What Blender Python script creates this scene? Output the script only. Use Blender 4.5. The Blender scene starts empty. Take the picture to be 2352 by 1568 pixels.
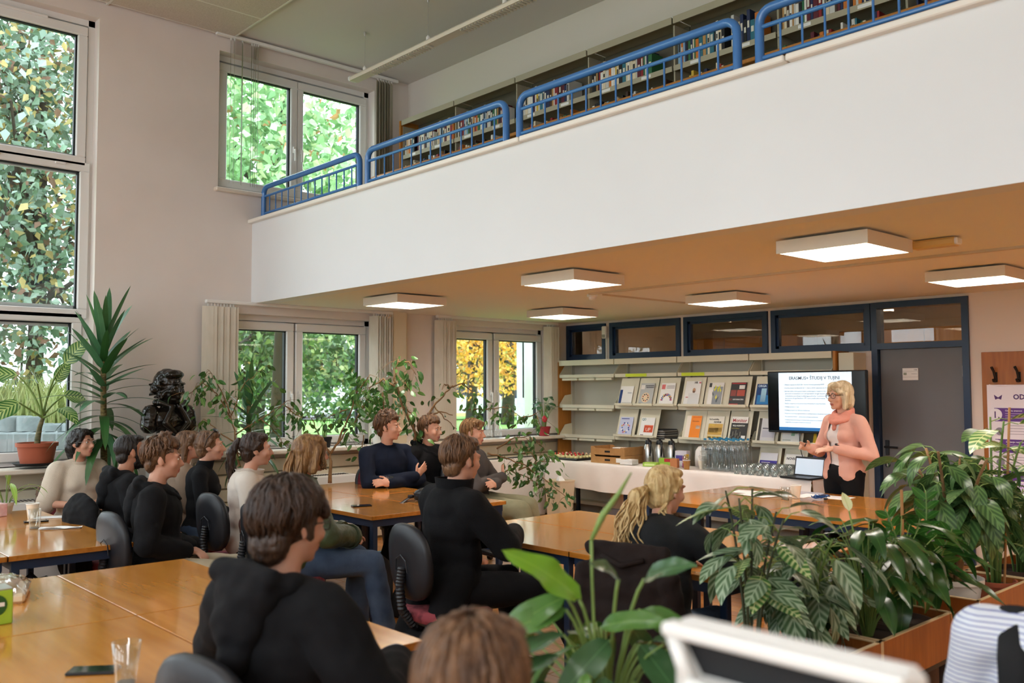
import bpy, bmesh, math, random
import numpy as np
from mathutils import Vector, Matrix, Euler, noise as mnoise
random.seed(7)
SC = bpy.context.scene
COL = SC.collection
# ---------------------------------------------------------------- camera
F_PX, CXP, CYP, CAM_H = 2059.0, 1176.0, 784.0, 1.65      # focal length in pixels of the 2352 px wide frame
_a = -np.array([-710-CXP, 900-CYP, F_PX]); _a /= np.linalg.norm(_a)
_b = np.array([3430-CXP, 884-CYP, F_PX]); _b /= np.linalg.norm(_b)
_m = _a+_b; _m /= np.linalg.norm(_m)
_n = _a-_b; _n -= _m*(_n@_m); _n /= np.linalg.norm(_n)
_a = (_m+_n)/2**.5; _b = (_m-_n)/2**.5
RCAM = np.stack([_a, _b, np.cross(_a, _b)], 1)             # camera (x right, y down, z forward) = RCAM @ world
CAMP = np.array([0, 0, CAM_H])
def ray(u, v): return RCAM.T @ np.array([(u-CXP)/F_PX, (v-CYP)/F_PX, 1.0])
def onz(u, v, z): d = ray(u, v); return Vector(CAMP+(z-CAM_H)/d[2]*d)   # pixel -> point on a level surface
def onx(u, v, x): d = ray(u, v); return Vector(CAMP+x/d[0]*d)
def ony(u, v, y): d = ray(u, v); return Vector(CAMP+y/d[1]*d)
def atd(u, v, t): return Vector(CAMP+t*ray(u, v))
cam = bpy.data.cameras.new('camera'); camo = bpy.data.objects.new('camera', cam); COL.objects.link(camo)
_R = RCAM.T @ np.diag([1, -1, -1])
camo.matrix_world = Matrix([[*_R[i], CAMP[i]] for i in range(3)]+[[0, 0, 0, 1]])
cam.sensor_width = 36.0; cam.lens = F_PX/2352*36.0; cam.clip_start = .05; cam.clip_end = 400
cam.dof.use_dof = True; cam.dof.focus_distance = 7.2; cam.dof.aperture_fstop = 2.6
SC.camera = camo
# ---------------------------------------------------------------- sky, exposure
w = bpy.data.worlds.new('overcast_sky'); SC.world = w; w.use_nodes = True
wn = w.node_tree.nodes; wb = wn['Background']
wb.inputs['Color'].default_value = (.86, .93, 1.0, 1); wb.inputs['Strength'].default_value = 5.2
SC.view_settings.view_transform = 'Standard'; SC.view_settings.look = 'None'
SC.view_settings.exposure = 0.15; SC.view_settings.gamma = 1; SC.view_settings.use_curve_mapping = False
cy = SC.cycles
cy.use_denoising = True; cy.max_bounces = 10; cy.diffuse_bounces = 6; cy.glossy_bounces = 4
cy.transmission_bounces = 8; cy.transparent_max_bounces = 16; cy.sample_clamp_indirect = 6; cy.caustics_reflective = False; cy.caustics_refractive = False
LAMP = 26.0                                                # ceiling lamp emission
def lamp_colour(): return (1.0, .93, .84)
# ---------------------------------------------------------------- materials
def lin(h):
    if isinstance(h, str):
        c = [int(h[i:i+2], 16)/255 for i in (0, 2, 4)]
    else: c = [x/255 for x in h]
    return tuple(x/12.92 if x <= .04045 else ((x+.055)/1.055)**2.4 for x in c)
MATS = {}
def mat(name, col='808080', rough=.6, metal=0, col2=None, scale=8, stretch=(1,1,1), detail=4, bump=0, bscale=None, spec=.5,
        emit=0, ecol=None, coat=0, trans=0, ior=1.45, alpha=1, coords='Object', sheen=0, subs=0, contrast=1.0):
    if name in MATS: return MATS[name]
    m = bpy.data.materials.new(name); m.use_nodes = True; MATS[name] = m
    nt = m.node_tree; n = nt.nodes; L = nt.links; p = n['Principled BSDF']
    p.inputs['Base Color'].default_value = (*lin(col), 1); p.inputs['Roughness'].default_value = rough
    p.inputs['Metallic'].default_value = metal; p.inputs['Specular IOR Level'].default_value = spec
    p.inputs['Coat Weight'].default_value = coat; p.inputs['Coat Roughness'].default_value = .08
    p.inputs['Transmission Weight'].default_value = trans; p.inputs['IOR'].default_value = ior
    p.inputs['Alpha'].default_value = alpha; p.inputs['Sheen Weight'].default_value = sheen
    if subs: p.inputs['Subsurface Weight'].default_value = subs; p.inputs['Subsurface Radius'].default_value = (.01, .004, .002)
    if emit:
        p.inputs['Emission Color'].default_value = (*(ecol or lin(col)), 1); p.inputs['Emission Strength'].default_value = emit
    if col2 or bump:
        tc = n.new('ShaderNodeTexCoord'); mp = n.new('ShaderNodeMapping'); mp.inputs['Scale'].default_value = stretch
        L.new(tc.outputs[coords], mp.inputs['Vector'])
    if col2:
        nz = n.new('ShaderNodeTexNoise'); nz.inputs['Scale'].default_value = scale; nz.inputs['Detail'].default_value = detail
        L.new(mp.outputs['Vector'], nz.inputs['Vector'])
        rp = n.new('ShaderNodeValToRGB'); k = .22/contrast
        rp.color_ramp.elements[0].position = .5-k; rp.color_ramp.elements[1].position = .5+k
        rp.color_ramp.elements[0].color = (*lin(col), 1); rp.color_ramp.elements[1].color = (*lin(col2), 1)
        L.new(nz.outputs['Fac'], rp.inputs['Fac']); L.new(rp.outputs['Color'], p.inputs['Base Color'])
    if bump:
        nb = n.new('ShaderNodeTexNoise'); nb.inputs['Scale'].default_value = bscale or scale; nb.inputs['Detail'].default_value = 5
        L.new(mp.outputs['Vector'], nb.inputs['Vector'])
        bp = n.new('ShaderNodeBump'); bp.inputs['Strength'].default_value = bump; bp.inputs['Distance'].default_value = .02
        L.new(nb.outputs['Fac'], bp.inputs['Height']); L.new(bp.outputs['Normal'], p.inputs['Normal'])
    return m
def glass_mat(name, tint=(1, 1, 1), refl=1.0, base=.05):
    if name in MATS: return MATS[name]
    m = bpy.data.materials.new(name); m.use_nodes = True; MATS[name] = m
    nt = m.node_tree; n = nt.nodes; L = nt.links; n.remove(n['Principled BSDF'])
    out = n['Material Output']; tr = n.new('ShaderNodeBsdfTransparent'); tr.inputs['Color'].default_value = (*tint, 1)
    gl = n.new('ShaderNodeBsdfGlossy'); gl.inputs['Roughness'].default_value = .01; gl.inputs['Color'].default_value = (refl,)*3+(1,)
    lw = n.new('ShaderNodeLayerWeight'); lw.inputs['Blend'].default_value = .5
    pw = n.new('ShaderNodeMath'); pw.operation = 'POWER'; pw.inputs[1].default_value = 4.5; L.new(lw.outputs['Facing'], pw.inputs[0])
    fr = n.new('ShaderNodeMapRange'); fr.inputs['To Min'].default_value = base; fr.inputs['To Max'].default_value = 1.0; L.new(pw.outputs[0], fr.inputs['Value'])
    mx = n.new('ShaderNodeMixShader'); L.new(fr.outputs[0], mx.inputs[0]); L.new(tr.outputs[0], mx.inputs[1]); L.new(gl.outputs[0], mx.inputs[2])
    L.new(mx.outputs[0], out.inputs['Surface'])
    return m
def wood_mat(name, c1, c2, rough=.35, axis=0, scale=3.0, coat=0, stretchf=12, bump=.03):
    if name in MATS: return MATS[name]
    st = [stretchf]*3; st[axis] = 1
    m = mat(name, c1, rough, col2=c2, scale=scale, stretch=st, detail=6, coat=coat, bump=bump)
    return m
# ---------------------------------------------------------------- mesh building
def rotm(rx=0, ry=0, rz=0): return Euler((rx, ry, rz)).to_matrix()
def align(d, up=(0, 0, 1)):
    """matrix whose z column is d"""
    d = Vector(d).normalized(); u = Vector(up)
    if abs(d.dot(u)) > .98: u = Vector((0, 1, 0))
    x = u.cross(d).normalized(); y = d.cross(x)
    return Matrix((x, y, d)).transposed()
class MB:
    def __init__(s): s.v = []; s.f = []; s.mi = []
    def add(s, vs, fs, mi=0):
        o = len(s.v); s.v += [tuple(v) for v in vs]; s.f += [tuple(i+o for i in f) for f in fs]; s.mi += [mi]*len(fs); return s
    def box(s, c, d, R=None, mi=0, taper=1.0):
        x, y, z = d[0]/2, d[1]/2, d[2]/2; t = taper
        vs = [(-x,-y,-z),(x,-y,-z),(x,y,-z),(-x,y,-z),(-x*t,-y*t,z),(x*t,-y*t,z),(x*t,y*t,z),(-x*t,y*t,z)]
        c = Vector(c)
        vs = [(R@Vector(v) if R else Vector(v))+c for v in vs]
        return s.add(vs, [(3,2,1,0),(4,5,6,7),(0,1,5,4),(1,2,6,5),(2,3,7,6),(3,0,4,7)], mi)
    def b2(s, a, b, mi=0):
        return s.box([(a[i]+b[i])/2 for i in range(3)], [abs(b[i]-a[i]) for i in range(3)], mi=mi)
    def bbox(s, c, d, bev=.005, R=None, mi=0):
        """box with chamfered edges"""
        h = [max(q/2, 1e-4) for q in d]; b = min(bev, *[q*.49 for q in h]); vs = []; c = Vector(c)
        idx = {}
        for sx in (-1, 1):
            for sy in (-1, 1):
                for sz in (-1, 1):
                    for k in range(3):
                        p = [sx*(h[0]-b), sy*(h[1]-b), sz*(h[2]-b)]; p[k] = (sx, sy, sz)[k]*h[k]
                        idx[(sx, sy, sz, k)] = len(vs); vs.append((R@Vector(p) if R else Vector(p))+c)
        fs = []
        def q(l): fs.append(tuple(l))
        for k in range(3):
            i, j = (k+1) % 3, (k+2) % 3
            for sg in (-1, 1):
                l = []
                for a, bb in ((-1,-1),(1,-1),(1,1),(-1,1)):
                    t = [0]*3; t[k] = sg; t[i] = a; t[j] = bb; l.append(idx[(*t, k)])
                q(l if sg > 0 else l[::-1])
        for k in range(3):                       # edges along axis k
            i, j = (k+1) % 3, (k+2) % 3
            for a in (-1, 1):
                for bb in (-1, 1):
                    def I(e, ax):
                        t = [0]*3; t[k] = e; t[i] = a; t[j] = bb; return idx[(*t, ax)]
                    l = [I(-1, i), I(1, i), I(1, j), I(-1, j)]
                    q(l if a*bb < 0 else l[::-1])
        for sx in (-1, 1):
            for sy in (-1, 1):
                for sz in (-1, 1):
                    l = [idx[(sx, sy, sz, k)] for k in range(3)]
                    q(l if sx*sy*sz > 0 else l[::-1])
        return s.add(vs, fs, mi)
    def tube(s, pts, r, n=10, mi=0, cap=True, flat=1.0, up=(0, 0, 1)):
        pts = [Vector(p) for p in pts]; rs = r if isinstance(r, (list, tuple)) else [r]*len(pts)
        vs = []; fs = []; N = len(pts); prev = None
        for i, p in enumerate(pts):
            t = (pts[min(i+1, N-1)]-pts[max(i-1, 0)])
            t = t.normalized() if t.length > 1e-9 else Vector((0, 0, 1))
            if prev is None:
                u = Vector(up)
                if abs(u.dot(t)) > .95: u = Vector((1, 0, 0))
                x = u.cross(t).normalized()
            else:
                x = prev-t*prev.dot(t)
                x = x.normalized() if x.length > 1e-6 else prev
            prev = x; y = t.cross(x)
            for k in range(n):
                a = 2*math.pi*k/n
                vs.append(p+x*math.cos(a)*rs[i]+y*math.sin(a)*rs[i]*flat)
        for i in range(N-1):
            for k in range(n):
                a, b = i*n+k, i*n+(k+1) % n
                fs.append((a, b, b+n, a+n))
        if cap: fs.append(tuple(range(n))[::-1]); fs.append(tuple(range((N-1)*n, N*n)))
        return s.add(vs, fs, mi)
    def cyl(s, p0, p1, r0, r1=None, n=16, mi=0, cap=True): return s.tube([p0, p1], [r0, r0 if r1 is None else r1], n, mi, cap)
    def lathe(s, prof, n=24, c=(0, 0, 0), mi=0, R=None, cap=True, sx=1, sy=1):
        vs = []; fs = []; c = Vector(c)
        for r, z in prof:
            for k in range(n):
                a = 2*math.pi*k/n; v = Vector((r*math.cos(a)*sx, r*math.sin(a)*sy, z)); vs.append((R@v if R else v)+c)
        for i in range(len(prof)-1):
            for k in range(n):
                a, b = i*n+k, i*n+(k+1) % n; fs.append((a, b, b+n, a+n))
        if cap:
            if prof[0][0] > 1e-5: fs.append(tuple(range(n))[::-1])
            if prof[-1][0] > 1e-5: fs.append(tuple(range((len(prof)-1)*n, len(prof)*n)))
        return s.add(vs, fs, mi)
    def ell(s, c, r, R=None, n=14, m=9, mi=0):
        vs = []; fs = []; c = Vector(c)
        for i in range(m+1):
            th = math.pi*i/m
            for k in range(n):
                a = 2*math.pi*k/n; v = Vector((r[0]*math.sin(th)*math.cos(a), r[1]*math.sin(th)*math.sin(a), -r[2]*math.cos(th)))
                vs.append((R@v if R else v)+c)
        for i in range(m):
            for k in range(n):
                a, b = i*n+k, i*n+(k+1) % n; fs.append((a, b, b+n, a+n))
        return s.add(vs, fs, mi)
    def grid(s, fn, nu, nv, mi=0, closeu=False):
        vs = [fn(i/nu, j/nv) for j in range(nv+1) for i in range(nu+1)]
        fs = [(j*(nu+1)+i, j*(nu+1)+i+1, (j+1)*(nu+1)+i+1, (j+1)*(nu+1)+i) for j in range(nv) for i in range(nu)]
        return s.add(vs, fs, mi)
    def prism(s, poly, z0, z1, R=None, c=(0, 0, 0), mi=0):
        n = len(poly); c = Vector(c)
        vs = [Vector((x, y, z0)) for x, y in poly]+[Vector((x, y, z1)) for x, y in poly]
        vs = [(R@v if R else v)+c for v in vs]
        return s.add(vs, [tuple(range(n))[::-1], tuple(range(n, 2*n))]+[(i, (i+1) % n, n+(i+1) % n, n+i) for i in range(n)], mi)
    def mesh(s, name, mats, smooth=False):
        me = bpy.data.meshes.new(name); me.from_pydata(s.v, [], s.f)
        for m in (mats if isinstance(mats, (list, tuple)) else [mats]): me.materials.append(m)
        if any(s.mi): me.polygons.foreach_set('material_index', s.mi)
        if smooth:
            me.polygons.foreach_set('use_smooth', [True]*len(me.polygons))
            if smooth == 'auto': me.set_sharp_from_angle(angle=.6)
        me.update(); return me
    def build(s, name, mats, parent=None, smooth=False, loc=None, rot=None):
        return link(name, s.mesh(name, mats, smooth), parent, loc, rot)
def link(name, me, parent=None, loc=None, rot=None, scale=None):
    o = bpy.data.objects.new(name, me); COL.objects.link(o)
    if parent is not None: o.parent = parent
    if loc is not None: o.location = loc
    if rot is not None: o.rotation_euler = rot
    if scale is not None: o.scale = scale if hasattr(scale, '__len__') else (scale,)*3
    return o
def tag(o, label, cat, group=None, kind=None):
    if label: o['label'] = label
    if cat: o['category'] = cat
    if group: o['group'] = group
    if kind: o['kind'] = kind
    return o
def thing(name, label, cat, loc=(0, 0, 0), rz=0, group=None):
    o = link(name, None, None, loc, (0, 0, rz)); o.empty_display_size = .1
    return tag(o, label, cat, group)
def struct(o): o['kind'] = 'structure'; return o
def copy_tree(o, parent=None):
    c = o.copy(); COL.objects.link(c)
    if parent is not None: c.parent = parent
    for ch in list(o.children): copy_tree(ch, c)
    return c
def M4(R, t): return Matrix.Translation(Vector(t)) @ (R.to_4x4() if R else Matrix())
def lerp(a, b, t): return a+(b-a)*t
def sub_smooth(o, lv=1):
    md = o.modifiers.new('subd', 'SUBSURF'); md.levels = lv; md.render_levels = lv; return o
FONT = None
def text_mesh(txt, size, m, name, parent, loc, R, align_x='LEFT', ext=.0008, bold=0, space=1.0):
    cu = bpy.data.curves.new(name, 'FONT'); cu.body = txt; cu.size = size; cu.align_x = align_x; cu.extrude = ext; cu.offset = bold
    cu.space_character = space; cu.resolution_u = 2
    o = bpy.data.objects.new(name, cu)
    me = bpy.data.meshes.new_from_object(o)
    bpy.data.objects.remove(o); bpy.data.curves.remove(cu)
    me.materials.clear(); me.materials.append(m)
    t = link(name, me, parent); t.matrix_local = M4(R, loc); return t
# ---------------------------------------------------------------- the room
XW, YB, YF, ZS, ZC, YU, CAPZ = -8.5, 8.8, 4.18, 2.53, 5.24, 6.13, 3.38
XR, Y0 = 3.6, -4.2
M_wall = mat('wall_paint', 'e4dcd6', .85, col2='ddd4cd', scale=1.5, bump=.02, bscale=60)
M_white = mat('white_paint', 'e6e7e8', .8, col2='e0e1e2', scale=.8)
M_ceil = mat('ceiling_paint', 'e9e4dc', .9)
M_pvc = mat('window_plastic', 'e4e4e2', .35)
M_gask = mat('gasket', '14181c', .5)
M_glass = glass_mat('pane_glass', (.93, .96, .96))
M_sill = mat('sill_board', 'ddd3c4', .4)
M_blind = mat('blind_fabric', 'd9d2c3', .85, col2='cfc7b6', scale=30, stretch=(1, 1, .2))
M_blindd = mat('blind_fabric_grey', 'b9b6a6', .85)
M_navy = mat('navy_frame', '1d3350', .35)
M_rail = mat('blue_rail', '3f76b4', .22, coat=.4)
M_steelblue = mat('table_steel', '1c2b42', .4)
M_alu = mat('aluminium', 'c8c8c4', .35, metal=.8)
M_black = mat('black_plastic', '15161a', .35)
M_blackm = mat('black_matt', '101114', .7)
M_whitepl = mat('white_plastic', 'e9e8e4', .4)
M_cream = mat('cream_steel', 'ddd8c2', .45)
M_greyback = mat('shelf_back_panel', 'bdb9ab', .6)
M_ply = wood_mat('shelf_wood', 'b97b33', 'a56a27', .45, axis=2, scale=4)
M_plyd = wood_mat('planter_wood', '9c5a22', '86491a', .42, axis=2, scale=5)
M_plyedge = mat('planter_edge', 'd9bf93', .5)
M_table = wood_mat('table_wood', 'd08f3f', 'b8772c', .16, axis=0, scale=1.6, coat=.55, stretchf=9, bump=0)
M_tedge = wood_mat('table_edge', 'b9772f', 'a0621f', .25, axis=0, scale=3, coat=.3)
def wall_with_holes(name, m, u0, u1, z0, z1, holes, place, depth):
    """wall in the (u,z) plane; place(u, d, z) -> xyz with d in 0..depth going out of the room"""
    us = sorted({u0, u1, *[h[0] for h in holes], *[h[1] for h in holes]}); us = [u for u in us if u0 <= u <= u1]
    mb = MB()
    for i in range(len(us)-1):
        c = (us[i]+us[i+1])/2
        hs = sorted([h for h in holes if h[0] < c < h[1]], key=lambda h: h[2]); z = z0
        for h in hs:
            if h[2] > z: mb.b2(place(us[i], 0, z), place(us[i+1], depth, h[2]))
            z = h[3]
        if z < z1: mb.b2(place(us[i], 0, z), place(us[i+1], depth, z1))
    return struct(mb.build(name, m))
HA = (-.1, 2.66, 1.0, 5.065); HA2 = (-3.6, -.9, 1.0, 5.065)
HB = (3.81, 5.66, 3.66, 5.06); HC = (3.95, 5.68, 1.04, 2.42); HD = (6.76, 8.42, 1.04, 2.43)
wall_left = wall_with_holes('wall_left', M_wall, Y0-.3, YB+.3, 0, ZC+.2, [HA, HA2, HB, HC, HD], lambda u, d, z: (XW-d, u, z), .21)
# far wall with clerestory windows and the door
clere = []
_px = [(1302, 1393, 748, 822), (1401, 1565, 738, 822), (1571, 1766, 722, 817), (1771, 2003, 702, 811)]
for a, b, c, d in _px:
    p, q = ony(a, c, YB), ony(b, d, YB); clere.append((round(p.x, 3), round(q.x, 3)))
CZ0, CZ1 = 2.02, 2.50
DOOR = (ony(2007, 900, YB).x, ony(2231, 900, YB).x)         # outer frame of the door set
holes_b = [(a, b, CZ0, CZ1) for a, b in clere]+[(DOOR[0], DOOR[1], 0, 2.505)]
wall_back = wall_with_holes('wall_back', mat('wall_paint_back', 'e3d6ca', .85), XW-.34, XR+.3, 0, ZS+.02, holes_b, lambda u, d, z: (u, YB+d, z), .16)
struct(MB().b2((XR, Y0-.3, 0), (XR+.3, YB+.3, ZC+.2)).build('wall_right', M_wall))
HF_ADDED = [(-7.4, -4.6, 1.0, 5.0), (-3.8, -1.0, 1.0, 5.0), (-.2, 2.6, 1.0, 5.0)]  # openings added in the unseen front wall for their daylight
wall_with_holes('wall_front', M_wall, XW-.21, XR+.3, 0, ZC+.2, HF_ADDED, lambda u, d, z: (u, Y0-d, z), .21)
# gallery: slab, parapet, upper rear wall
struct(MB().b2((XW, YF+.16, ZS), (XR, YB, ZS+.22)).build('ceiling_lower', M_ceil))
struct(MB().b2((XW, YF, ZS-.004), (XR, YF+.16, CAPZ-.035)).build('trim_1_parapet', M_white))
mb = MB()
for i in range(6):                                           # coping boards along the parapet
    a, b = XW+.0+i*2.03, min(XW+2.02+i*2.03, XR)
    mb = MB().bbox(((a+b)/2, YF+.075, CAPZ-.018), (b-a, .25, .036), .006)
    o = struct(mb.build('trim_2_coping', mat('coping_paint', 'ece6dc', .5))) if i == 0 else None
    if i == 0: coping = o
    else: mb.build('coping_board', MATS['coping_paint'], coping)
struct(MB().b2((XW-.34, YU, ZS+.2), (XR+.3, YU+.3, ZC+.2)).build('wall_upper_back', mat('upper_wall_paint', 'd9d3c9', .85)))
struct(MB().b2((XW-.34, Y0-.3, ZC), (XR+.3, YU+.3, ZC+.25)).build('ceiling_upper', mat('upper_ceiling_paint', 'd8d6d2', .9)))
# acoustic ceiling tiles in front of the gallery
M_tile = mat('acoustic_tile', 'cfc6bb', .95, col2='bdb3a7', scale=90, detail=2, bump=.15, bscale=120)
M_tgrid = mat('tile_grid', 'e0dbd2', .5)
tile_grid = MB(); TW, TL, TY1 = .605, 1.21, 3.93
for i in range(20): tile_grid.box((XW+.06+i*TW, (Y0+TY1)/2, ZC-.028), (.018, TY1-Y0, .02))
for j in range(8): tile_grid.box(((XW+XR)/2, TY1-j*TL, ZC-.0285), (XR-XW, .018, .021))
tg = struct(tile_grid.build('trim_3_tile_grid', M_tgrid))
tm = MB().bbox((0, 0, 0), (TW-.02, TL-.02, .03), .003).mesh('ceiling_tile', M_tile)
for i in range(19):
    for j in range(6):
        if i < 14: link('ceiling_tile', tm, tg, (XW+.06+(i+.5)*TW, TY1-(j+.5)*TL, ZC-.022))
# ---------------------------------------------------------------- floor
M_fl = [wood_mat('parquet_%d' % i, a, b, .3, axis=0, scale=2.2, coat=.25, stretchf=14) for i, (a, b) in enumerate([('c98a40', 'b3732c'), ('bd7c34', 'a66a26'), ('d39a50', 'bf8138'), ('b57430', '9c6222')])]
fl = struct(MB().b2((XW-.3, Y0, -.2), (XR, YB+.3, -.012)).build('floor', mat('joint_dark', '5a3818', .7)))
rng = random.Random(3); PW, PL = .12, 1.2
pm = [MB().bbox((0, 0, -.01), (PL-.004, PW-.003, .02), .0015).mesh('plank', m) for m in M_fl]
rest = MB(); nrow = int((YB-Y0)/PW)
npl = 0
for r in range(nrow):
    y = Y0+(r+.5)*PW; off = rng.random()*PL
    k = -1
    while True:
        x = XW+off+k*PL; k += 1
        if x-PL/2 > XR: break
        if x+PL/2 < XW: continue
        mi = rng.randrange(4)
        if -7.4 < x < -1.0 and 2.2 < y < 7.2 and npl < 300:
            link('plank', pm[mi], fl, (x, y, rng.uniform(-.0006, .0006))); npl += 1
        else:
            a, b = max(x-PL/2+.002, XW), min(x+PL/2-.002, XR)
            if b-a > .03: rest.b2((a, y-PW/2+.0015, -.012), (b, y+PW/2-.0015, 0), mi)
o = rest.build('plank_field', M_fl, fl); o['kind'] = 'stuff'
# ---------------------------------------------------------------- windows in the left wall
def casement(name, hole, cells, xg=-8.66, kinds=None, handle=True):
    """window set in the left wall: outer frame, one sash and pane per cell. cells = [(y0,y1,z0,z1)] are the glass sizes"""
    y0, y1, z0, z1 = hole
    f = MB(); t = .055
    for a, b in (((y0, z0), (y1, z0+t)), ((y0, z1-t), (y1, z1)), ((y0, z0), (y0+t, z1)), ((y1-t, z0), (y1, z1))):
        f.b2((xg-.03, a[0], a[1]), (xg+.03, b[0], b[1]))
    cy_, cz_ = sorted({c[0] for c in cells}), sorted({c[2] for c in cells})
    for a, b, c, d in cells:                                 # rebate strips behind the sashes
        for p, q in (((a-.16, c-.16), (b+.16, c-.04)), ((a-.16, d+.04), (b+.16, d+.16)), ((a-.16, c-.1), (a-.04, d+.1)), ((b+.04, c-.1), (b+.16, d+.1))):
            f.b2((xg-.028, max(p[0], y0), max(p[1], z0)), (xg-.012, min(q[0], y1), min(q[1], z1)))
    root = struct(f.build(name, M_pvc))
    for (a, b, c, d) in cells:
        s = MB(); w = .085
        for p, q in (((a-w, c-w), (b+w, c)), ((a-w, d), (b+w, d+w)), ((a-w, c), (a, d)), ((b, c), (b+w, d))):
            s.bbox((xg+.02, (p[0]+q[0])/2, (p[1]+q[1])/2), (.075, abs(q[0]-p[0]), abs(q[1]-p[1])), .008)
        so = s.build('sash', M_pvc, root)
        g = MB(); e = .012
        for p, q in (((a-e, c-e), (b+e, c+.004)), ((a-e, d-.012), (b+e, d+e)), ((a-e, c), (a+.006, d)), ((b-.016, c), (b+e, d))):
            g.b2((xg-.01, p[0], p[1]), (xg+.028, q[0], q[1]))
        g.build('gasket', M_gask, so)
        MB().b2((xg-.004, a-.005, c-.005), (xg+.004, b+.005, d+.005)).build('pane', M_glass, so)
    rv = MB(); 
    return root
hx = -8.66
wA = casement('window_1', HA, [(1.30, 2.51, 3.78, 4.905), (1.30, 2.55, 2.385, 3.645), (1.30, 2.51, 1.12, 2.26),
                               (.06, 1.05, 3.78, 4.905), (.06, 1.05, 2.385, 3.645), (.06, 1.05, 1.12, 2.26)])
for yy in (2.3, 1.9, 2.32):
    pass
hg = MB()
for y, z in ((2.38, 3.69), (1.85, 3.69)): hg.bbox((hx+.065, y, z), (.03, .09, .022), .006)
hg.build('hinge', M_pvc, wA)
MB().bbox((hx+.06, 2.0, 4.99), (.03, .5, .025), .006).build('vent_strip', M_pvc, wA)
casement('window_5', HA2, [(-3.45, -1.05, 3.78, 4.905), (-3.45, -1.05, 2.385, 3.645), (-3.45, -1.05, 1.12, 2.26)])
wB = casement('window_2', HB, [(3.945, 4.665, 3.79, 4.895), (4.815, 5.535, 3.79, 4.895)])
wC = casement('window_3', HC, [(4.05, 4.64, 1.15, 2.27), (4.83, 5.54, 1.15, 2.27)])
wD = casement('window_4', HD, [(6.88, 7.45, 1.13, 2.275), (7.65, 8.32, 1.13, 2.275)])
def win_handle(par, y, z):
    h = MB().bbox((hx+.07, y, z), (.02, .03, .07), .006); h.bbox((hx+.1, y, z-.06), (.018, .02, .13), .006); h.cyl((hx+.06, y, z), (hx+.1, y, z), .009)
    h.build('handle', M_whitepl, par)
for p, ys, z in ((wB, (4.70, 4.78), 4.22), (wC, (4.69, 4.785), 1.6), (wD, (7.50, 7.6), 1.6)):
    for y in ys: win_handle(p, y, z)
def sill(y0, y1, z, d=.22, par=None, nm='trim_4_sill'):
    return struct(MB().bbox((XW-.06+d/2, (y0+y1)/2, z), (d+.12, y1-y0, .04), .008).build(nm, M_sill))
sill(-.2, 2.72, 1.0-.02, .3); sill(-3.7, -.8, .98, .26); sill(3.77, 5.72, 3.645, .06, nm='trim_5_sill'); sill(3.6, 8.75, 1.02, .24, nm='trim_6_sill')
for h in (HA, HA2, HB, HC, HD):                              # light portals in the window openings
    l = bpy.data.lights.new('portal', 'AREA'); l.shape = 'RECTANGLE'; l.size = h[1]-h[0]; l.size_y = h[3]-h[2]; l.cycles.is_portal = True
    o = bpy.data.objects.new('window_portal', l); COL.objects.link(o)
    o.matrix_world = Matrix.Translation((XW-.215, (h[0]+h[1])/2, (h[2]+h[3])/2)) @ Euler((0, -math.pi/2, 0)).to_matrix().to_4x4() @ Euler((0, 0, math.pi/2)).to_matrix().to_4x4()
for i, h in enumerate(HF_ADDED):                                   # unseen windows added behind the camera to brighten the hall
    f = MB(); a, b, c, d = h
    for k in (a, (a+b)/2-.05, b-.1): f.b2((k, Y0-.16, c), (k+.1, Y0-.08, d))
    for k in (c, 2.3, 3.65, d-.1): f.b2((a, Y0-.155, k), (b, Y0-.085, k+.1))
    fr_ = struct(f.build('window_%d' % (20+i), M_pvc)); MB().add([(a, Y0-.12, c), (b, Y0-.12, c), (b, Y0-.12, d), (a, Y0-.12, d)], [(3, 2, 1, 0)]).build('pane', M_glass, fr_)
    l = bpy.data.lights.new('portal', 'AREA'); l.shape = 'RECTANGLE'; l.size = b-a; l.size_y = d-c; l.cycles.is_portal = True
    o = bpy.data.objects.new('window_portal', l); COL.objects.link(o); o.matrix_world = Matrix.Translation(((a+b)/2, Y0-.2, (c+d)/2)) @ Euler((math.pi/2, 0, 0)).to_matrix().to_4x4()
# panelling and convectors below the windows
M_panel = mat('panel_cream', 'd6cdb6', .55)
for (a, b, nm) in ((-3.8, 2.75, 'trim_7_panel'), (3.6, 8.78, 'trim_8_panel')):
    r = struct(MB().b2((XW, a, .0), (XW+.03, b, .95)).build(nm, mat('panel_joint', '8f866f', .8)))
    for z0, z1 in ((.82, .95), (.68, .81), (.55, .67), (.30, .54), (.02, .29)):
        n = 4
        for i in range(n):
            y0, y1 = a+(b-a)*i/n, a+(b-a)*(i+1)/n
            MB().bbox((XW+.036, (y0+y1)/2, (z0+z1)/2), (.03, y1-y0-.006, z1-z0-.008), .003).build('panel', M_panel, r)
# pilaster between the two lower windows
struct(MB().b2((XW, 5.86, 0), (XW+.1, 6.04, ZS)).b2((XW, 5.80, 0), (XW+.06, 6.08, ZS)).build('trim_9_pilaster', mat('pilaster_paint', 'ddd0b4', .6)))
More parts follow.
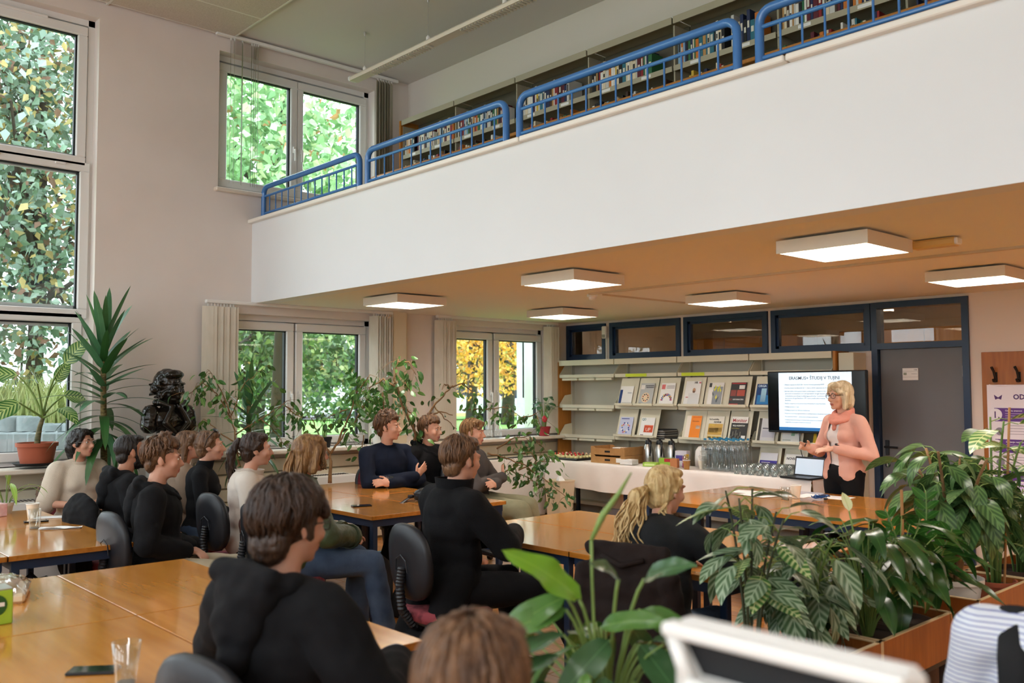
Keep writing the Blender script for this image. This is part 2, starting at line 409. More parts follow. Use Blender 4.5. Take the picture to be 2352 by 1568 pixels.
# clerestory frames in the far wall, and the room behind them
M_cg = glass_mat('inner_glass', (.72, .68, .62))
def frame_y(name, x0, x1, z0, z1, t=.055, d=.1, m=M_navy, yc=YB):
    f = MB()
    for a, b in (((x0, z0), (x1, z0+t)), ((x0, z1-t), (x1, z1)), ((x0, z0+t), (x0+t, z1-t)), ((x1-t, z0+t), (x1, z1-t))):
        f.b2((a[0], yc-.025, a[1]), (b[0], yc+d, b[1]))
    return f.build(name, m)
for i, (a, b) in enumerate(clere):
    r = struct(frame_y('window_%d' % (6+i), a+.004, b-.004, CZ0, CZ1))
    s = MB(); t = .03
    for p, q in (((a+.055, CZ0+.055), (b-.055, CZ0+.055+t)), ((a+.055, CZ1-.055-t), (b-.055, CZ1-.055)), ((a+.055, CZ0+.055), (a+.055+t, CZ1-.055)), ((b-.055-t, CZ0+.055), (b-.055, CZ1-.055))):
        s.b2((p[0], YB+.005, p[1]), (q[0], YB+.06, q[1]))
    s.build('sash', M_navy, r)
    MB().b2((a+.06, YB+.03, CZ0+.06), (b-.06, YB+.034, CZ1-.06)).build('pane', M_cg, r)
# door set
dx0, dx1 = DOOR; DT = 2.03
f = MB()
for a, b in (((dx0, 0), (dx0+.06, 2.5)), ((dx1-.06, 0), (dx1, 2.5)), ((dx0+.06, 2.44), (dx1-.06, 2.5)), ((dx0+.06, DT-.0), (dx1-.06, DT+.06))):
    f.b2((a[0], YB-.03, a[1]), (b[0], YB+.13, b[1]))
door = struct(f.build('door_1', M_navy))
leaf = MB().bbox(((dx0+dx1)/2, YB+.05, DT/2+.003), (dx1-dx0-.125, .045, DT-.012), .003).build('door_leaf', mat('door_grey', '717274', .5, col2='6b6c6f', scale=2), door)
MB().b2((dx0+.07, YB+.05, DT+.07), (dx1-.07, YB+.054, 2.43)).build('pane', glass_mat('clear_inner_glass', (.9, .88, .85)), door)
h = MB().bbox((dx0+.115, YB+.022, 1.05), (.04, .012, .15), .004); h.cyl((dx0+.115, YB+.025, 1.06), (dx0+.115, YB-.035, 1.06), .011); h.tube([(dx0+.115, YB-.035, 1.06), (dx0+.15, YB-.04, 1.06), (dx0+.245, YB-.04, 1.058)], .011)
h.build('handle', M_black, leaf, smooth='auto')
MB().cyl((dx0+.115, YB+.028, .88), (dx0+.115, YB+.012, .88), .024).build('lock_rosette', M_black, leaf)
MB().bbox((dx0+.115, YB+.012, .88), (.012, .004, .026), .002).build('lock_cylinder', M_alu, leaf)
for z in (.25, 1.8): MB().cyl((dx1-.07, YB+.02, z-.05), (dx1-.07, YB+.02, z+.05), .012).build('hinge', M_alu, leaf)
# room behind the far wall
M_rw = mat('back_room_paint', 'd8c9b6', .85)
ya, yb_ = YB+.16, YB+3.4
for nm, a, b in (('wall_back_room', (XW, yb_, 0), (XR, yb_+.1, 2.9)), ('ceiling_back_room', (XW, ya, 2.72), (XR, yb_, 2.8)), ('floor_back_room', (XW, ya+.16, -.2), (XR, yb_, 0)), ('wall_back_room_left', (XW-.1, ya, 0), (XW, yb_, 2.9)), ('wall_back_room_right', (XR, ya, 0), (XR+.1, yb_, 2.9))):
    struct(MB().b2(a, b).build(nm, M_rw))
# ---------------------------------------------------------------- ceiling lamps
M_lampcase = mat('lamp_case', 'dcd3c2', .5)
M_emit = mat('lamp_tubes', 'ffffff', .5, emit=LAMP, ecol=lamp_colour())
M_louv = mat('lamp_louvre', 'e8e6e0', .25, metal=.6)
def ceiling_lamp(x, y, label, z=2.515, s=.56, grp='square louvre lamps under the gallery'):
    r = thing('ceiling_lamp', label, 'lamp', (x, y, z), 0, grp); h = .075
    c = MB(); q = s/2
    c.b2((-q, -q, -h), (q, -q+.014, 0)).b2((-q, q-.014, -h), (q, q, 0)).b2((-q, -q+.014, -h), (-q+.014, q-.014, 0)).b2((q-.014, -q+.014, -h), (q, q-.014, 0)).b2((-q+.014, -q+.014, -.012), (q-.014, q-.014, 0))
    c.build('housing', M_lampcase, r)
    MB().b2((-.05, -.05, 0), (.05, .05, ZS-z)).build('mount', M_lampcase, r)
    MB().b2((-q+.02, -q+.02, -.05), (q-.02, q-.02, -.046)).build('tube_panel', M_emit, r)
    sl = MB().b2((-q+.016, -.002, -.0), (q-.016, .002, .02)).mesh('louvre_blade', M_louv)
    for i in range(9): link('louvre_blade', sl, r, (0, -q+.06+i*(s-.12)/8, -h+.003))
    for i in (-1, 0, 1): MB().b2((i*s/3-.002, -q+.016, -h+.003), (i*s/3+.002, q-.016, -h+.022)).build('louvre_rail', M_louv, r)
    return r
LP = [(-6.94, 4.97, 'square ceiling lamp above the table with the black leather bag'), (-4.73, 4.96, 'square ceiling lamp above the wavy-haired man in the dark navy sweater side of the hall'),
      (-2.55, 4.99, 'square ceiling lamp beside the small emergency light'), (-6.94, 7.11, 'square ceiling lamp near the autumn-tree window and the shelf end'),
      (-4.82, 7.16, 'square ceiling lamp in front of the clerestory panes above the screen'), (-2.58, 7.12, 'square ceiling lamp in front of the grey door')]
LP[1] = (-4.73, 4.96, 'square ceiling lamp between the smoke detector and the parapet edge')
for l in LP: ceiling_lamp(*l)
for l in ((-.4, 4.98, 'next along the parapet edge'), (-.4, 7.1, 'next along the far wall'), (1.8, 4.98, 'last along the parapet edge'), (1.8, 7.1, 'last along the far wall')): ceiling_lamp(l[0], l[1], 'square ceiling lamp beyond the coat hook board, '+l[2])
r = thing('emergency_light', 'small yellowed emergency light fitting beside a square ceiling lamp', 'light', (-2.2, 5.42, ZS))
MB().bbox((0, 0, -.03), (.26, .09, .05), .012).build('housing', mat('yellow_plastic', 'd9b36a', .4), r)
MB().bbox((.125, 0, -.03), (.03, .08, .04), .01).build('end_cap', M_whitepl, r)
r = thing('smoke_detector', 'round smoke detector at the cable trunking under the gallery', 'detector', (-5.66, 6.2, ZS))
MB().lathe([(.05, 0), (.05, -.02), (.04, -.028)], 20).build('base', M_whitepl, r); MB().lathe([(.036, -.026), (.034, -.045), (.02, -.055), (0, -.056)], 20).build('sensor', M_whitepl, r)
M_duct = mat('trunking', 'cdbb9e', .6)
tag(MB().b2((-5.6, 6.08, ZS-.018), (XR, 6.11, ZS)).build('cable_trunking', M_duct), 'long cable trunking running along the ceiling under the gallery', 'trunking')
tag(MB().b2((-5.58, 6.25, ZS-.014), (-5.55, 7.9, ZS)).build('cable_trunking', M_duct), 'short cable trunking crossing from the smoke detector to the far wall', 'trunking')
# hanging linear lamps
M_emit_added = mat('added_lamp_tubes', 'ffffff', .5, emit=LAMP*2.0, ecol=(.97, .985, 1.0))  # tubes of the added lamps out of view
def linear_lamp(x0, x1, y, z, label, lit, grp=None):
    r = thing('linear_lamp', label, 'lamp', ((x0+x1)/2, y, z), 0, grp); L = (x1-x0)/2
    pr = [(-.05, .0), (-.055, .03), (-.03, .055), (.03, .055), (.055, .03), (.05, .0)]
    b = MB(); n = len(pr)
    b.add([(sx*L, a, c) for sx in (-1, 1) for a, c in pr], [tuple(range(n))[::-1], tuple(range(n, 2*n))]+[(i, (i+1) % n, n+(i+1) % n, n+i) for i in range(n)])
    b.build('housing', M_lampcase, r)
    MB().bbox((-L-.02, 0, .03), (.05, .1, .05), .012).build('end_cap', M_whitepl, r)
    k = 0; x = -L+.35
    while x < L-.4:
        if lit: MB().b2((x, -.035, -.006), (x+.95, .035, -.001)).build('tube_panel', M_emit_added, r)
        else: MB().b2((x, -.035, -.003), (x+.95, .035, -.001)).build('tube_panel', M_louv, r)
        lm = MB().b2((-.0015, -.042, -.016), (.0015, .042, 0)).mesh('louvre_blade', M_cream)
        for i in range(24): link('louvre_blade', lm, r, (x+.02+i*.0395, 0, -.002))
        x += 1.4
    for i in range(int(2*L/1.05)+1):
        xx = -L+.2+i*1.05
        if xx < L:
            MB().cyl((xx, 0, .05), (xx, 0, ZC-z-.02), .0025, n=6).build('suspension_wire', M_alu, r)
            MB().lathe([(.012, .05), (.02, .06), (.02, .09), (.006, .11)], 10, (xx, 0, 0)).build('wire_grip', M_whitepl, r)
            MB().lathe([(.008, ZC-z-.04), (.012, ZC-z-.02), (.012, ZC-z)], 8, (xx, 0, 0)).build('ceiling_hook', M_alu, r)
    return r
linear_lamp(-7.72, XR-.3, 4.89, 4.785, 'long cream linear lamp hanging on wires over the gallery railing', False)
for i, (yy, xa) in enumerate(((2.3, -4.7), (.5, -7.9), (-2.2, -7.9))): linear_lamp(xa, XR-.3, yy, 4.3, 'added unseen linear lamp hanging over '+('the black-hooded man with glasses', 'the near end of the table with the green tin', 'the hall behind the standing viewer')[i], i > 0)  # lamps added out of view, the lit ones brighten the hall
# ---------------------------------------------------------------- gallery railings
def railing(x0, x1, label):
    r = thing('railing', label, 'railing', ((x0+x1)/2, 4.28, CAPZ), 0); L = (x1-x0)/2-.026; H = .345; rr = .026
    pts = [(-L, 0, -.0), (-L, 0, H-.09)]+[(-L+.08*(1-math.cos(a)), 0, H-.08+.08*math.sin(a)) for a in [i*math.pi/10 for i in range(1, 6)]]
    pts += [(-x, y, z) for x, y, z in pts[::-1]]
    MB().tube(pts, rr, 14).build('handrail', M_rail, r, smooth='auto')
    for z in (.25, .075): MB().cyl((-L, 0, z), (L, 0, z), .0125, n=10).build('cross_rail', M_rail, r, smooth='auto')
    bm_ = MB().cyl((0, 0, .075), (0, 0, .25), .0065, n=8).mesh('baluster', M_rail, 'auto')
    n = 13
    for i in range(n): link('baluster', bm_, r, (-L+(i+1)*2*L/(n+1), 0, 0))
    MB().b2((-L+.1, .07, .0), (L-.1, .076, .07)).build('kick_plate', M_blackm, r)
    return r
for x0, x1, l in ((-8.475, -6.63, 'blue tube railing in front of the upper window'), (-6.555, -4.705, 'blue tube railing before the first two gallery bookcases'),
                  (-4.615, -2.765, 'blue tube railing in front of the gallery bays with the green book'), (-2.675, -.82, 'blue tube railing past the notice on the gallery wall'), (-.74, 1.1, 'blue tube railing at the far right gallery end')):
    railing(x0, x1, l)
# ---------------------------------------------------------------- gallery bookcases and books
M_bc = mat('bookcase_steel', 'a9a28a', .5); M_bcb = mat('bookcase_back', '5c5646', .7)
BX0, BW, BYF, BYB = -8.24, .953, 5.85, 6.1
rng = random.Random(11)
bookcols = [('cream', 'd8ccb0'), ('black', '1a1a1c'), ('navy blue', '1f2c50'), ('red', '8c2326'), ('pale grey', 'c9c8c2'), ('green', '2f6a44'), ('tan', 'b48a55'), ('white', 'e4e2da'), ('teal', '2f6f80'), ('maroon', '5c1d2a'), ('yellow', 'd0b040'), ('dark brown', '40291c'), ('light blue', '7fa6c4'), ('orange', 'c8742c')]
def book(x, z, t, h, d, ci, where, lean=0, hdg=0):
    cn, cc = bookcols[ci]
    size = 'thick' if t > .034 else ('slim' if t < .02 else 'medium')
    tall = 'tall' if h > .235 else ('short' if h < .19 else 'standard-height')
    lab = '%s %s %s book standing on the %s' % (size, tall, cn, where)
    m = mat('book_'+cn.replace(' ', '_'), cc, .5)
    r = link('book', None, None, (x+t/2, BYF+.03, z), (0, lean, 0)); r.empty_display_size = .05
    tag(r, lab, 'book', lab)
    MB().bbox((0, d/2, h/2), (t, d, h), .002).build('cover', m, r)
    MB().b2((-t/2+.003, .006, h-.0005), (t/2-.003, d-.004, h+.0008)).build('page_block', mat('book_pages', 'e2d8c0', .8), r)
    if t > .018:
        lm = mat('spine_print_%s' % ('dark' if cn in ('cream', 'white', 'pale grey', 'yellow', 'tan', 'light blue') else 'light'), '2a2a2a' if cn in ('cream', 'white', 'pale grey', 'yellow', 'tan', 'light blue') else 'd8d4c4', .6)
        MB().b2((-t*.28, -.0008, h*.45), (t*.28, .0004, h*(.5+.35*rng.random()))).build('spine_label', lm, r)
nbay = 8
for b in range(nbay):
    x0 = BX0+b*BW
    lab = ['gallery bookcase bay next to the upper window blind', 'second gallery bookcase bay from the upper window', 'third gallery bookcase bay from the upper window', 'fourth gallery bookcase bay from the upper window', 'fifth gallery bookcase bay from the upper window', 'sixth gallery bookcase bay from the upper window', 'seventh gallery bookcase bay from the upper window', 'eighth gallery bookcase bay from the upper window'][b]
    r = thing('bookcase', 'cream steel '+lab, 'bookcase', (x0+BW/2, BYF, ZS+.22), 0, None)
    zb = ZS+.22; w2 = BW/2
    MB().bbox((0, .0, 4.665-zb), (BW-.014, .012, .06), .003).build('header_strip', M_bc, r)
    MB().b2((-w2+.007, 0, 4.685-zb), (w2-.007, BYB-BYF, 4.69-zb)).build('top_panel', M_bc, r)
    MB().b2((-w2+.004, BYB-BYF-.012, 0), (w2-.004, BYB-BYF, 4.68-zb)).build('back_panel', M_bcb, r)
    for sx in (-1, 1): MB().b2((sx*(w2-.004)-.003, .02, 0), (sx*(w2-.004)+.003, BYB-BYF, 4.63-zb)).build('side_bracket', M_bc, r)
    for z in (4.285, 3.95, 3.6, 3.25):
        s = MB().b2((-w2+.008, 0, z-.012-zb), (w2-.008, BYB-BYF, z-zb)); s.b2((-w2+.008, -.004, z-.045-zb), (w2-.008, .006, z-zb))
        so = s.build('shelf', M_bc if z != 3.95 else M_ply, r)
        for i in range(2): MB().b2((-.3+i*.45, -.006, z-.035-zb), (-.2+i*.45, -.0045, z-.01-zb)).build('shelf_tag', M_whitepl, so)
    if b in (0,): MB().b2((-w2-.028, -.01, 0), (-w2-.002, BYB-BYF, 4.69-zb)).build('end_panel', M_ply, r)
    if b < 7:
        for row, z in (('upper gallery shelf', 4.285), ('lower gallery shelf', 3.95)):
            x = x0+.03; fill = rng.choice([.72, .8, .9, .96]) if row[0] == 'u' else rng.choice([.6, .75, .9])
            while x < x0+BW*fill:
                t = rng.choice([.014, .018, .022, .026, .03, .04]); h = rng.choice([.17, .19, .2, .215, .225, .24, .26])
                d = rng.uniform(.14, .19); ci = rng.choices(range(len(bookcols)), [9, 8, 6, 5, 6, 4, 5, 7, 4, 3, 2, 3, 3, 3])[0]
                if x+t > x0+BW-.03: break
                book(x, z+.0005, t*.97, h, d, ci, row+' bay %s' % ['one', 'two', 'three', 'four', 'five', 'six', 'seven'][b]); x += t
                if rng.random() < .03: x += .06
tag(MB().bbox((XW+.26+4, 5.52, 3.955), (8.0, .2, .03), .005).build('wooden_counter', M_ply), 'orange wood counter board in front of the gallery bookshelves', 'counter')
tag(MB().b2((-4.13, YU-.004, 4.86), (-3.99, YU-.001, 5.06)).build('notice_sheet', M_whitepl), 'small white notice with a red symbol above the gallery bookcases', 'notice')
# ---------------------------------------------------------------- vertical blinds
def blind(name_lab, y0, y1, z, zb, stacks, x=-8.43, m=M_blind):
    r = thing('vertical_blind', name_lab, 'blind', (x, (y0+y1)/2, z), 0); yc = (y0+y1)/2
    MB().bbox((0, 0, 0), (.05, y1-y0, .035), .006).build('rail', M_whitepl, r)
    for (a, b, n, wd, ang) in stacks:
        sm = MB(); h = z-.05-zb
        sm.grid(lambda u, v: ((u-.5)*wd*math.sin(ang)+.004*math.sin(u*math.pi)*math.cos(ang), (u-.5)*wd*math.cos(ang), -.045-h*v), 4, 1)
        me = sm.mesh('slat', m, True)
        for i in range(n):
            y = a+(b-a)*(i+.5)/n-yc
            s = link('slat', me, r, (.006*(i % 2), y, 0))
            MB().b2((-.004, -.006, -.045), (.004, .006, -.015)).build('carrier', M_whitepl, s)
    return r
blind('cream vertical blind drawn apart at the window behind the bust and yucca', 3.67, 6.0, 2.515, 1.06, [(3.68, 3.97, 9, .11, .35), (5.6, 5.83, 7, .11, 1.0)])
blind('cream vertical blind drawn apart at the autumn-tree window', 6.5, 8.54, 2.515, 1.06, [(6.52, 6.75, 7, .11, .6), (8.34, 8.5, 6, .11, .9)])
blind('grey vertical blind with few slats at the upper gallery window', 3.74, 5.93, 5.205, 3.7, [(3.88, 3.95, 2, .09, -1.1), (4.01, 4.03, 1, .09, -1.0), (4.11, 4.2, 4, .09, -1.06), (5.64, 5.86, 6, .11, -.7)], m=M_blindd)
# ---------------------------------------------------------------- tables
TZ = .76
def table_proto(w, d):
    r = thing('table', 'x', 'table', (0, 0, 0))
    t = MB().bbox((0, 0, TZ-.0135), (w-.004, d-.004, .027), .002).build('tabletop', M_table, r)
    e = MB(); q = .0025
    for a, b in (((-w/2, -d/2), (w/2, -d/2+q)), ((-w/2, d/2-q), (w/2, d/2)), ((-w/2, -d/2), (-w/2+q, d/2)), ((w/2-q, -d/2), (w/2, d/2))): e.b2((a[0], a[1], TZ-.0275), (b[0], b[1], TZ-.001))
    e.build('edge_band', M_tedge, t)
    f = MB()
    for a, b in (((-w/2+.02, -d/2+.02), (w/2-.02, -d/2+.045)), ((-w/2+.02, d/2-.045), (w/2-.02, d/2-.02)), ((-w/2+.02, -d/2+.045), (-w/2+.045, d/2-.045)), ((w/2-.045, -d/2+.045), (w/2-.02, d/2-.045))): f.b2((a[0], a[1], TZ-.08), (b[0], b[1], TZ-.028))
    f.build('apron_frame', M_steelblue, r)
    lm = MB().bbox((0, 0, (TZ-.03)/2), (.042, .042, TZ-.03), .004).mesh('leg', M_steelblue)
    for sx in (-1, 1):
        for sy in (-1, 1): link('leg', lm, r, (sx*(w/2-.042), sy*(d/2-.042), 0))
    return r
TABS = []
def tables(xs, ys, labs, skip=()):
    k = 0
    for i in range(len(xs)-1):
        for j in range(len(ys)-1):
            if (i, j) in skip: continue
            r = table_proto(xs[i+1]-xs[i]-.004, ys[j+1]-ys[j]-.004); r.location = ((xs[i]+xs[i+1])/2, (ys[j]+ys[j+1])/2, 0)
            r['label'] = labs[k % len(labs)]; k += 1
W5 = 'honey brown table '
tables([-4.72, -3.67, -2.6], [.07, .70, 1.33, 1.955], [W5+s for s in ('beyond the green tin, mostly off to the side', 'holding the wrapped pastry tray', 'bare, facing the man with khaki trousers', 'under the frame edge by the green tin', 'carrying the dark phone and the empty plastic cup', 'at the elbow of the man in the black hood with glasses')])
tables([-7.45, -6.47, -5.42], [.03, .66, 1.285, 1.95], [W5+s for s in ('far back by the radiator grille', 'with the pink box and sprig', 'with the paper cup near the woman in cream', 'in front of the radiator, cut off', 'separated by a dark gap from the napkin table', 'holding the folded napkin and clear tumbler')])
tables([-7.47, -6.42, -5.34], [3.55, 4.185, 4.82], [W5+s for s in ('before the cream-jacketed woman by the window', 'under the half-full water glass', 'carrying the flat phone beside the woman in green', 'under the black leather bag')])
tables([-4.56, -3.45, -2.43], [3.57, 4.195, 4.83], [W5+s for s in ('at the elbow of the man in the black coat', 'empty, facing the waste bin', 'at which the blonde ponytailed woman sits', 'behind the leafy planter plants, bare')])
tables([-4.7, -3.6, -2.5], [5.71, 6.41, 7.1], [W5+s for s in ('in front of the buffet cloth, plain half', 'with sheets of paper before the buffet', 'front right half near the planters', 'with the tumbler and blue lanyard before the presenter')])
# ---------------------------------------------------------------- chairs
M_maroon = mat('maroon_fabric', '5e1d26', .85, col2='8a3a42', scale=14, detail=8, contrast=3)
M_shell = mat('chair_shell', '17181d', .42)
def make_chair():
    r = thing('office_chair', 'x', 'chair')
    st = MB(); pts = []
    n = 28
    def sup(a, w, d, e=3.2): return (w*math.copysign(abs(math.cos(a))**(2/e), math.cos(a)), d*math.copysign(abs(math.sin(a))**(2/e), math.sin(a)))
    def ring(w, d, z): return [(*sup(2*math.pi*k/n, w, d), z) for k in range(n)]
    def loft(mb, rings, mi=0):
        vs = [p for rg in rings for p in rg]; N = len(rings[0])
        fs = [(i*N+k, i*N+(k+1) % N, (i+1)*N+(k+1) % N, (i+1)*N+k) for i in range(len(rings)-1) for k in range(N)]
        mb.add(vs, fs+[tuple(range(N))[::-1], tuple(range((len(rings)-1)*N, len(rings)*N))], mi)
    loft(st, [ring(.2, .19, .425), ring(.225, .215, .44), ring(.23, .22, .47), ring(.215, .205, .495), ring(.12, .12, .5)])
    st.build('seat', M_maroon, r, smooth=True)
    sh = MB(); loft(sh, [ring(.18, .17, .405), ring(.215, .205, .425), ring(.22, .21, .44)]); sh.build('seat_shell', M_shell, r, smooth='auto')
    # back: oval shell, behind the sitter (sitter looks along +y)
    def backring(f, y): 
        out = []
        for k in range(n):
            a = 2*math.pi*k/n; x, z = sup(a, .205*f, .2*f, 2.5)
            if z < 0: x *= 1-.0*z
            out.append((x, -.235-.03*(z/.2)*.6+.35*x*x+y, .745+z))
        return out
    def loft2(mb, rings):
        vs = [p for rg in rings for p in rg]; N = n
        fs = [(i*N+(k+1) % N, i*N+k, (i+1)*N+k, (i+1)*N+(k+1) % N) for i in range(len(rings)-1) for k in range(N)]
        mb.add(vs, fs+[tuple(range(N)), tuple(range((len(rings)-1)*N, len(rings)*N))[::-1]])
    b = MB(); loft2(b, [backring(.97, .022), backring(1, .012), backring(1.0, -.008), backring(.93, -.022), backring(.6, -.03), backring(.2, -.03)])
    bo = b.build('backrest', M_shell, r, smooth=True)
    c = MB(); loft2(c, [backring(.35, .04), backring(.75, .038), backring(.88, .032), backring(.94, .022)]); c.build('cushion', M_maroon, bo, smooth=True)
    rb = MB()
    rb.tube([(-.06, -.275, .70), (-.05, -.279, .76), (0, -.281, .785), (.05, -.279, .76), (.06, -.275, .70)], .004, 6); rb.build('moulding', M_shell, bo)
    be = MB(); prof = []
    path = [(0, -.27, .72), (0, -.285, .62), (0, -.27, .5), (0, -.2, .41), (0, -.05, .39)]
    pp = []; rr = []
    P = [Vector(p) for p in path]
    for i in range(len(P)-1):
        for k in range(12):
            pp.append(P[i].lerp(P[i+1], k/12)); rr.append(.026 if k % 2 else .021)
    be.tube(pp, rr, 10); be.build('bellows', M_shell, r, smooth='auto')
    MB().cyl((0, 0, .1), (0, 0, .41), .026).build('gas_column', M_black, r, smooth='auto')
    MB().cyl((0, 0, .36), (0, 0, .41), .05, .09).build('mechanism', M_black, r, smooth='auto')
    lm = MB().tube([(0, 0, .12), (.1, 0, .115), (.2, 0, .095), (.27, 0, .075)], [.03, .027, .022, .018], 8).mesh('base_arm', M_black, 'auto')
    cm = MB().cyl((.27, -.02, .027), (.27, .02, .027), .027, n=14).cyl((.27, 0, .03), (.27, 0, .08), .009).mesh('caster', M_black, 'auto')
    for k in range(5):
        a = k*2*math.pi/5+.3; l = link('base_arm', lm, r, (0, 0, 0), (0, 0, a)); link('caster', cm, l)
    return r
CHAIR = None
def chair(x, y, face, label):
    """face: world heading angle (radians) the sitter looks at"""
    global CHAIR
    if CHAIR is None: CHAIR = make_chair(); o = CHAIR
    else: o = copy_tree(CHAIR)
    o.location = (x, y, 0); o.rotation_euler = (0, 0, face-math.pi/2); o['label'] = label; return o
# ---------------------------------------------------------------- magazine shelving on the far wall
SX0, SW, SYF = -8.37, .968, 8.5
M_tag = mat('lime_tag', 'cfe23a', .6)
srng = random.Random(5)
BAYS = []
for b in range(4):
    x0 = SX0+b*SW; w2 = SW/2
    r = thing('magazine_shelf', 'cream steel magazine shelf bay '+['with empty shelves beside the orange end panel', 'behind the cake boxes with the first magazines', 'behind the steel jugs and water bottles', 'behind the presentation screen'][b], 'shelf', (x0+w2, SYF, 0))
    dp = YB-SYF-.012; BAYS.append(r)
    MB().bbox((0, 0, 1.985), (SW-.012, .014, .07), .003).build('header_strip', M_cream, r)
    MB().b2((-w2+.006, 0, 2.015), (w2-.006, dp, 2.02)).build('top_panel', M_cream, r)
    MB().b2((-w2+.004, dp-.012, 0), (w2-.004, dp, 2.01)).build('back_panel', M_greyback, r)
    for sx in (-1, 1): MB().b2((sx*(w2-.012)-.012, dp-.06, 0), (sx*(w2-.012)+.012, dp-.013, 2.01)).build('upright', M_greyback, r)
    for k, z in enumerate((1.82, 1.43, 1.045, .66, .2)):
        s = MB().b2((-w2+.012, .005, z-.014), (w2-.012, dp-.015, z-.004)); s.b2((-w2+.012, 0, z-.03), (w2-.012, .008, z+.012))
        so = s.build('shelf', M_cream, r)
        bk = [(.0, z-.02), (.0, z+.012), (.1, z+.13), (dp-.02, z+.15), (dp-.02, z-.02)]
        for sx in (-1, 1):
            m_ = MB(); xx = sx*(w2-.01); t = .004; nn = len(bk)
            m_.add([(xx+e, y, zz) for e in (-t/2, t/2) for y, zz in bk], [tuple(range(nn)), tuple(range(nn, 2*nn))[::-1]]+[(i, nn+i, nn+(i+1) % nn, (i+1) % nn) for i in range(nn)])
            m_.build('bracket', M_cream, so)
        if b == 0 and k < 3:
            for i in range(3): MB().bbox((-.3+i*.3, .03, z-.05), (.27, .05, .03), .004).build('label_holder', M_cream, so)
        if k == 0 and b in (1, 2): MB().b2((-.3 if b == 1 else -.42, -.0035, z-.028), (.03 if b == 1 else -.1, -.001, z+.01)).build('shelf_tag', M_tag, so)
tag(MB().bbox((SX0-.018, SYF+.14, 1.0), (.03, .29, 2.0), .003).build('shelf_end_panel', M_ply), 'orange wood end panel of the magazine shelf beside the window blind', 'panel')
tag(MB().bbox((SX0+4*SW+.02, SYF+.14, 1.01), (.03, .29, 2.02), .003).build('shelf_end_panel', M_ply), 'orange wood end panel of the magazine shelf behind the screen', 'panel')
tag(MB().bbox((SX0+4*SW+.13, SYF+.16, 1.0), (.16, .26, 2.0), .004).build('narrow_cabinet', M_cream), 'narrow cream cabinet between the magazine shelf and the door', 'cabinet')
# ---------------------------------------------------------------- magazines on the far shelves
MC = {}
def flat(c, rough=.45):
    if c not in MC: MC[c] = mat('print_'+c, c, rough)
    return MC[c]
def patch(par, x0, x1, z0, z1, c, name='cover_print', y=-.0016, t=.0006): return MB().b2((x0, y-t, z0), (x1, y, z1)).build(name, flat(c), par)
RTXT = Matrix(((1, 0, 0), (0, 0, -1), (0, 1, 0)))             # text upright, facing -y
def txt(par, s, x, z, size, c, y=-.0025, bold=0, ax='LEFT', sp=1.0): return text_mesh(s, size, flat(c), 'lettering', par, (x, y, z), RTXT, ax, .0003, bold, sp)
TILT = -.30
def magazine(u0, u1, z0, label, bg, prints, texts, w=None, h=.27, off=0, holder=True, y=8.43):
    x0, x1 = ony(u0, 900, y).x, ony(u1, 900, y).x; cx = (x0+x1)/2; hw = (x1-x0)/2-.008
    bay = min(BAYS, key=lambda b: abs(b.location.x-cx))
    if holder:
        hd = MB(); R = rotm(TILT, 0, 0)
        hd.bbox(R@Vector((0, .006, .16)), (2*hw, .004, .36), .002, R); hd.bbox((0, -.02, -.006), (2*hw, .06, .006), .002); hd.bbox((0, -.048, .008), (2*hw, .005, .022), .002)
        o = hd.build('display_panel', M_cream, bay); o.location = Vector((cx, y, z0))-bay.location
    r = thing('magazine', label, 'magazine', (cx+off, y-.014, z0+.001)); r.rotation_euler = (TILT, 0, 0)
    w = w or min(2*hw-.012, .205); q = w/2
    MB().bbox((0, 0, h/2), (w, .003, h), .001).build('cover', flat(bg), r)
    for (a, b, c, d, col) in prints: patch(r, -q+a*w, -q+b*w, c*h, d*h, col)
    for (s, x, z, sz, col, *k) in texts: txt(r, s, -q+x*w, z*h, sz, col, bold=(k[0] if k else 0))
    return r
Z1, Z2, Z3, Z4 = 1.452, 1.075, .70, .32
magazine(1416, 1459, Z1, 'white journal with a dark blue spine band on the magazine shelf', 'f0f0ee', [(0, .2, .02, .8, '1c3a78'), (.24, .95, .1, .12, '9a9a98'), (.6, .9, .6, .66, 'b0b8c0')], [], h=.235, off=-.012)
magazine(1459, 1505, Z1, 'grey magazine with a beige circle of dark figures on its cover', 'b9bbbb', [(.03, .3, .72, .92, 'e8e4de'), (.35, .97, .86, .9, '4a4c50'), (.4, .97, .78, .82, '4a4c50'), (.05, .2, .04, .08, '333333')], [])
c0 = [o for o in bpy.data.objects if o.get('label', '').startswith('grey magazine with a beige')][0]
MB().cyl((-.005, -.003, .09), (-.005, -.0015, .09), .062, n=28).build('cover_print', flat('e6cfae'), c0)
for k in range(9): MB().cyl((-.005+.04*math.cos(k*.7), -.0045, .09+.04*math.sin(k*.7)), (-.005+.04*math.cos(k*.7), -.003, .09+.04*math.sin(k*.7)), .009, n=8).build('cover_print', flat(['3a2a20', 'b04030', '405a70'][k % 3]), c0)
m3 = magazine(1505, 1554, Z1, 'white magazine with an arc of coloured balls on its cover', 'f2f1ee', [(.05, .3, .72, .93, 'd87070'), (.4, .95, .84, .87, '888888'), (.4, .95, .76, .79, '888888'), (.1, .6, .03, .06, 'b05050')], [])
for k in range(22):
    a = math.pi*(.02+.96*(k % 11)/10); rr = .06+.014*(k//11)
    MB().cyl((rr*math.cos(a), -.003, .06+rr*math.sin(a)), (rr*math.cos(a), -.0015, .06+rr*math.sin(a)), .009, n=8).build('cover_print', flat(['6a3a8a', 'c03038', '2a2a30', 'e0a030', '3a80b0'][k % 5]), m3)
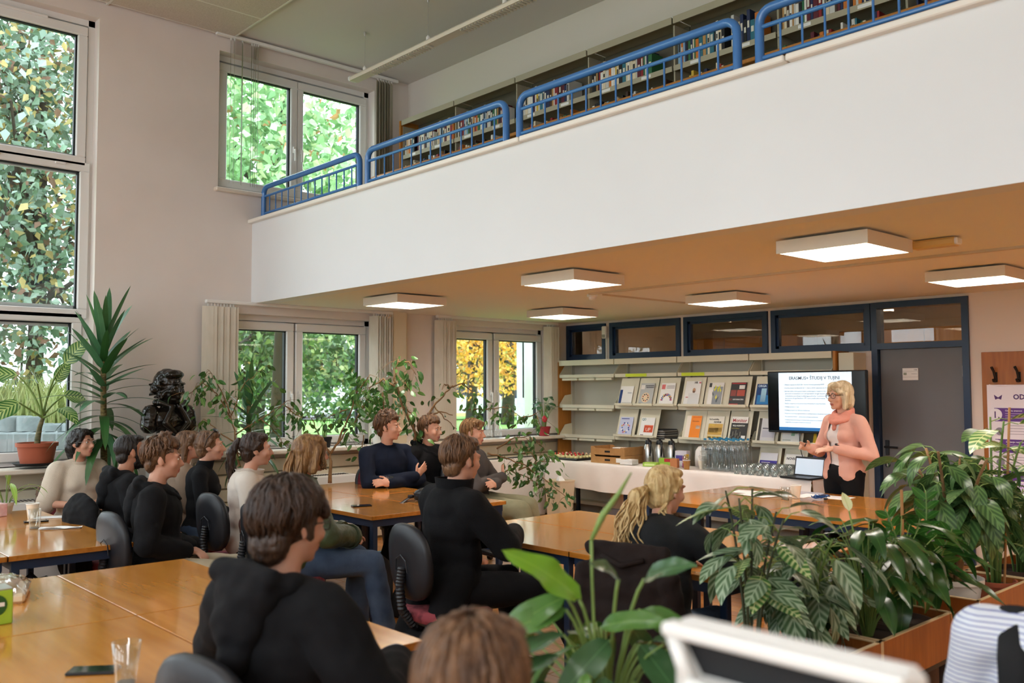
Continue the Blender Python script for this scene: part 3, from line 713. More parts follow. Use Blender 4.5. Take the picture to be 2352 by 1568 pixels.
hr = magazine(1561, 1613, Z1, 'white magazine with a bearded man in a white shirt on the cover', 'eeeeec', [(.25, .95, .02, .5, 'e4e4e4'), (.1, .3, .32, .35, 'c04050')], [('HR', .55, .9, .034, '23252a', .0012), ('M', .86, .9, .03, 'c8404e', .0012)], w=.21, h=.29)
e = MB().ell((.02, -.003, .18), (.021, .002, .028)); e.build('cover_print', flat('b98a6c'), hr); MB().ell((.02, -.0035, .165), (.019, .002, .016)).build('cover_print', flat('6a4a38'), hr)
MB().add([(-.05, -.003, .02), (.095, -.003, .02), (.085, -.003, .12), (.035, -.003, .15), (.005, -.003, .15), (-.04, -.003, .12)], [(0, 1, 2, 3, 4, 5)]).build('cover_print', flat('dfe1e2'), hr)
m5 = magazine(1613, 1667, Z1, 'magazine with yellow and grey leaf pattern and a black square', 'eceae4', [(.03, .2, .8, .98, '1a1a1c'), (.34, .95, .02, .82, '8d949a'), (.05, .3, .04, .7, 'f4f2ee')], [], w=.2)
for k in range(9):
    x, z = -.03+.1*srng.random(), .03+.17*srng.random(); a = srng.random()*3
    MB().add([(x, -.003, z), (x+.012, -.003, z+.02), (x+.004+.02*math.cos(a), -.003, z+.06), (x-.012, -.003, z+.025)], [(0, 1, 2, 3)]).build('cover_print', flat(['cfd22a', 'e8e05a', '5a646c'][k % 3]), m5)
magazine(1664, 1719, Z1, 'black and red magazine titled Informatika on the upper magazine row', '17151a', [(.05, .4, .42, .68, '8a3a34'), (.45, .95, .42, .68, 'b0483a'), (.55, .9, .72, .88, 'e8e4e0'), (.05, .95, .93, .98, 'b03038'), (.05, .6, .03, .1, 'c03a3a')], [('12', .03, .24, .03, 'd05048'), ('INFORMATIKA', .24, .25, .021, 'f0f0f0', .0006)], w=.2)
magazine(1726, 1780, Z1, 'glowing blue magazine half hidden by the screen', '0e3f7a', [(.1, .9, .1, .5, '2a80c0'), (.3, .6, .2, .8, 'a8d8f0')], [('ORGA', .08, .86, .035, 'd8ecff', .001)], h=.25)
# second row
m8 = magazine(1412, 1456, Z2, 'lilac magazine with a ring of coloured dots', 'c9cfea', [(.1, .7, .88, .93, '5a6ab0')], [], h=.235)
for k in range(16):
    a = k*2*math.pi/16; rr = .05+.012*(k % 2)
    MB().cyl((rr*math.cos(a), -.003, .1+rr*math.sin(a)), (rr*math.cos(a), -.0015, .1+rr*math.sin(a)), .011, n=8).build('cover_print', flat(['3a4a9a', 'd0608a', 'e8b050', '6a80c8', 'f4f4fa'][k % 5]), m8)
magazine(1459, 1507, Z2, 'white magazine with the orange UP square', 'f4f3f1', [(.3, .95, .22, .56, 'd2502c'), (.3, .95, .56, .6, 'e07050'), (.1, .32, .04, .1, '5a2040')], [('QD', .05, .84, .04, '3a7a80', .0006), ('UP', .42, .28, .062, 'f6e8e0')], h=.235)
magazine(1562, 1614, Z2, 'orange journal with a white spine strip', 'f0e6da', [(.3, 1.0, .0, 1.0, 'f08a1e'), (.68, .95, .44, .58, 'f4ead8'), (.4, .98, .92, .96, 'e06a10')], [('Informatica', .4, .74, .02, 'a04a10', .0004)])
magazine(1612, 1666, Z2, 'computer news magazine with a golden device photo', 'e2ddd0', [(.04, .96, .2, .68, 'c9a24a'), (.1, .7, .3, .5, '7a5a20'), (.45, .95, .34, .52, 'f4e8b0'), (.04, .96, .03, .18, 'd8c070'), (.1, .3, .05, .13, '4a3a20'), (.4, .6, .05, .13, '5a3a20'), (.68, .88, .05, .13, '3a3020')], [('Računalniške', .04, .84, .024, '1a1a1a', .0006), ('novice', .36, .72, .036, '1a1a1a', .001), ('AVTOBUS', .08, .6, .016, 'f0e040')], w=.205)
magazine(1666, 1720, Z2, 'black magazine with the red Monitor title', '121315', [(.0, 1, .74, 1.0, 'ece8e2'), (.7, .95, .08, .22, 'e8e8e6'), (.0, 1.0, .0, .05, 'a82a2a')]+[(.05+.09*i, .1+.09*i, .08+.05*((i*7) % 5), .2+.06*((i*3) % 5), '6a6a60') for i in range(7)], [('Monitor', .05, .78, .054, 'a01e24', .001), ('ROJ AGENTOV', .1, .6, .023, 'e8e8e0', .0006), ('umetna inteligenca', .05, .5, .013, 'd8c84a')], w=.205)
magazine(1730, 1784, Z2, 'spiral bound grey report below the screen', 'c8c8ca', [(.0, .16, .0, 1.0, '3a3632'), (.25, .95, .2, .5, 'b4b4c0'), (.25, .95, .55, .6, '60606a')], [], h=.26)
magazine(1787, 1842, Z2, 'white leaflet with a pale green leaf below the screen', 'f2f3ee', [(.5, .7, .3, .6, '9ac0a0'), (.7, .85, .4, .75, 'a8ccb0'), (.05, .5, .1, .14, 'b8c0b8')], [], h=.26)
magazine(1862, 1912, Z2, 'yellow magazine with a portrait between screen and presenter', 'e2b92a', [(.2, .8, .1, .6, 'd8a078')], [], h=.26)
magazine(1733, 1786, Z3+.05, 'violet blue brochure above the drinking glasses', 'dfe0e8', [(.0, 1, .0, .62, '4a3fa0'), (.1, .6, .5, .54, 'e8e8f4')], [], h=.22)
magazine(1790, 1846, Z3+.05, 'newsletter headed Novice above the drinking glasses', 'eae8e4', [(.05, .95, .1, .5, '6a6a68')], [('NOVICE', .06, .72, .036, '2a2030', .001)], h=.22)
magazine(1858, 1900, Z3+.1, 'dark purple magazine with yellow letters beside the presenter', '2a1f52', [(.1, .6, .5, .54, 'd8d0e8')], [('em', .06, .22, .09, 'e6c62a', .001), ('39', .1, .8, .035, 'e6c62a')], h=.26)
for k, (u, z, n) in enumerate(((1530, Z2-.015, 9), (1545, Z1-.02, 4), (1608, Z1-.02, 6), (1725, Z1-.02, 5), (1724, Z2-.02, 7))):
    for i in range(n):
        x = ony(u, 900, 8.6).x
        if k == 0: x -= .06
        o = MB().bbox((0, 0, 0), (.21, .26 if k == 0 else .15, .012), .002).build('magazine', flat(['2c2c30', '8a8a88', '4a4038', 'b8b4ac'][(i+k) % 4]), None, loc=(x+srng.uniform(-.01, .01), 8.62+(.0 if k == 0 else .04), z-.008+i*.013), rot=(0, 0, srng.uniform(-.06, .06)))
        lab = 'old magazine lying in the pile '+['on the open shelf beside the orange UP cover', 'behind the white cover with coloured balls', 'behind the cover with the bearded man', 'behind the black and red cover', 'behind the red Monitor title'][k]
        tag(o, lab, 'magazine', lab)
# ---------------------------------------------------------------- presentation screen
tv = thing('presentation_screen', 'large black flat screen on a stand showing a pale blue slide', 'screen', (-4.6, 8.33, 0))
SWD, SHT, SZC = 1.075, .63, 1.505
MB().bbox((0, .02, SZC), (SWD, .05, SHT), .008).build('bezel', M_black, tv)
MB().b2((-SWD/2+.012, -.0065, SZC-SHT/2+.02), (SWD/2-.012, -.0055, SZC+SHT/2-.012)).build('display_glass', mat('screen_black', '05070c', .12), tv)
sl0, sl1 = -SWD/2+.135, SWD/2-.145
M_slide = mat('slide_light', 'dcecf8', .4, emit=.55, ecol=(.72, .87, 1.0))
sl = MB().b2((sl0, -.0085, SZC-SHT/2+.025), (sl1, -.007, SZC+SHT/2-.016)).build('slide', M_slide, tv)
MB().b2((sl0, -.0095, SZC-SHT/2+.025), (sl1, -.0084, SZC-SHT/2+.058)).build('slide_footer', mat('slide_blue', '2a6fb0', .4, emit=.3, ecol=(.02, .16, .45)), sl)
def stx(s, x, z, size, c='404a58', b=0, ax='LEFT'): text_mesh(s, size, flat(c), 'lettering', sl, (x, -.0092, z), RTXT, ax, .0002, b)
zt = SZC+SHT/2
stx('ERASMUS+ ŠTUDIJ V TUJINI', (sl0+sl1)/2, zt-.088, .046, '3c4a5a', .0003, 'CENTER')
bul = ['• Objava razpisa za 2027/28 – konec meseca januarja 2027', '• Interna prijava na fakulteti do 1. marca 2027 (izberete do 3 razpisna mesta)', '• Izbirate lahko med partnerskimi institucijami s katerimi ima',
       '   sporazum za izmenjavo ter tudi sporazumi drugih fakultet pri', '   uveljavljanju sorodnega študijskega področja. V primeru izbire', '   sporazuma druge fakultete UM, mora predhodno mnenje', '   fakultete.',
       '• Sledijo razgovori z Erasmus koordinatorjem vaše fakultete', '• Oddaja prijave v tujo', '• Oddaja prijave na izbrano institucijo', '• Priprava Learning agreementa in usklajevanje z Erasmus koordinatorjem', '• Acceptance letter – prejmete od tuje institucije', '• Oddaja dokumentacije mednarodni pisarni na Univerzi in podpis', '   pogodbe za prejem finančne dotacije']
zz = [0, .036, .072, .098, .124, .148, .172, .206, .243, .28, .315, .35, .386, .411]
for s, dz in zip(bul, zz): stx(s, sl0+.055, zt-.145-dz*.93, .0192)
for i in range(4): stx('———————', sl0+.14+i*.15, SZC-SHT/2+.034, .009, 'cfe0f0')
MB().bbox((.02, .055, .62), (.07, .04, 1.3), .006).build('pole', M_black, tv)
MB().bbox((.02, .0, .018), (.7, .2, .03), .006).build('base_plate', M_black, tv)
MB().tube([(-.2, .03, 1.19), (-.19, .02, 1.05), (-.17, .03, .95), (-.15, .04, .86)], .004, 6).build('cable', M_black, tv)
# ---------------------------------------------------------------- door sign, hook board, poster, sensor
p = ony(2089, 859, YB)
r = thing('door_sign', 'small silver and white room sign on the grey door', 'sign', (p.x, YB+.026, p.z))
MB().bbox((0, -.005, 0), (.155, .008, .12), .002).build('plate', mat('sign_silver', 'd6d6d2', .35), r)
for z, h in ((.044, .028), (.0, .05), (-.044, .026)): MB().b2((-.073, -.0105, z-h/2), (.073, -.0095, z+h/2)).build('insert', flat('eeeeea'), r)
txt(r, '106', .068, .036, .022, '55585c', -.011, ax='RIGHT'); txt(r, 'Predavalnica', .068, .0, .011, '7a7c80', -.011, ax='RIGHT')
MB().b2((-.065, -.0115, -.008), (-.035, -.0105, .015)).build('logo', flat('9aa08a'), r)
hb = thing('coat_hook_board', 'orange wood wall board with black coat hooks beside the grey door', 'board', (-2.35, YB, 0))
MB().bbox((0, -.012, 1.22), (1.66, .02, 1.5), .003).build('board', wood_mat('hookboard_wood', 'b06a24', '9a5818', .4, axis=2, scale=3), hb)
hk = MB().tube([(0, -.03, .0), (0, -.045, .03), (-.004, -.06, .075), (-.012, -.085, .11)], [.011, .011, .011, .013], 8).tube([(0, -.03, .0), (0, -.05, -.02), (0, -.075, -.018), (0, -.085, 0)], [.011, .011, .011, .012], 8).bbox((0, -.025, .02), (.03, .012, .09), .004)
hm = hk.mesh('coat_hook', M_black, 'auto')
for i in range(8): link('coat_hook', hm, hb, (-.71+i*.195, 0, 1.72))
po = thing('poster', 'white and purple open science poster hanging from the coat hooks', 'poster', (-2.71, YB-.05, 1.18))
MB().bbox((0, 0, 0), (.84, .002, .98), .0005).build('sheet', mat('poster_paper', 'efe9f0', .5), po)
MB().tube([(-.4, -.003, .49), (-.3, -.008, .478), (-.2, -.004, .486), (0, -.006, .481), (.2, -.004, .487), (.4, -.003, .49)], .004, 6).build('torn_edge', flat('f4f0f2'), po)
txt(po, 'ODPRTA ZNANOST', -.2, .36, .062, '4a2468', -.003, .0018)
MB().add([(-.36, -.003, .4), (-.325, -.003, .375), (-.29, -.003, .4), (-.3, -.003, .355), (-.325, -.003, .365), (-.35, -.003, .355)], [(0, 1, 5), (1, 4, 5), (1, 2, 3), (1, 3, 4)]).build('logo', flat('4a2468'), po)
for k, (n, hd, z) in enumerate((('1.', 'Odprta znanost', .22), ('3.', 'Deljenje raziskovalnih podatkov', -.06), ('5.', 'Navajanje podatkov', -.31))):
    patch(po, -.36, .41, z-.06, z+.06, '5c2f86', 'banner', -.0015, .001)
    MB().cyl((-.35, -.003, z), (-.35, -.0045, z), .055, n=24).build('number_disc', flat('f2eef4'), po)
    txt(po, n, -.375, z-.03, .085, '4a2468', -.005, .001); txt(po, hd, -.27, z+.03, .022, 'e8dff0', -.003, .0004)
    for i in range(3): patch(po, -.27, .36-.05*(i % 2), z+.008-i*.02, z+.014-i*.02, 'b8a0cc', 'text_line', -.0026, .0006)
    if k < 2:
        for i in range(4): patch(po, -.25, .36-.04*(i % 3), z-.1-i*.025, z-.094-i*.025, 'b9b0bd', 'text_line', -.0015, .0006)
        MB().lathe([(.0, 0), (.035, .0), (.035, .004)], 14, (-.32, -.004, z-.15), R=rotm(math.pi/2)).build('icon', flat('8a8494'), po)
patch(po, -.41, .41, -.48, -.385, 'd9c4ec', 'footer_band', -.0015, .001); txt(po, 'CENTRI ZA RAZISKOVANJE', -.36, -.42, .034, '4a2468', -.003, .0008)
s_ = thing('motion_sensor', 'small cream motion sensor on the post between clerestory panes', 'sensor', (clere[0][1]+.012, YB-.045, 2.38))
MB().bbox((0, 0, 0), (.075, .05, .16), .01).build('case', M_whitepl, s_); MB().bbox((0, -.026, -.05), (.05, .008, .04), .003).build('lens', mat('lens_grey', '9a9a94', .3), s_)
tag(MB().b2((clere[0][1]+.004, YB-.02, 1.99), (clere[0][1]+.022, YB-.004, 2.3)).build('cable_duct', M_whitepl), 'thin cream cable duct below the motion sensor', 'duct')
# back room seen through the clerestory: cupboards, lamps, plants
M_cup = wood_mat('cupboard_wood', 'a9742f', '946326', .5, axis=2, scale=3)
for x0, x1, l in ((-8.3, -6.5, 'next to the window side'), (-5.9, -4.2, 'behind the clerestory pane above the screen')):
    r = thing('tall_cupboard', 'brown wooden cupboard in the rear room '+l, 'cupboard', ((x0+x1)/2, YB+2.6, 0))
    MB().bbox((0, .2, 1.2), (x1-x0, .5, 2.4), .004).build('carcass', M_cup, r)
    for i in range(3): 
        d_ = MB().bbox((x0-(x0+x1)/2+(i+.5)*(x1-x0)/3, -.06, 1.2), ((x1-x0)/3-.008, .02, 2.36), .004).build('door', M_cup, r)
        MB().bbox((x0-(x0+x1)/2+(i+.85)*(x1-x0)/3, -.078, 1.9), (.012, .014, .12), .003).build('handle', M_alu, d_)
for x, y in ((-6.9, 10.2), (-4.7, 10.2), (-2.5, 10.2), (-3.1, 11.3)): ceiling_lamp(x, y, 'louvre lamp in the rear room '+{-6.9: 'by the first cupboard', -4.7: 'over the second cupboard', -2.5: 'just behind the door pane', -3.1: 'deep behind the door pane'}[x], z=2.70, grp='louvre lamps in the rear room')
# ---------------------------------------------------------------- buffet table
M_cloth = mat('table_cloth', 'efe9e4', .75, col2='e6ded8', scale=3, bump=.25, bscale=2.5)
BX, BX2, BY, BY2, BZ = -7.95, -4.38, 7.84, 8.37, .775
bt = thing('buffet_table', 'long buffet table on dark legs under the white cloth', 'table', ((BX+BX2)/2, (BY+BY2)/2, 0))
MB().b2((-(BX2-BX)/2+.03, -(BY2-BY)/2+.03, BZ-.04), ((BX2-BX)/2-.03, (BY2-BY)/2-.03, BZ-.012)).build('tabletop', M_table, bt)
for i in range(4):
    for sy in (-1, 1): MB().bbox((-(BX2-BX)/2+.1+i*((BX2-BX)-.2)/3, sy*.2, .367), (.042, .042, .734), .004).build('leg', M_steelblue, bt)
ck = MB(); crng = random.Random(2)
def cloth_pt(s, t):
    # s 0..1 along x ; t 0..1 from back edge over the top and down the front
    x = BX+(BX2-BX)*s
    prof = [(BY2+.006, BZ-.10), (BY2+.005, BZ), (BY-.004, BZ), (BY-.012, BZ-.02), (BY-.02, BZ-.285)]
    k = t*4; i = min(int(k), 3); a, b = prof[i], prof[i+1]; f = k-i
    y, z = a[0]+(b[0]-a[0])*f, a[1]+(b[1]-a[1])*f
    if i == 3:
        y += -.03*f*(math.sin(x*7)*.5+.5*math.sin(x*17+1))-.012*f; z += f*(.02*math.sin(x*2.1)-.015)
    return (x, y, z)
ck.grid(cloth_pt, 120, 24)
for sx, xx in ((0, BX), (1, BX2)):
    dirx = -1 if sx == 0 else 1
    ck.grid(lambda u, v: (xx+dirx*(.004+.03*v*(1+.6*math.sin(u*9))), BY+(BY2-BY)*u-.02*v*(1-u), BZ-.3*v), 14, 8)
tag(ck.build('tablecloth', M_cloth, None, smooth=True), 'white cloth draped over the long buffet table', 'tablecloth')
# ---------------------------------------------------------------- buffet food and drink
M_kraft = mat('cardboard', 'b58a58', .8, col2='a97e4d', scale=20)
M_steel = mat('brushed_steel', 'c4c2bd', .28, metal=1.0)
M_gl = mat('clear_glass', 'f4fbfb', .02, trans=1.0, ior=1.2)
M_gl2 = glass_mat('thin_glass', (.94, .97, .97), base=.10)
M_water = mat('water', 'e8f4fa', .0, trans=1.0, ior=1.05)
M_paper = mat('paper_white', 'f1f0ee', .7)
M_cupm = mat('cup_paper', 'efe4d0', .6)
def tumbler(x, y, z, label, grp=None, r=.038, h=.10, water=0, name='tumbler', rb=None):
    t = thing(name, label, 'glass', (x, y, z), 0, grp); rb = rb or r*.72
    MB().lathe([(0, 0), (rb, 0), (r, h), (r-.0025, h), (rb-.002, .008), (0, .008)], 20, cap=False).build('glass_wall', M_gl2, t, smooth=True)
    MB().lathe([(rb-.003, .001), (rb, .0), (rb+.0005, .009), (rb-.003, .0095), (0, .0085)], 20, cap=False).build('base', mat('glass_base', 'dfe8ea', .1, trans=.7), t, smooth=True)
    if water:
        rw = rb+(r-rb)*water-.003
        MB().lathe([(0, .0095), (rb-.002, .0095), (rw, h*water), (0, h*water)], 20, cap=False).build('water', glass_mat('water_fill', (.93, .96, .97), base=.08), t, smooth='auto')
        MB().lathe([(rw-.002, h*water-.001), (rw, h*water), (rw, h*water+.001)], 20, cap=False).build('water_rim', M_whitepl, t)
    return t
def paper_cup(x, y, z, label, m=M_cupm, s=1.0, grp=None):
    t = thing('paper_cup', label, 'cup', (x, y, z), 0, grp)
    MB().lathe([(0, .004), (.026*s, .0), (.0385*s, .092*s), (.0365*s, .092*s), (.0245*s, .006), (0, .006)], 22, cap=False).build('cup_wall', m, t, smooth='auto')
    MB().lathe([(.038*s, .089*s), (.0405*s, .0905*s), (.0405*s, .0935*s), (.038*s, .095*s), (.0362*s, .093*s)], 22, cap=False).build('rolled_rim', M_paper, t, smooth=True)
    return t
bz = BZ+.002
tr = thing('dessert_tray', 'black plastic tray of small desserts at the buffet end', 'tray', (-7.72, 8.08, bz))
MB().bbox((0, 0, .012), (.44, .34, .024), .006).build('tray', M_black, tr)
drng = random.Random(8)
for i in range(6):
    for j in range(5):
        d = thing('dessert', 'bite-size cream and fruit dessert on the black tray', 'dessert', (-7.72-.175+i*.07+drng.uniform(-.008, .008), 8.08-.13+j*.065, bz+.0245), drng.random()*6, 'desserts on the black tray')
        MB().lathe([(0, 0), (.026, 0), (.028, .018), (.022, .03), (0, .034)], 12, cap=False).build('cream_base', mat('dessert_cream', 'e6dba4', .6), d, smooth=True)
        MB().ell((0, 0, .042), (.016, .014, .016), n=10, m=6).build('fruit', flat(['b0282c', 'd04034', '8a1c22', 'e0c0a0'][drng.randrange(4)]), d, smooth=True)
        MB().ell((.014, .006, .036), (.008, .008, .006), n=8, m=5).build('leaf', flat('5a8a34'), d, smooth=True)
def crate(x, y, z, rz, label, h=.095, w=.50, dd=.36):
    c = thing('cardboard_crate', label, 'box', (x, y, z), rz); t = .006
    MB().b2((-w/2, -dd/2, 0), (w/2, dd/2, .006)).build('base', M_kraft, c)
    for sy in (-1, 1):
        m = MB(); yy = sy*dd/2; poly = [(-w/2, 0), (w/2, 0), (w/2, h), (w/2-.05, h), (w/2-.07, h-.02), (-w/2+.07, h-.02), (-w/2+.05, h), (-w/2, h)]; n = len(poly)
        m.add([(a, yy+e, b) for e in (-t/2, t/2) for a, b in poly], [tuple(range(n)), tuple(range(n, 2*n))[::-1]]+[(i, n+i, n+(i+1) % n, (i+1) % n) for i in range(n)])
        s = m.build('side', M_kraft, c)
        MB().bbox((0, yy-.0035*1, h*.42), (.08, .003, .022), .001).build('hand_hole', M_blackm, s)
    for sx in (-1, 1): MB().b2((sx*w/2-t/2, -dd/2, 0), (sx*w/2+t/2, dd/2, h)).build('end_wall', M_kraft, c)
    return c
crate(-7.02, 8.1, bz, .04, 'lower brown cardboard crate on the buffet'); c2 = crate(-7.02, 8.1, bz+.097, .04, 'upper brown cardboard crate stacked on the lower crate')
MB().bbox((.15, -.1, .085), (.2, .1, .01), .003).build('paper_liner', M_paper, c2)
MB().b2((.13, -.1845, -.08), (.2, -.1835, -.03)).build('crate_label', M_paper, c2)
nk = thing('napkin_pack', 'plastic wrapped pack of white napkins on the buffet', 'napkins', (-6.72, 7.96, bz), .1)
for i in range(4): MB().bbox((0, 0, .012+i*.014), (.17, .13, .0135), .004).build('napkin_stack', M_paper, nk)
def thermos(x, y, label):
    t = thing('thermos_jug', label, 'jug', (x, y, bz), -2.2, 'steel thermos jugs on the buffet')
    MB().lathe([(0, 0), (.055, 0), (.06, .01), (.062, .08), (.056, .16), (.042, .215), (.036, .23)], 26, cap=False).build('body', M_steel, t, smooth=True)
    MB().lathe([(.037, .228), (.039, .235), (.036, .265), (.03, .275), (0, .278)], 22, cap=False).build('collar', M_black, t, smooth='auto')
    MB().bbox((.0, -.035, .255), (.03, .05, .03), .01).build('spout', M_black, t)
    MB().bbox((.0, .005, .285), (.022, .045, .014), .005, rotm(-.3)).build('lever', M_black, t)
    MB().tube([(0, .035, .255), (0, .08, .25), (0, .092, .2), (0, .085, .14), (0, .066, .1)], [.01, .011, .011, .01, .009], 8).build('handle', M_black, t, smooth=True)
for i, (x, y, l) in enumerate(((-6.63, 8.2, 'next to the cardboard crates'), (-6.5, 8.24, 'between the two others'), (-6.36, 8.28, 'behind the tea boxes'))): thermos(x, y, 'steel thermos jug with black lid '+l)
def carton(x, y, rz, s, c, label, prints=()):
    t = thing('tea_carton', label, 'carton', (x, y, bz), rz); MB().bbox((0, 0, s[2]/2), s, .002).build('box', flat(c), t)
    for (a, b, z0, z1, col) in prints: MB().b2((a, -s[1]/2-.0008, z0), (b, -s[1]/2+.0002, z1)).build('print', flat(col), t)
carton(-6.3, 8.12, .3, (.17, .08, .09), '8fb63a', 'green tea carton with a red emblem on the buffet', [(-.02, .06, .05, .088, 'b02030'), (-.07, -.03, .01, .03, 'c8d870')])
carton(-6.42, 7.98, .3, (.16, .09, .045), '9cc24a', 'low green carton in front of the tea boxes', [(-.06, .06, .01, .03, 'd8e8a0')])
carton(-6.12, 8.02, .2, (.085, .06, .1), 'b9774a', 'brown carton between the tea boxes and paper cups')
carton(-6.05, 8.12, .2, (.05, .05, .12), 'b03a68', 'magenta carton beside the glass of yellow sticks', [(-.02, .02, .05, .09, 'e8e0e0')])
carton(-6.2, 8.27, .2, (.14, .09, .17), 'dcd8e6', 'white and violet carton behind the tea boxes', [(-.06, .06, .06, .12, '5a4a9a')])
kt = thing('milk_jug', 'white rounded jug behind the yellow sugar sticks', 'jug', (-5.98, 8.3, bz)); MB().lathe([(0, 0), (.055, 0), (.06, .1), (.05, .18), (.02, .225), (0, .23)], 20, cap=False).build('body', M_whitepl, kt, smooth=True); MB().tube([(.05, 0, .17), (.085, 0, .15), (.08, 0, .08), (.055, 0, .05)], .008, 8).build('handle', M_whitepl, kt, smooth=True)
sg = tumbler(-5.96, 8.02, bz, 'tall glass filled with yellow sugar sticks', r=.042, h=.14)
for i in range(9): MB().bbox((.022*math.cos(i*.8)*(i % 3)/2, .022*math.sin(i*.8)*(i % 3)/2, .085), (.008, .006, .14), .002, rotm(.1*math.sin(i), .12*math.cos(i), i)).build('sugar_stick', flat(['d8b62a', 'c89a20', 'e6d060'][i % 3]), sg)
for k, (x, y, n) in enumerate(((-5.86, 8.2, 9), (-5.82, 8.1, 5))):
    for i in range(n):
        c = paper_cup(x, y, bz+i*.012, 'paper cup nested in the %s stack beside the water bottles' % ('taller', 'shorter')[k], grp='nested paper cups, stack %d' % (k+1))
paper_cup(-5.9, 7.94, bz, 'single brown paper cup in front of the cup stacks', mat('cup_kraft', 'a9763f', .7), 1.05)
cc = thing('dark_canister', 'small dark canister behind the nested paper cups', 'canister', (-5.88, 8.32, bz)); MB().lathe([(0, 0), (.04, 0), (.04, .2), (.035, .21), (0, .21)], 16, cap=False).build('body', M_black, cc, smooth='auto'); MB().lathe([(.041, .15), (.041, .19)], 16, cap=False).build('band', M_alu, cc)
# water bottles
BPROTO = None
M_pet = glass_mat('bottle_plastic', (.97, .99, 1.0), base=.09)
def bottle_proto():
    t = thing('water_bottle', 'clear plastic water bottle with a blue cap in the cluster on the buffet', 'bottle', (0, 0, 0), 0, 'water bottles on the buffet')
    pr = [(0, .004), (.034, 0), (.041, .012)]
    for i in range(6): pr += [(.041, .03+i*.03), (.0385, .042+i*.03)]
    pr += [(.041, .215), (.039, .245), (.026, .285), (.0145, .305), (.0135, .322)]
    MB().lathe(pr, 18, cap=False).build('bottle_wall', M_pet, t, smooth=True)
    MB().lathe([(0, .006), (.0385, .014), (.0375, .2), (.037, .235), (.025, .278), (0, .285)], 16, cap=False).build('water', glass_mat('bottle_water', (.96, .985, .99), base=.05), t, smooth=True)
    MB().lathe([(.0155, .318), (.0155, .335), (.013, .338), (0, .338)], 16, cap=False).build('cap', flat('2a7fa8'), t, smooth='auto')
    return t
brng = random.Random(4)
for i in range(5):
    for j in range(4):
        if BPROTO is None: BPROTO = o = bottle_proto()
        else: o = copy_tree(BPROTO)
        o.location = (-5.72+i*.088+brng.uniform(-.003, .003), 8.03+j*.09, bz); o.rotation_euler = (0, 0, brng.random()*6)
GP = None
for i in range(7):
    for j in range(6):
        x, y = -5.24+i*.086, 7.89+j*.08
        if x > -4.76: continue
        if GP is None: GP = o = tumbler(0, 0, 0, 'clear empty tumbler in the block of glasses on the buffet', 'empty tumblers on the buffet', r=.037, h=.095)
        else: o = copy_tree(GP)
        o.location = (x+(j % 2)*.03, y, bz)
lt = thing('laptop', 'open black laptop at the buffet end behind the maroon chair', 'laptop', (-4.53, 7.95, bz), -.12)
MB().bbox((0, -.02, .01), (.34, .24, .016), .004).build('keyboard_base', M_black, lt)
lid = MB().bbox((0, .1, .105), (.34, .01, .19), .004, rotm(-.2)).build('lid', M_black, lt)
MB().box((0, .093, .105), (.31, .002, .155), rotm(-.2)).build('display', mat('laptop_display', 'cfe0f2', .3, emit=.15, ecol=(.65, .8, 1)), lid)
# waste bin and cardboard under the buffet
wbn = thing('waste_bin', 'tall cream waste bin with a white bag edge below the buffet', 'bin', (-7.5, 7.62, 0))
MB().lathe([(0, .0), (.14, 0), (.175, .55), (.18, .56), (.18, .575), (.168, .575), (.13, .02), (0, .02)], 4, R=rotm(0, 0, math.pi/4), cap=False).build('body', mat('bin_cream', 'ddd3bb', .5), wbn)
MB().add([(-.05, -.02, .565), (.03, -.05, .565), (.06, .03, .565), (-.04, .05, .565), (.0, .0, .65)], [(0, 1, 4), (1, 2, 4), (2, 3, 4), (3, 0, 4)]).build('bag_edge', M_paper, wbn)
tag(MB().bbox((-6.75, 8.2, .3), (.9, .05, .58), .004).build('leaning_board', mat('beige_board', 'cdb79a', .7)), 'beige board leaning behind the buffet legs', 'board')
tag(MB().bbox((-7.1, 8.16, .12), (.4, .05, .2), .004).build('leaning_print', mat('grey_print', '8f8f98', .6)), 'small grey printed panel standing under the buffet', 'panel')
# ---------------------------------------------------------------- things on the tables
def sheet(x, y, rz, label, s=(.297, .21), z=TZ, grp=None, lines=6):
    o = thing('paper_sheet', label, 'paper', (x, y, z+.0008), rz, grp); MB().bbox((0, 0, .0006), (*s, .0008), .0002).build('sheet', M_paper, o)
    for i in range(lines): MB().b2((-s[0]*.4, s[1]*(.36-.1*i)-.002, .001), (s[0]*(.4-.08*(i % 3)), s[1]*(.36-.1*i)+.0015, .0012)).build('text_line', flat('b9bcc0'), o)
    return o
sheet(-4.32, 6.72, .25, 'white sheet with text lying towards the buffet on the presenter table'); sheet(-4.15, 6.56, -.2, 'white sheet overlapping two others on the presenter table', z=TZ+.002); sheet(-3.95, 6.74, .1, 'white sheet under the tumbler on the presenter table', z=TZ+.0005); sheet(-3.72, 6.86, .05, 'white sheet under the blue lanyard near the presenter', (.42, .21))
tumbler(-3.85, 6.47, TZ+.001, 'water filled tumbler on the presenter table', water=.6, r=.042, h=.098)
paper_cup(-3.83, 6.6, TZ+.002, 'cream paper cup beside the tumbler on the presenter table', s=1.12)
ln = thing('lanyard', 'coiled blue lanyard with a key tag on the presenter table', 'lanyard', (-3.66, 6.66, TZ+.002))
for k in range(4):
    a0 = k*1.3; MB().tube([(.045*math.cos(a0+t*.7)*(1+.3*math.sin(t+k))+.02*(k-1.5), .03*math.sin(a0+t*.7), .01+.012*math.sin(t*.9+k)**2+.006*k) for t in range(9)], .009, 6, flat=.35).build('ribbon', flat(['23579a', '1a3f78', '2f6ab0', '142f5c'][k]), ln, smooth=True)
MB().bbox((.06, -.01, .01), (.03, .02, .012), .003).build('clip', M_black, ln)
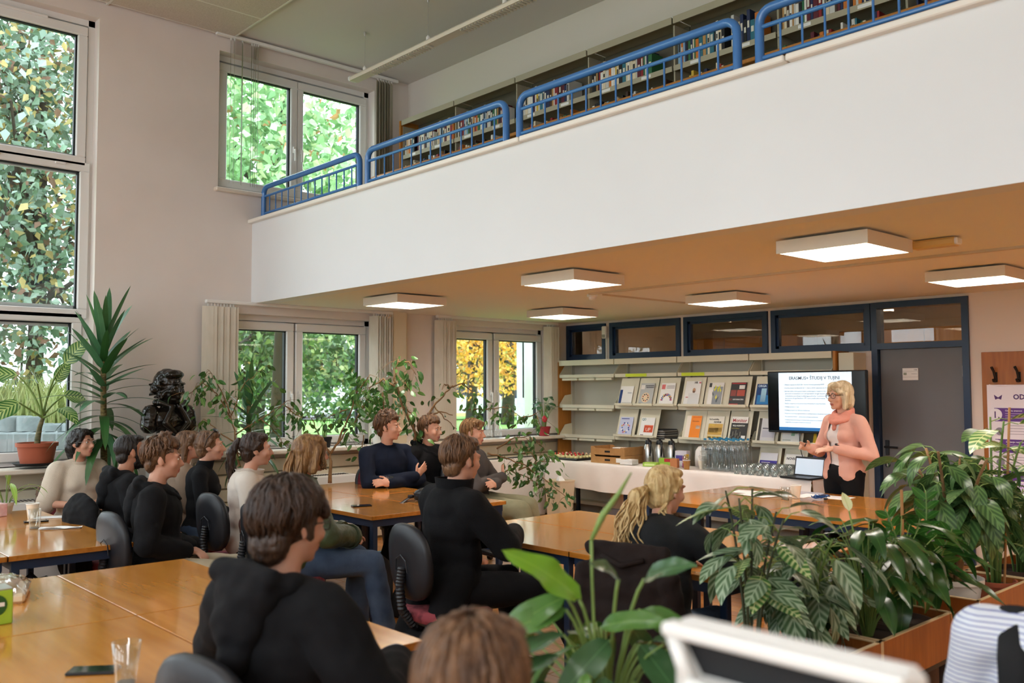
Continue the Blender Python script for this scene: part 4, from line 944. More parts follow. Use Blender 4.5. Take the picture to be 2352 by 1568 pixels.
def phone(x, y, rz, label, z=TZ):
    o = thing('smartphone', label, 'phone', (x, y, z), rz); MB().bbox((0, 0, .0055), (.148, .073, .009), .003).build('body', M_black, o); MB().bbox((0, 0, .0102), (.142, .067, .0008), .0003).build('screen', mat('phone_screen', '15181c', .06, coat=.8), o)
    for k in range(3): MB().cyl((.06, .02-.012*k, .0104), (.06, .02-.012*k, .0112), .003, n=8).build('camera_hole', M_blackm, o)
phone(-5.86, 3.8, 1.25, 'flat black phone on the table corner beside the woman in green')
tumbler(-6.78, 4.69, TZ, 'half full tumbler in front of the man in the navy sweater', water=.48, r=.042, h=.105)
phone(-3.03, .97, .95, 'dark phone on the near table beside the empty plastic cup')
tumbler(-2.83, 1.0, TZ, 'empty clear plastic cup beside the dark phone on the near table', r=.042, h=.13, rb=.029, name='plastic_cup')
tumbler(-6.41, 1.67, TZ, 'clear empty tumbler in front of the folded napkin', r=.04, h=.125, rb=.03); paper_cup(-6.93, 1.79, TZ, 'white paper cup standing behind the clear tumbler', s=1.1)
phone(-6.72, 1.76, 1.4, 'small dark phone lying beside the white envelope')
en = thing('envelope', 'white envelope on the table beside the woman in cream', 'envelope', (-6.87, 1.9, TZ+.001), 1.15); MB().bbox((0, 0, .002), (.22, .11, .003), .001).build('body', M_paper, en); MB().add([(-.11, .055, .0042), (.11, .055, .0042), (0, -.01, .0052)], [(2, 1, 0)]).build('flap', M_paper, en)
np_ = thing('folded_napkin', 'folded white napkin lying on the honey brown table', 'napkin', (-6.28, 1.79, TZ+.001), 1.05)
MB().grid(lambda u, v: ((u-.5)*.25, (v-.5)*.07+.008*math.sin(u*6), .004+.008*abs(math.sin(u*5+v*2))), 14, 4).grid(lambda u, v: ((u-.5)*.24, (v-.5)*.06, .001), 4, 2).build('fold', M_paper, np_, smooth=True)
pk = thing('tissue_box', 'pink patterned tissue box at the table with the sprig', 'box', (-7.22, 1.62, TZ), .2); MB().bbox((0, 0, .045), (.12, .12, .09), .004).build('box', mat('pink_card', 'd9a5aa', .6, col2='e8c8ca', scale=30), pk); MB().bbox((0, -.0605, .06), (.1, .002, .03), .001).build('print', flat('b8555f'), pk)
ps = thing('pastry_tray', 'clear wrapped tray of pastry on the near table', 'food', (-4.37, 1.02, TZ), 1.25)
MB().bbox((0, 0, .02), (.19, .3, .04), .012).build('paper_tray', mat('tray_paper', 'e3d2b4', .7), ps)
for k in range(5): MB().ell((-.02+.02*(k % 2), -.11+k*.055, .055), (.06, .035, .03), n=10, m=6).build('pastry', flat(['b07a48', 'd8c8b0'][k % 2]), ps, smooth=True)
MB().grid(lambda u, v: ((u-.5)*.2, (v-.5)*.31, .04+.055*math.sin(math.pi*u)**.6*math.sin(math.pi*v)**.4+.006*math.sin(u*23+v*17)), 14, 18).build('wrapper', glass_mat('cling_film', (.97, .97, .97), base=.25), ps, smooth=True)
gt = thing('tea_tin', 'lime green printed tin at the table edge', 'tin', (-3.93, .88, TZ)); MB().bbox((0, 0, .065), (.12, .12, .13), .004).build('box', flat('9cc23a'), gt); MB().cyl((.0605, 0, .075), (.0612, 0, .075), .04, n=20).build('emblem', flat('2c5a2a'), gt); MB().bbox((0, 0, .132), (.118, .118, .006), .002).build('lid', M_alu, gt)
MB().b2((.0613, -.03, .07), (.0618, .03, .085)).build('emblem_text', M_paper, gt)
# black leather bag on the table, floor bags
M_leather = mat('black_leather', '131418', .33, col2='1b1c22', scale=25, bump=.15, bscale=40)
bg = thing('leather_bag', 'black leather sling bag with a silver zip on the table', 'bag', (-5.72, 4.42, TZ), .25)
b_ = MB()
for s, z0 in (((.17, .115), .0), ((.19, .13), .02), ((.19, .13), .05), ((.17, .115), .085), ((.1, .06), .1)): pass
rings = [(.15, .1, 0), (.185, .125, .012), (.19, .13, .045), (.18, .122, .075), (.14, .095, .098), (.06, .05, .105)]
vs = []; N = 24
for w_, d_, z_ in rings: vs += [(w_*math.copysign(abs(math.cos(2*math.pi*k/N))**.6, math.cos(2*math.pi*k/N)), d_*math.copysign(abs(math.sin(2*math.pi*k/N))**.6, math.sin(2*math.pi*k/N)), z_) for k in range(N)]
b_.add(vs, [(i*N+k, i*N+(k+1) % N, (i+1)*N+(k+1) % N, (i+1)*N+k) for i in range(len(rings)-1) for k in range(N)]+[tuple(range(N))[::-1], tuple(range((len(rings)-1)*N, len(rings)*N))])
b_.build('body', M_leather, bg, smooth=True)
MB().tube([(.19*math.copysign(abs(math.cos(a))**.6, math.cos(a))*1.01, .13*math.copysign(abs(math.sin(a))**.6, math.sin(a))*1.01, .062) for a in [i*.18-2.4 for i in range(22)]], .004, 6).build('zip', M_blackm, bg)
MB().bbox((.1, -.135, .05), (.012, .008, .035), .003).build('zip_pull', M_alu, bg)
MB().tube([(-.16, -.06, .03), (-.2, -.12, .02), (-.16, -.25, .0), (-.1, -.36, -.04), (-.02, -.42, -.16), (.06, -.42, -.3), (.12, -.38, -.42)], [.012, .02, .022, .022, .022, .022, .014], 8, flat=.25).build('strap', M_leather, bg, smooth=True)
MB().bbox((-.19, -.09, .035), (.05, .05, .02), .005).build('strap_loop', M_leather, bg)
M_canvas = mat('black_canvas', '0e0f11', .85, col2='17181b', scale=12, bump=.3, bscale=9)
def soft_bag(name, label, cat, loc, rz, dims, seed):
    t = thing(name, label, cat, loc, rz); m = MB(); N = 22; R_ = random.Random(seed); ph = [R_.random()*6 for _ in range(6)]
    w_, d_, h_ = dims; vs = []; prof = [(.88, 0), (1, .08), (1.02, .35), (.97, .65), (.85, .9), (.5, 1.0)]
    for f, z in prof:
        for k in range(N):
            a = 2*math.pi*k/N; q = f*(1+.05*math.sin(3*a+ph[0]+z*4)+.03*math.sin(5*a+ph[1]-z*7))
            vs.append((w_/2*q*math.copysign(abs(math.cos(a))**.6, math.cos(a)), d_/2*q*math.copysign(abs(math.sin(a))**.6, math.sin(a)), h_*z*(1+.06*math.sin(2*a+ph[2]))))
    m.add(vs, [(i*N+k, i*N+(k+1) % N, (i+1)*N+(k+1) % N, (i+1)*N+k) for i in range(len(prof)-1) for k in range(N)]+[tuple(range(N))[::-1], tuple(range((len(prof)-1)*N, len(prof)*N))])
    m.build('body', M_canvas, t, smooth=True)
    MB().tube([(-w_*.2, -d_*.5, h_*.75), (-w_*.25, -d_*.62, h_*.5), (-w_*.2, -d_*.55, h_*.2)], .014, 8, flat=.4).build('strap', M_canvas, t, smooth=True)
    MB().tube([(-w_*.15, 0, h_), (0, 0, h_*1.12), (w_*.15, 0, h_)], .01, 8).build('grab_handle', M_canvas, t, smooth=True)
    return t
sb = soft_bag('soft_bag', 'black canvas bag with a small white tag lying on the parquet', 'bag', (-5.4, 3.98, 0), .75, (.36, .26, .19), 3); MB().bbox((.07, -.135, .05), (.045, .004, .014), .001).build('tag', M_paper, sb); MB().bbox((.03, -.135, .05), (.008, .004, .008), .001).build('tag_dot', flat('c02a2a'), sb)
soft_bag('backpack', 'tall black backpack on the floor behind the woman in green', 'backpack', (-5.62, 3.74, 0), .6, (.28, .22, .44), 6)
gb = soft_bag('backpack', 'black backpack with pink details under the napkin table', 'backpack', (-6.2, 1.6, 0), 1.2, (.34, .26, .46), 9); MB().tube([(-.05, -.1, .44), (0, -.12, .49), (.06, -.1, .45)], .012, 8).build('pink_loop', flat('c02258'), gb, smooth=True)
# ---------------------------------------------------------------- plants
def leafmat(name, base, vein, freq=0, slant=1.4, mid=True, rough=.35, mixn=.5, edge=None):
    """leaf colour in the leaf's own space: y along the blade, x across"""
    if name in MATS: return MATS[name]
    m = bpy.data.materials.new(name); m.use_nodes = True; MATS[name] = m
    nt = m.node_tree; n = nt.nodes; L = nt.links; p = n['Principled BSDF']; p.inputs['Roughness'].default_value = rough
    tc = n.new('ShaderNodeTexCoord'); sp = n.new('ShaderNodeSeparateXYZ'); L.new(tc.outputs['Object'], sp.inputs[0])
    def mth(op, a, b=None):
        k = n.new('ShaderNodeMath'); k.operation = op
        for i, v in enumerate((a, b)):
            if v is None: continue
            if isinstance(v, (int, float)): k.inputs[i].default_value = v
            else: L.new(v, k.inputs[i])
        return k.outputs[0]
    ax = mth('ABSOLUTE', sp.outputs['X'])
    nz = n.new('ShaderNodeTexNoise'); nz.inputs['Scale'].default_value = 14; L.new(tc.outputs['Object'], nz.inputs['Vector'])
    if freq:
        ph = mth('ADD', mth('MULTIPLY', sp.outputs['Y'], freq), mth('MULTIPLY', ax, -freq*slant)); ph = mth('ADD', ph, mth('MULTIPLY', nz.outputs['Fac'], 3.0))
        f = mth('ADD', mth('MULTIPLY', mth('SINE', ph), .5), .5); f = mth('POWER', f, 1.6)
        if edge:                                            # pattern stays inside the blade, plain rim
            f = mth('MULTIPLY', f, mth('SUBTRACT', 1.0, mth('MINIMUM', mth('MULTIPLY', mth('POWER', mth('MULTIPLY', ax, 1/edge), 3), 1.0), 1.0)))
    else: f = mth('MULTIPLY', nz.outputs['Fac'], mixn)
    if mid: f = mth('MAXIMUM', f, mth('LESS_THAN', ax, .0016))
    mx = n.new('ShaderNodeMix'); mx.data_type = 'RGBA'; L.new(f, mx.inputs['Factor'])
    mx.inputs['A'].default_value = (*lin(base), 1); mx.inputs['B'].default_value = (*lin(vein), 1); L.new(mx.outputs['Result'], p.inputs['Base Color'])
    tr = n.new('ShaderNodeBsdfTranslucent'); L.new(mx.outputs['Result'], tr.inputs['Color'])
    ms = n.new('ShaderNodeMixShader'); ms.inputs[0].default_value = .18; L.new(p.outputs[0], ms.inputs[1]); L.new(tr.outputs[0], ms.inputs[2])
    L.new(ms.outputs[0], n['Material Output'].inputs['Surface'])
    return m
def leaf_mesh(name, L, W, m, bend=.3, fold=.15, n=8, tip=1.0, base=.5, wave=0, k=2):
    """blade along +y from the origin, width along x, bends down"""
    b = MB()
    def fn(u, v):
        s = u*2-1; t = v
        w = W/2*(math.sin(math.pi*t**base)**.8 if tip else 1)
        if base == 0: w = W/2*min(1, t*8)*(1-t**3)**.7            # lance blade
        a = bend*t; y = L*t*math.cos(a*.55); z = -L*t*math.sin(a*.55)*.9+abs(s)*w*fold+wave*W*math.sin(t*14+s)*abs(s)*.15
        return (s*w, y, z)
    b.grid(fn, 2*k, n); return b.mesh(name, m, True)
def put_leaf(me, parent, p, d, up=(0, 0, 1), sc=1.0, name='leaf', twist=0):
    d = Vector(d).normalized(); u = Vector(up)
    if abs(d.dot(u)) > .97: u = Vector((1, 0, 0))
    x = d.cross(u).normalized(); z = x.cross(d)
    R = Matrix((x, d, z)).transposed()
    if twist: R = R @ rotm(0, twist, 0)
    o = link(name, me, parent); o.matrix_local = Matrix.Translation(Vector(p)) @ R.to_4x4() @ Matrix.Scale(sc, 4); return o
def bez(p0, p1, p2, n=6): return [Vector(p0)*(1-t)**2+Vector(p1)*2*t*(1-t)+Vector(p2)*t*t for t in [i/n for i in range(n+1)]]
M_stem = mat('stem_green', '5d7a3a', .6); M_bark = mat('bark_brown', '8a6a45', .9, col2='6b4f32', scale=20, bump=.5, bscale=25); M_soil = mat('soil', '33241a', .95)
M_terra = mat('terracotta', 'a4553a', .7); M_potw = mat('white_ceramic', 'dcd8d0', .45); M_potb = mat('brown_plastic_pot', '4a3428', .5); M_petiole = mat('petiole', '77904a', .55)
def pot(parent, r, h, m, z=0, rim=.012, soil=True, saucer=None, name='pot', taper=.78):
    MB().lathe([(0, z), (r*taper, z), (r*.97, z+h-rim*2), (r*1.05, z+h-rim*2), (r*1.06, z+h), (r*.98, z+h), (r*.94, z+h*.8), (0, z+h*.8)], 28, cap=False).build(name, m, parent, smooth='auto')
    if soil: MB().lathe([(0, z+h*.83), (r*.96, z+h*.82)], 20, cap=False).build('soil', M_soil, parent)
    if saucer: MB().lathe([(0, z-.001), (r*1.0, z-.001), (r*1.2, z+.022), (r*1.17, z+.025), (r*.95, z+.006), (0, z+.006)], 26, cap=False).build('saucer', saucer, parent, smooth='auto')
def leafy(root, n, hr, rr, lf, seed, droop=.3, c=(0, 0, 0), az=(0, 6.283), stem=.004, sc=(.75, 1.15), tilt=.2, stemmat=None, bulge=.5):
    """stalks rising from c, each ending in a leaf"""
    R = random.Random(seed); c = Vector(c); st = MB()
    for i in range(n):
        a = az[0]+(az[1]-az[0])*((i*.618) % 1.0)+R.uniform(-.2, .2); h = R.uniform(*hr); q = (i+.5)/n; r = rr*(R.uniform(.25, 1.0)); h = h*(1-.25*r/max(rr, 1e-3))
        o = Vector((math.cos(a), math.sin(a), 0)); p2 = c+o*r+Vector((0, 0, h)); p1 = c+o*r*bulge*.5+Vector((0, 0, h*.75)); p0 = c+o*.02
        pts = bez(p0, p1, p2, 5); st.tube(pts, [stem*1.3, stem*1.2, stem*1.1, stem, stem*.9, stem*.7], 5, cap=False)
        d = (pts[-1]-pts[-2]).normalized()*.5+o*.6+Vector((0, 0, R.uniform(-.5, .1)-droop)); put_leaf(R.choice(lf), root, p2, d, sc=R.uniform(*sc), twist=R.uniform(-.5, .5)*tilt*3)
    st.build('stalks', stemmat or M_petiole, root, smooth=True)
# -- tall yucca beside the left window
M_yuc = [leafmat('yucca_leaf_a', '2f5a2c', '3f6e38', mixn=.8), leafmat('yucca_leaf_b', '3a6a45', '5a8a62', mixn=.8)]
YL = [leaf_mesh('yucca_leaf', .5, .07, M_yuc[i % 2], bend=b, fold=.15, n=9, base=0, k=1) for i, b in enumerate((.1, .25, .5, .8, 1.1, 1.4))]
def yucca(label, base, segs, leaves, seed, lean=(0, 0), ztop=2.05, sc=1.0):
    r = thing('yucca_plant', label, 'plant', base); R = random.Random(seed)
    pot(r, .17, .28, M_potb)
    path = [Vector((0, 0, .2)), Vector((lean[0]*.4, lean[1]*.4, ztop*.5)), Vector((lean[0], lean[1], ztop))]
    tr = MB().tube(bez(*path, 10), [.034-.0012*i for i in range(11)], 9); tr.build('trunk', mat('yucca_trunk', '8a7a4a', .85, col2='4a3a26', scale=30, stretch=(1, 1, 3), bump=.6, bscale=30), r, smooth=True)
    pts = bez(*path, 40)
    for i in range(leaves):
        f = i/leaves; k = 40-int(f*18*segs); p = pts[max(k, 8)]; a = i*2.399+R.uniform(-.2, .2)
        el = lerp(1.45, -.35, f**.8)+R.uniform(-.12, .12)
        d = Vector((math.cos(a)*math.cos(el), math.sin(a)*math.cos(el), math.sin(el)))
        mi = min(5, int(f*5+R.uniform(-.3, 1.2))); put_leaf(YL[max(0, mi)], r, p, d, sc=sc*R.uniform(.8, 1.12))
    return r
yb = onx(247, 900, -8.0); yucca('tall yucca with long arching dark leaves beside the left window', (yb.x, yb.y, 0), 1.0, 66, 4, ztop=2.02, lean=(.02, -.05), sc=1.05)
yb2 = onx(572, 930, -8.0); yucca('smaller yucca standing among the ficus twigs before the window', (yb2.x, yb2.y, 0), .75, 34, 9, ztop=1.5, sc=.86)
# -- dieffenbachia on the left sill
M_dief = leafmat('dieffenbachia_leaf', '2f6a2c', 'c4d88a', freq=190, slant=1.1, edge=.075)
DL = [leaf_mesh('dumb_cane_leaf', .30, .15, M_dief, bend=b, fold=.12, n=12, base=.75, wave=.3, k=4) for b in (.3, .7, 1.1)]
pd = onx(84, 1062, -8.33); df = thing('dumb_cane_plant', 'variegated dumb cane with big striped leaves in a terracotta pot on the sill', 'plant', (-8.33, pd.y, 1.001))
pot(df, .155, .19, M_terra, z=.022, saucer=M_blackm, rim=.016)
MB().tube([(0, 0, .15), (.01, -.0, .24), (-.01, .02, .34), (0, .05, .45)], [.022, .024, .02, .016], 9).build('stem', mat('cane_stem', '3a4a2c', .7, col2='8a7a5a', scale=14, stretch=(1, 1, 4)), df, smooth=True)
pet = MB()
for i, (a, r_, h, el, mi, s) in enumerate(((-1.9, .2, .78, .35, 1, 1.05), (1.2, .16, .88, 1.1, 0, .95), (-1.2, .22, .55, -.1, 2, 1.0), (2.0, .2, .6, .2, 1, .95), (-.6, .15, .72, .9, 0, .8), (1.7, .1, .72, 1.2, 0, .75), (.4, .2, .5, .1, 2, .85))):
    o = Vector((math.cos(a), math.sin(a), 0)); p2 = Vector((0, .04, 0))+o*r_+Vector((0, 0, h)); pet.tube(bez((0, .04, .42), o*r_*.3+Vector((0, .03, h*.85)), p2, 5), [.011, .01, .009, .008, .007, .005], 7, cap=False)
    put_leaf(DL[mi], df, p2, o*math.cos(el)+Vector((.25, 0, math.sin(el)-.2)), up=(.8, .1, .6), sc=s)
pet.build('petioles', M_petiole, df, smooth=True)
# -- weeping figs: branches given as image points with a distance, leaves hang from them
M_fic = [leafmat('ficus_leaf_a', '35602a', '5f8a45', mixn=.7, rough=.28), leafmat('ficus_leaf_b', '4a7a35', '86a862', mixn=.7, rough=.28), leafmat('ficus_leaf_c', '2a4d24', '4a7038', mixn=.7, rough=.28)]
FL = [leaf_mesh('fig_leaf', .085, .038, M_fic[i % 3], bend=.5+.2*i, fold=.25, n=5, base=.8, k=1) for i in range(4)]
def ficus(label, root_xy, branches, nleaf, seed, sc=1.0, potr=.16, stand=0):
    r = thing('weeping_fig', label, 'plant', (root_xy[0], root_xy[1], stand)); R = random.Random(seed); o = Vector(r.location)
    pot(r, potr, .26, M_potb); polys = []
    for bi, (rad, leafy_, pts) in enumerate(branches):
        P = [atd(*p)-o for p in pts]
        Q = []
        for i in range(len(P)-1):
            for k in range(4): Q.append(P[i].lerp(P[i+1], k/4)+Vector([R.uniform(-.008, .008) for _ in range(3)]))
        Q.append(P[-1]); polys.append((Q, leafy_))
        MB().tube(Q, [rad*(1-.75*i/len(Q)) for i in range(len(Q))], 7).build('branch', M_bark, r, smooth=True)
    W = [max(0.01, l*sum((Q[i+1]-Q[i]).length for i in range(len(Q)-1))) for Q, l in polys]; tw = MB()
    for i in range(nleaf):
        Q, l = R.choices(polys, W)[0]; k = R.randrange(len(Q)//4, len(Q)); p = Q[k]; a = R.uniform(0, 6.283); rr = abs(R.gauss(0, .09))
        q = p+Vector((rr*math.cos(a), rr*math.sin(a), R.uniform(-.12, .06)))
        if i % 3 == 0: tw.tube([p, (p+q)/2+Vector((0, 0, .02)), q], [.0022, .0018, .001], 4, cap=False)
        d = Vector((math.cos(a)*.6, math.sin(a)*.6, -1+R.uniform(-.2, .9))); put_leaf(R.choice(FL), r, q, d, up=(R.uniform(-1, 1), R.uniform(-1, 1), .4), sc=sc*R.uniform(.75, 1.2))
    tw.build('twigs', M_bark, r)
    return r
# left fig beside the bust
ficus('weeping fig with fine drooping twigs between the bust and the window', (-7.75, 3.95), [
    (.014, .2, [(560, 1130, 8.0), (545, 1030, 8.05), (530, 950, 8.1)]), (.008, 1, [(530, 960, 8.1), (500, 905, 8.1), (465, 880, 8.05), (432, 905, 8.0)]), (.007, 1, [(530, 950, 8.1), (500, 880, 8.1), (480, 850, 8.1)]),
    (.007, 1, [(540, 1000, 8.1), (600, 960, 8.1), (650, 930, 8.1), (690, 950, 8.1)]), (.007, 1, [(545, 1020, 8.05), (500, 990, 8.0), (470, 960, 8.0), (452, 990, 8.0)]), (.006, 1, [(600, 960, 8.1), (640, 1000, 8.1), (660, 1030, 8.1)]), (.006, 1, [(545, 1040, 8.05), (580, 1060, 8.0), (560, 1095, 7.95)]), (.006, 1, [(530, 960, 8.1), (560, 880, 8.15), (600, 850, 8.15)]), (.006, 1, [(650, 930, 8.1), (690, 960, 8.1), (700, 1000, 8.1)])], 240, 21, sc=.95)
# middle fig with pale bare trunk
ficus('bushy weeping fig with bare forked trunk before the pilaster', (-7.6, 5.35), [
    (.02, .0, [(757, 1110, 8.3), (760, 1060, 8.35), (758, 1040, 8.4)]), (.012, .1, [(758, 1042, 8.4), (735, 1000, 8.4), (715, 960, 8.4)]), (.012, .1, [(760, 1042, 8.4), (785, 1005, 8.4), (800, 985, 8.4)]),
    (.011, 1, [(775, 1020, 8.4), (800, 960, 8.5), (820, 900, 8.5), (850, 860, 8.5)]), (.018, .5, [(945, 1060, 8.7), (955, 1000, 8.7), (925, 930, 8.7), (905, 870, 8.7), (915, 825, 8.7)]), (.009, 1, [(915, 830, 8.7), (940, 830, 8.7), (955, 860, 8.7)]),
    (.01, 1, [(910, 890, 8.7), (880, 870, 8.7), (850, 890, 8.7), (835, 940, 8.7)]), (.01, 1, [(925, 930, 8.7), (945, 950, 8.7), (955, 1010, 8.7)]), (.009, 1, [(905, 880, 8.7), (930, 880, 8.7), (950, 910, 8.7)]), (.008, 1, [(835, 930, 8.7), (815, 970, 8.65), (800, 1000, 8.6)]), (.008, 1, [(880, 900, 8.7), (880, 950, 8.7), (870, 990, 8.7)]), (.007, .8, [(800, 940, 8.5), (770, 950, 8.5), (745, 965, 8.5)]), (.007, 1, [(835, 1000, 8.6), (830, 1040, 8.55)])], 290, 33, sc=1.05)
# right fig, long arching boughs
ficus('sprawling weeping fig arching towards the buffet', (-7.85, 6.65), [
    (.022, 0, [(960, 1060, 9.4), (962, 1000, 9.4), (975, 965, 9.4)]), (.014, .05, [(965, 990, 9.4), (985, 955, 9.4), (1010, 945, 9.4), (1040, 953, 9.4)]), (.014, .05, [(970, 970, 9.4), (995, 935, 9.4), (1025, 900, 9.4), (1040, 885, 9.4)]), (.008, .1, [(998, 930, 9.4), (1020, 960, 9.4), (1050, 985, 9.4)]),
    (.009, 1, [(1035, 890, 9.4), (1060, 880, 9.4), (1085, 900, 9.4), (1090, 930, 9.4)]), (.008, 1, [(1035, 890, 9.4), (1020, 880, 9.4), (1015, 895, 9.4)]), (.008, 1, [(1060, 940, 9.4), (1110, 940, 9.4), (1165, 935, 9.4), (1200, 960, 9.4)]), (.009, 1, [(1140, 1030, 9.3), (1180, 1005, 9.3), (1215, 1000, 9.3), (1250, 1030, 9.2)]),
    (.009, 1, [(1130, 1090, 9.2), (1170, 1080, 9.2), (1220, 1100, 9.1), (1270, 1140, 9.0)]), (.009, 1, [(1120, 1040, 9.2), (1160, 1050, 9.2), (1210, 1070, 9.1), (1260, 1110, 9.0), (1300, 1140, 9.0)]), (.008, 1, [(1200, 960, 9.4), (1230, 950, 9.4), (1245, 985, 9.3)]), (.008, 1, [(1190, 1080, 9.1), (1240, 1060, 9.1), (1270, 1060, 9.0)]), (.008, 1, [(1180, 1040, 9.2), (1220, 1040, 9.1), (1240, 1080, 9.1)])], 300, 47, sc=1.0)
# -- zz plants
M_zz = leafmat('zz_leaf', '2a5a24', '4d8038', mixn=.6, rough=.18)
ZL = [leaf_mesh('zz_leaflet', .075, .034, M_zz, bend=.3, fold=.2, n=5, base=.8, k=1), leaf_mesh('zz_leaflet', .06, .03, M_zz, bend=.5, fold=.2, n=5, base=.8, k=1)]
def zz(root, stalks, seed, sc=1.0):
    R = random.Random(seed); st = MB()
    for (p0, p1, p2, n) in stalks:
        pts = bez(p0, p1, p2, 12); st.tube(pts, [.009-.0005*i for i in range(13)], 6)
        for k in range(n):
            t = .25+.75*k/n; i = min(int(t*12), 11); p = pts[i].lerp(pts[i+1], t*12-i); d = (pts[i+1]-pts[i]).normalized()
            s = d.cross(Vector((.5, -.6, .4))).normalized()
            for sg in (-1, 1): put_leaf(R.choice(ZL), root, p, d*.75+s*sg+Vector((0, 0, .1)), up=d.cross(s)+Vector((.01, 0, .2)), sc=sc*R.uniform(.85, 1.15)*(1.15-.35*t))
    st.build('stalks', M_stem, root, smooth=True)
zb = onx(872, 1022, -8.4); z1_ = thing('zz_plant', 'zz plant with leaning glossy fronds in a white pot on the sill', 'plant', (-8.36, zb.y, 1.041))
pot(z1_, .12, .2, M_potw); zz(z1_, [((0, 0, .15), (.0, -.12, .45), (.0, -.48, .85), 9), ((0, 0, .15), (.05, -.25, .4), (.05, -.55, .55), 8), ((0, 0, .15), (.02, -.02, .5), (.05, -.15, .6), 7), ((0, 0, .15), (.05, .1, .35), (.1, .2, .5), 6)], 5, 1.25)
sp = onx(743, 1010, -8.38); s1 = thing('small_potted_plant', 'small leafy plant in a black pot on the window sill', 'plant', (-8.36, sp.y, 1.041)); pot(s1, .075, .11, M_blackm); leafy(s1, 14, (.2, .32), .12, FL, 3, c=(0, 0, .1), stem=.002)
sp = onx(690, 1030, -8.38); s2 = thing('planter_cup', 'pale green empty planter cup on the window sill', 'pot', (-8.36, sp.y, 1.041)); pot(s2, .06, .13, mat('mint_ceramic', 'c9d6c4', .4), soil=True)
sp = onx(1245, 1000, -8.38); s3 = thing('potted_begonia', 'leafy potted plant with a red flower beside the shelf end', 'plant', (-8.34, sp.y, 1.041)); pot(s3, .08, .12, mat('red_pot', 'a02a34', .5)); leafy(s3, 22, (.28, .5), .16, [leaf_mesh('begonia_leaf', .09, .07, leafmat('begonia_leaf', '2f5a34', '5a8a50', mixn=.6), .6, .1, 6, base=.7, k=2)], 6, c=(0, 0, .1), stem=.003)
MB().ell((.06, -.05, .22), (.035, .035, .045), n=10, m=6).build('flower', flat('c0283a'), s3, smooth=True)
for i, (u, h) in enumerate(((1118, .24), (1140, .2))):
    q = onx(u, 1000, -8.4); g = thing('glass_bottle', ('taller', 'shorter')[i]+' clear bottle on the sill of the autumn-tree window', 'bottle', (-8.36, q.y, 1.041)); MB().lathe([(0, 0), (.04, 0), (.04, h*.6), (.016, h*.8), (.016, h)], 16, cap=False).build('glass', M_pet, g, smooth=True); MB().lathe([(.018, h-.012), (.018, h+.004), (0, h+.004)], 12, cap=False).build('neck_ring', M_whitepl, g)
sprig = thing('table_sprig', 'light green sprig in a small pot on the side table', 'plant', (-7.35, 1.72, TZ)); pot(sprig, .05, .08, M_potw); leafy(sprig, 7, (.14, .24), .17, [leaf_mesh('sprig_leaf', .2, .035, leafmat('sprig_leaf', '8ab54a', 'b4d468', mixn=.6), .9, .2, 8, base=.7, k=1)], 12, c=(0, 0, .06), stem=.003, droop=.1)
# -- planter boxes by the tables
def planter(y0, y1, label, x0=-2.13, x1=-1.775, zt=.585, h=.2):
    r = thing('planter_box', label, 'planter', ((x0+x1)/2, (y0+y1)/2, 0)); w_, d_ = (x1-x0)/2, (y1-y0)/2; t = .018
    for nm, a, b in (('side_panel', (-w_, -d_), (-w_+t, d_)), ('side_panel', (w_-t, -d_), (w_, d_)), ('end_panel', (-w_+t, -d_), (w_-t, -d_+t)), ('end_panel', (-w_+t, d_-t), (w_-t, d_))):
        MB().b2((a[0], a[1], zt-h), (b[0], b[1], zt-.004)).build(nm, M_plyd, r)
    e = MB()
    for a, b in (((-w_, -d_), (-w_+t, d_)), ((w_-t, -d_), (w_, d_)), ((-w_, -d_), (w_, -d_+t)), ((-w_, d_-t), (w_, d_))): e.b2((a[0], a[1], zt-.005), (b[0], b[1], zt))
    for sx in (-1, 1):
        for sy in (-1, 1): e.b2((sx*w_-.003*(sx > 0)-.0*(sx < 0), sy*d_-.004, zt-h), (sx*w_+.003*(sx < 0)+.001, sy*d_+.004, zt))
    e.build('edge_band', M_plyedge, r)
    MB().b2((-w_+t, -d_+t, zt-h), (w_-t, d_-t, zt-h+.05)).build('inner_tray', mat('zinc_tray', 'cfc9bd', .5), r)
    f = MB()
    for a, b in (((-w_+.02, -d_+.02), (w_-.02, -d_+.055)), ((-w_+.02, d_-.055), (w_-.02, d_-.02)), ((-w_+.02, -d_+.055), (-w_+.055, d_-.055)), ((w_-.055, -d_+.055), (w_-.02, d_-.055))): f.b2((a[0], a[1], zt-h-.035), (b[0], b[1], zt-h))
    f.build('steel_frame', mat('dark_steel', '2a2624', .45), r)
    for sx in (-1, 1):
        for sy in (-1, 1): MB().bbox((sx*(w_-.037), sy*(d_-.037), (zt-h-.035)/2), (.035, .035, zt-h-.035), .003).build('leg', MATS['dark_steel'], r)
    return r
planter(2.985, 3.715, 'wooden planter box with the silver-leaved plant nearest the white monitor'); planter(3.73, 4.46, 'wooden planter box holding the dark peace lilies in brown bowls'); planter(4.78, 5.52, 'wooden planter box holding the white ceramic pot'); planter(5.53, 6.27, 'wooden planter box furthest along towards the grey door')
PZ = .435
M_agl = leafmat('aglaonema_leaf', '4a6844', '9fb396', freq=170, slant=1.8, edge=.05, rough=.3)
M_cal = leafmat('calathea_leaf', '33542e', '5f824c', freq=190, slant=1.7, edge=.06, rough=.3)
M_spa = leafmat('peace_lily_leaf', '24481f', '3f6a30', mixn=.6, rough=.25)
M_spk = leafmat('speckled_leaf', '3f7a34', 'd3dca0', freq=260, slant=.6, edge=.05, rough=.3)
AL = [leaf_mesh('aglaonema_leaf', .17, .075, M_agl, b, .12, 9, base=.72, k=3) for b in (.4, .9, 1.4)]
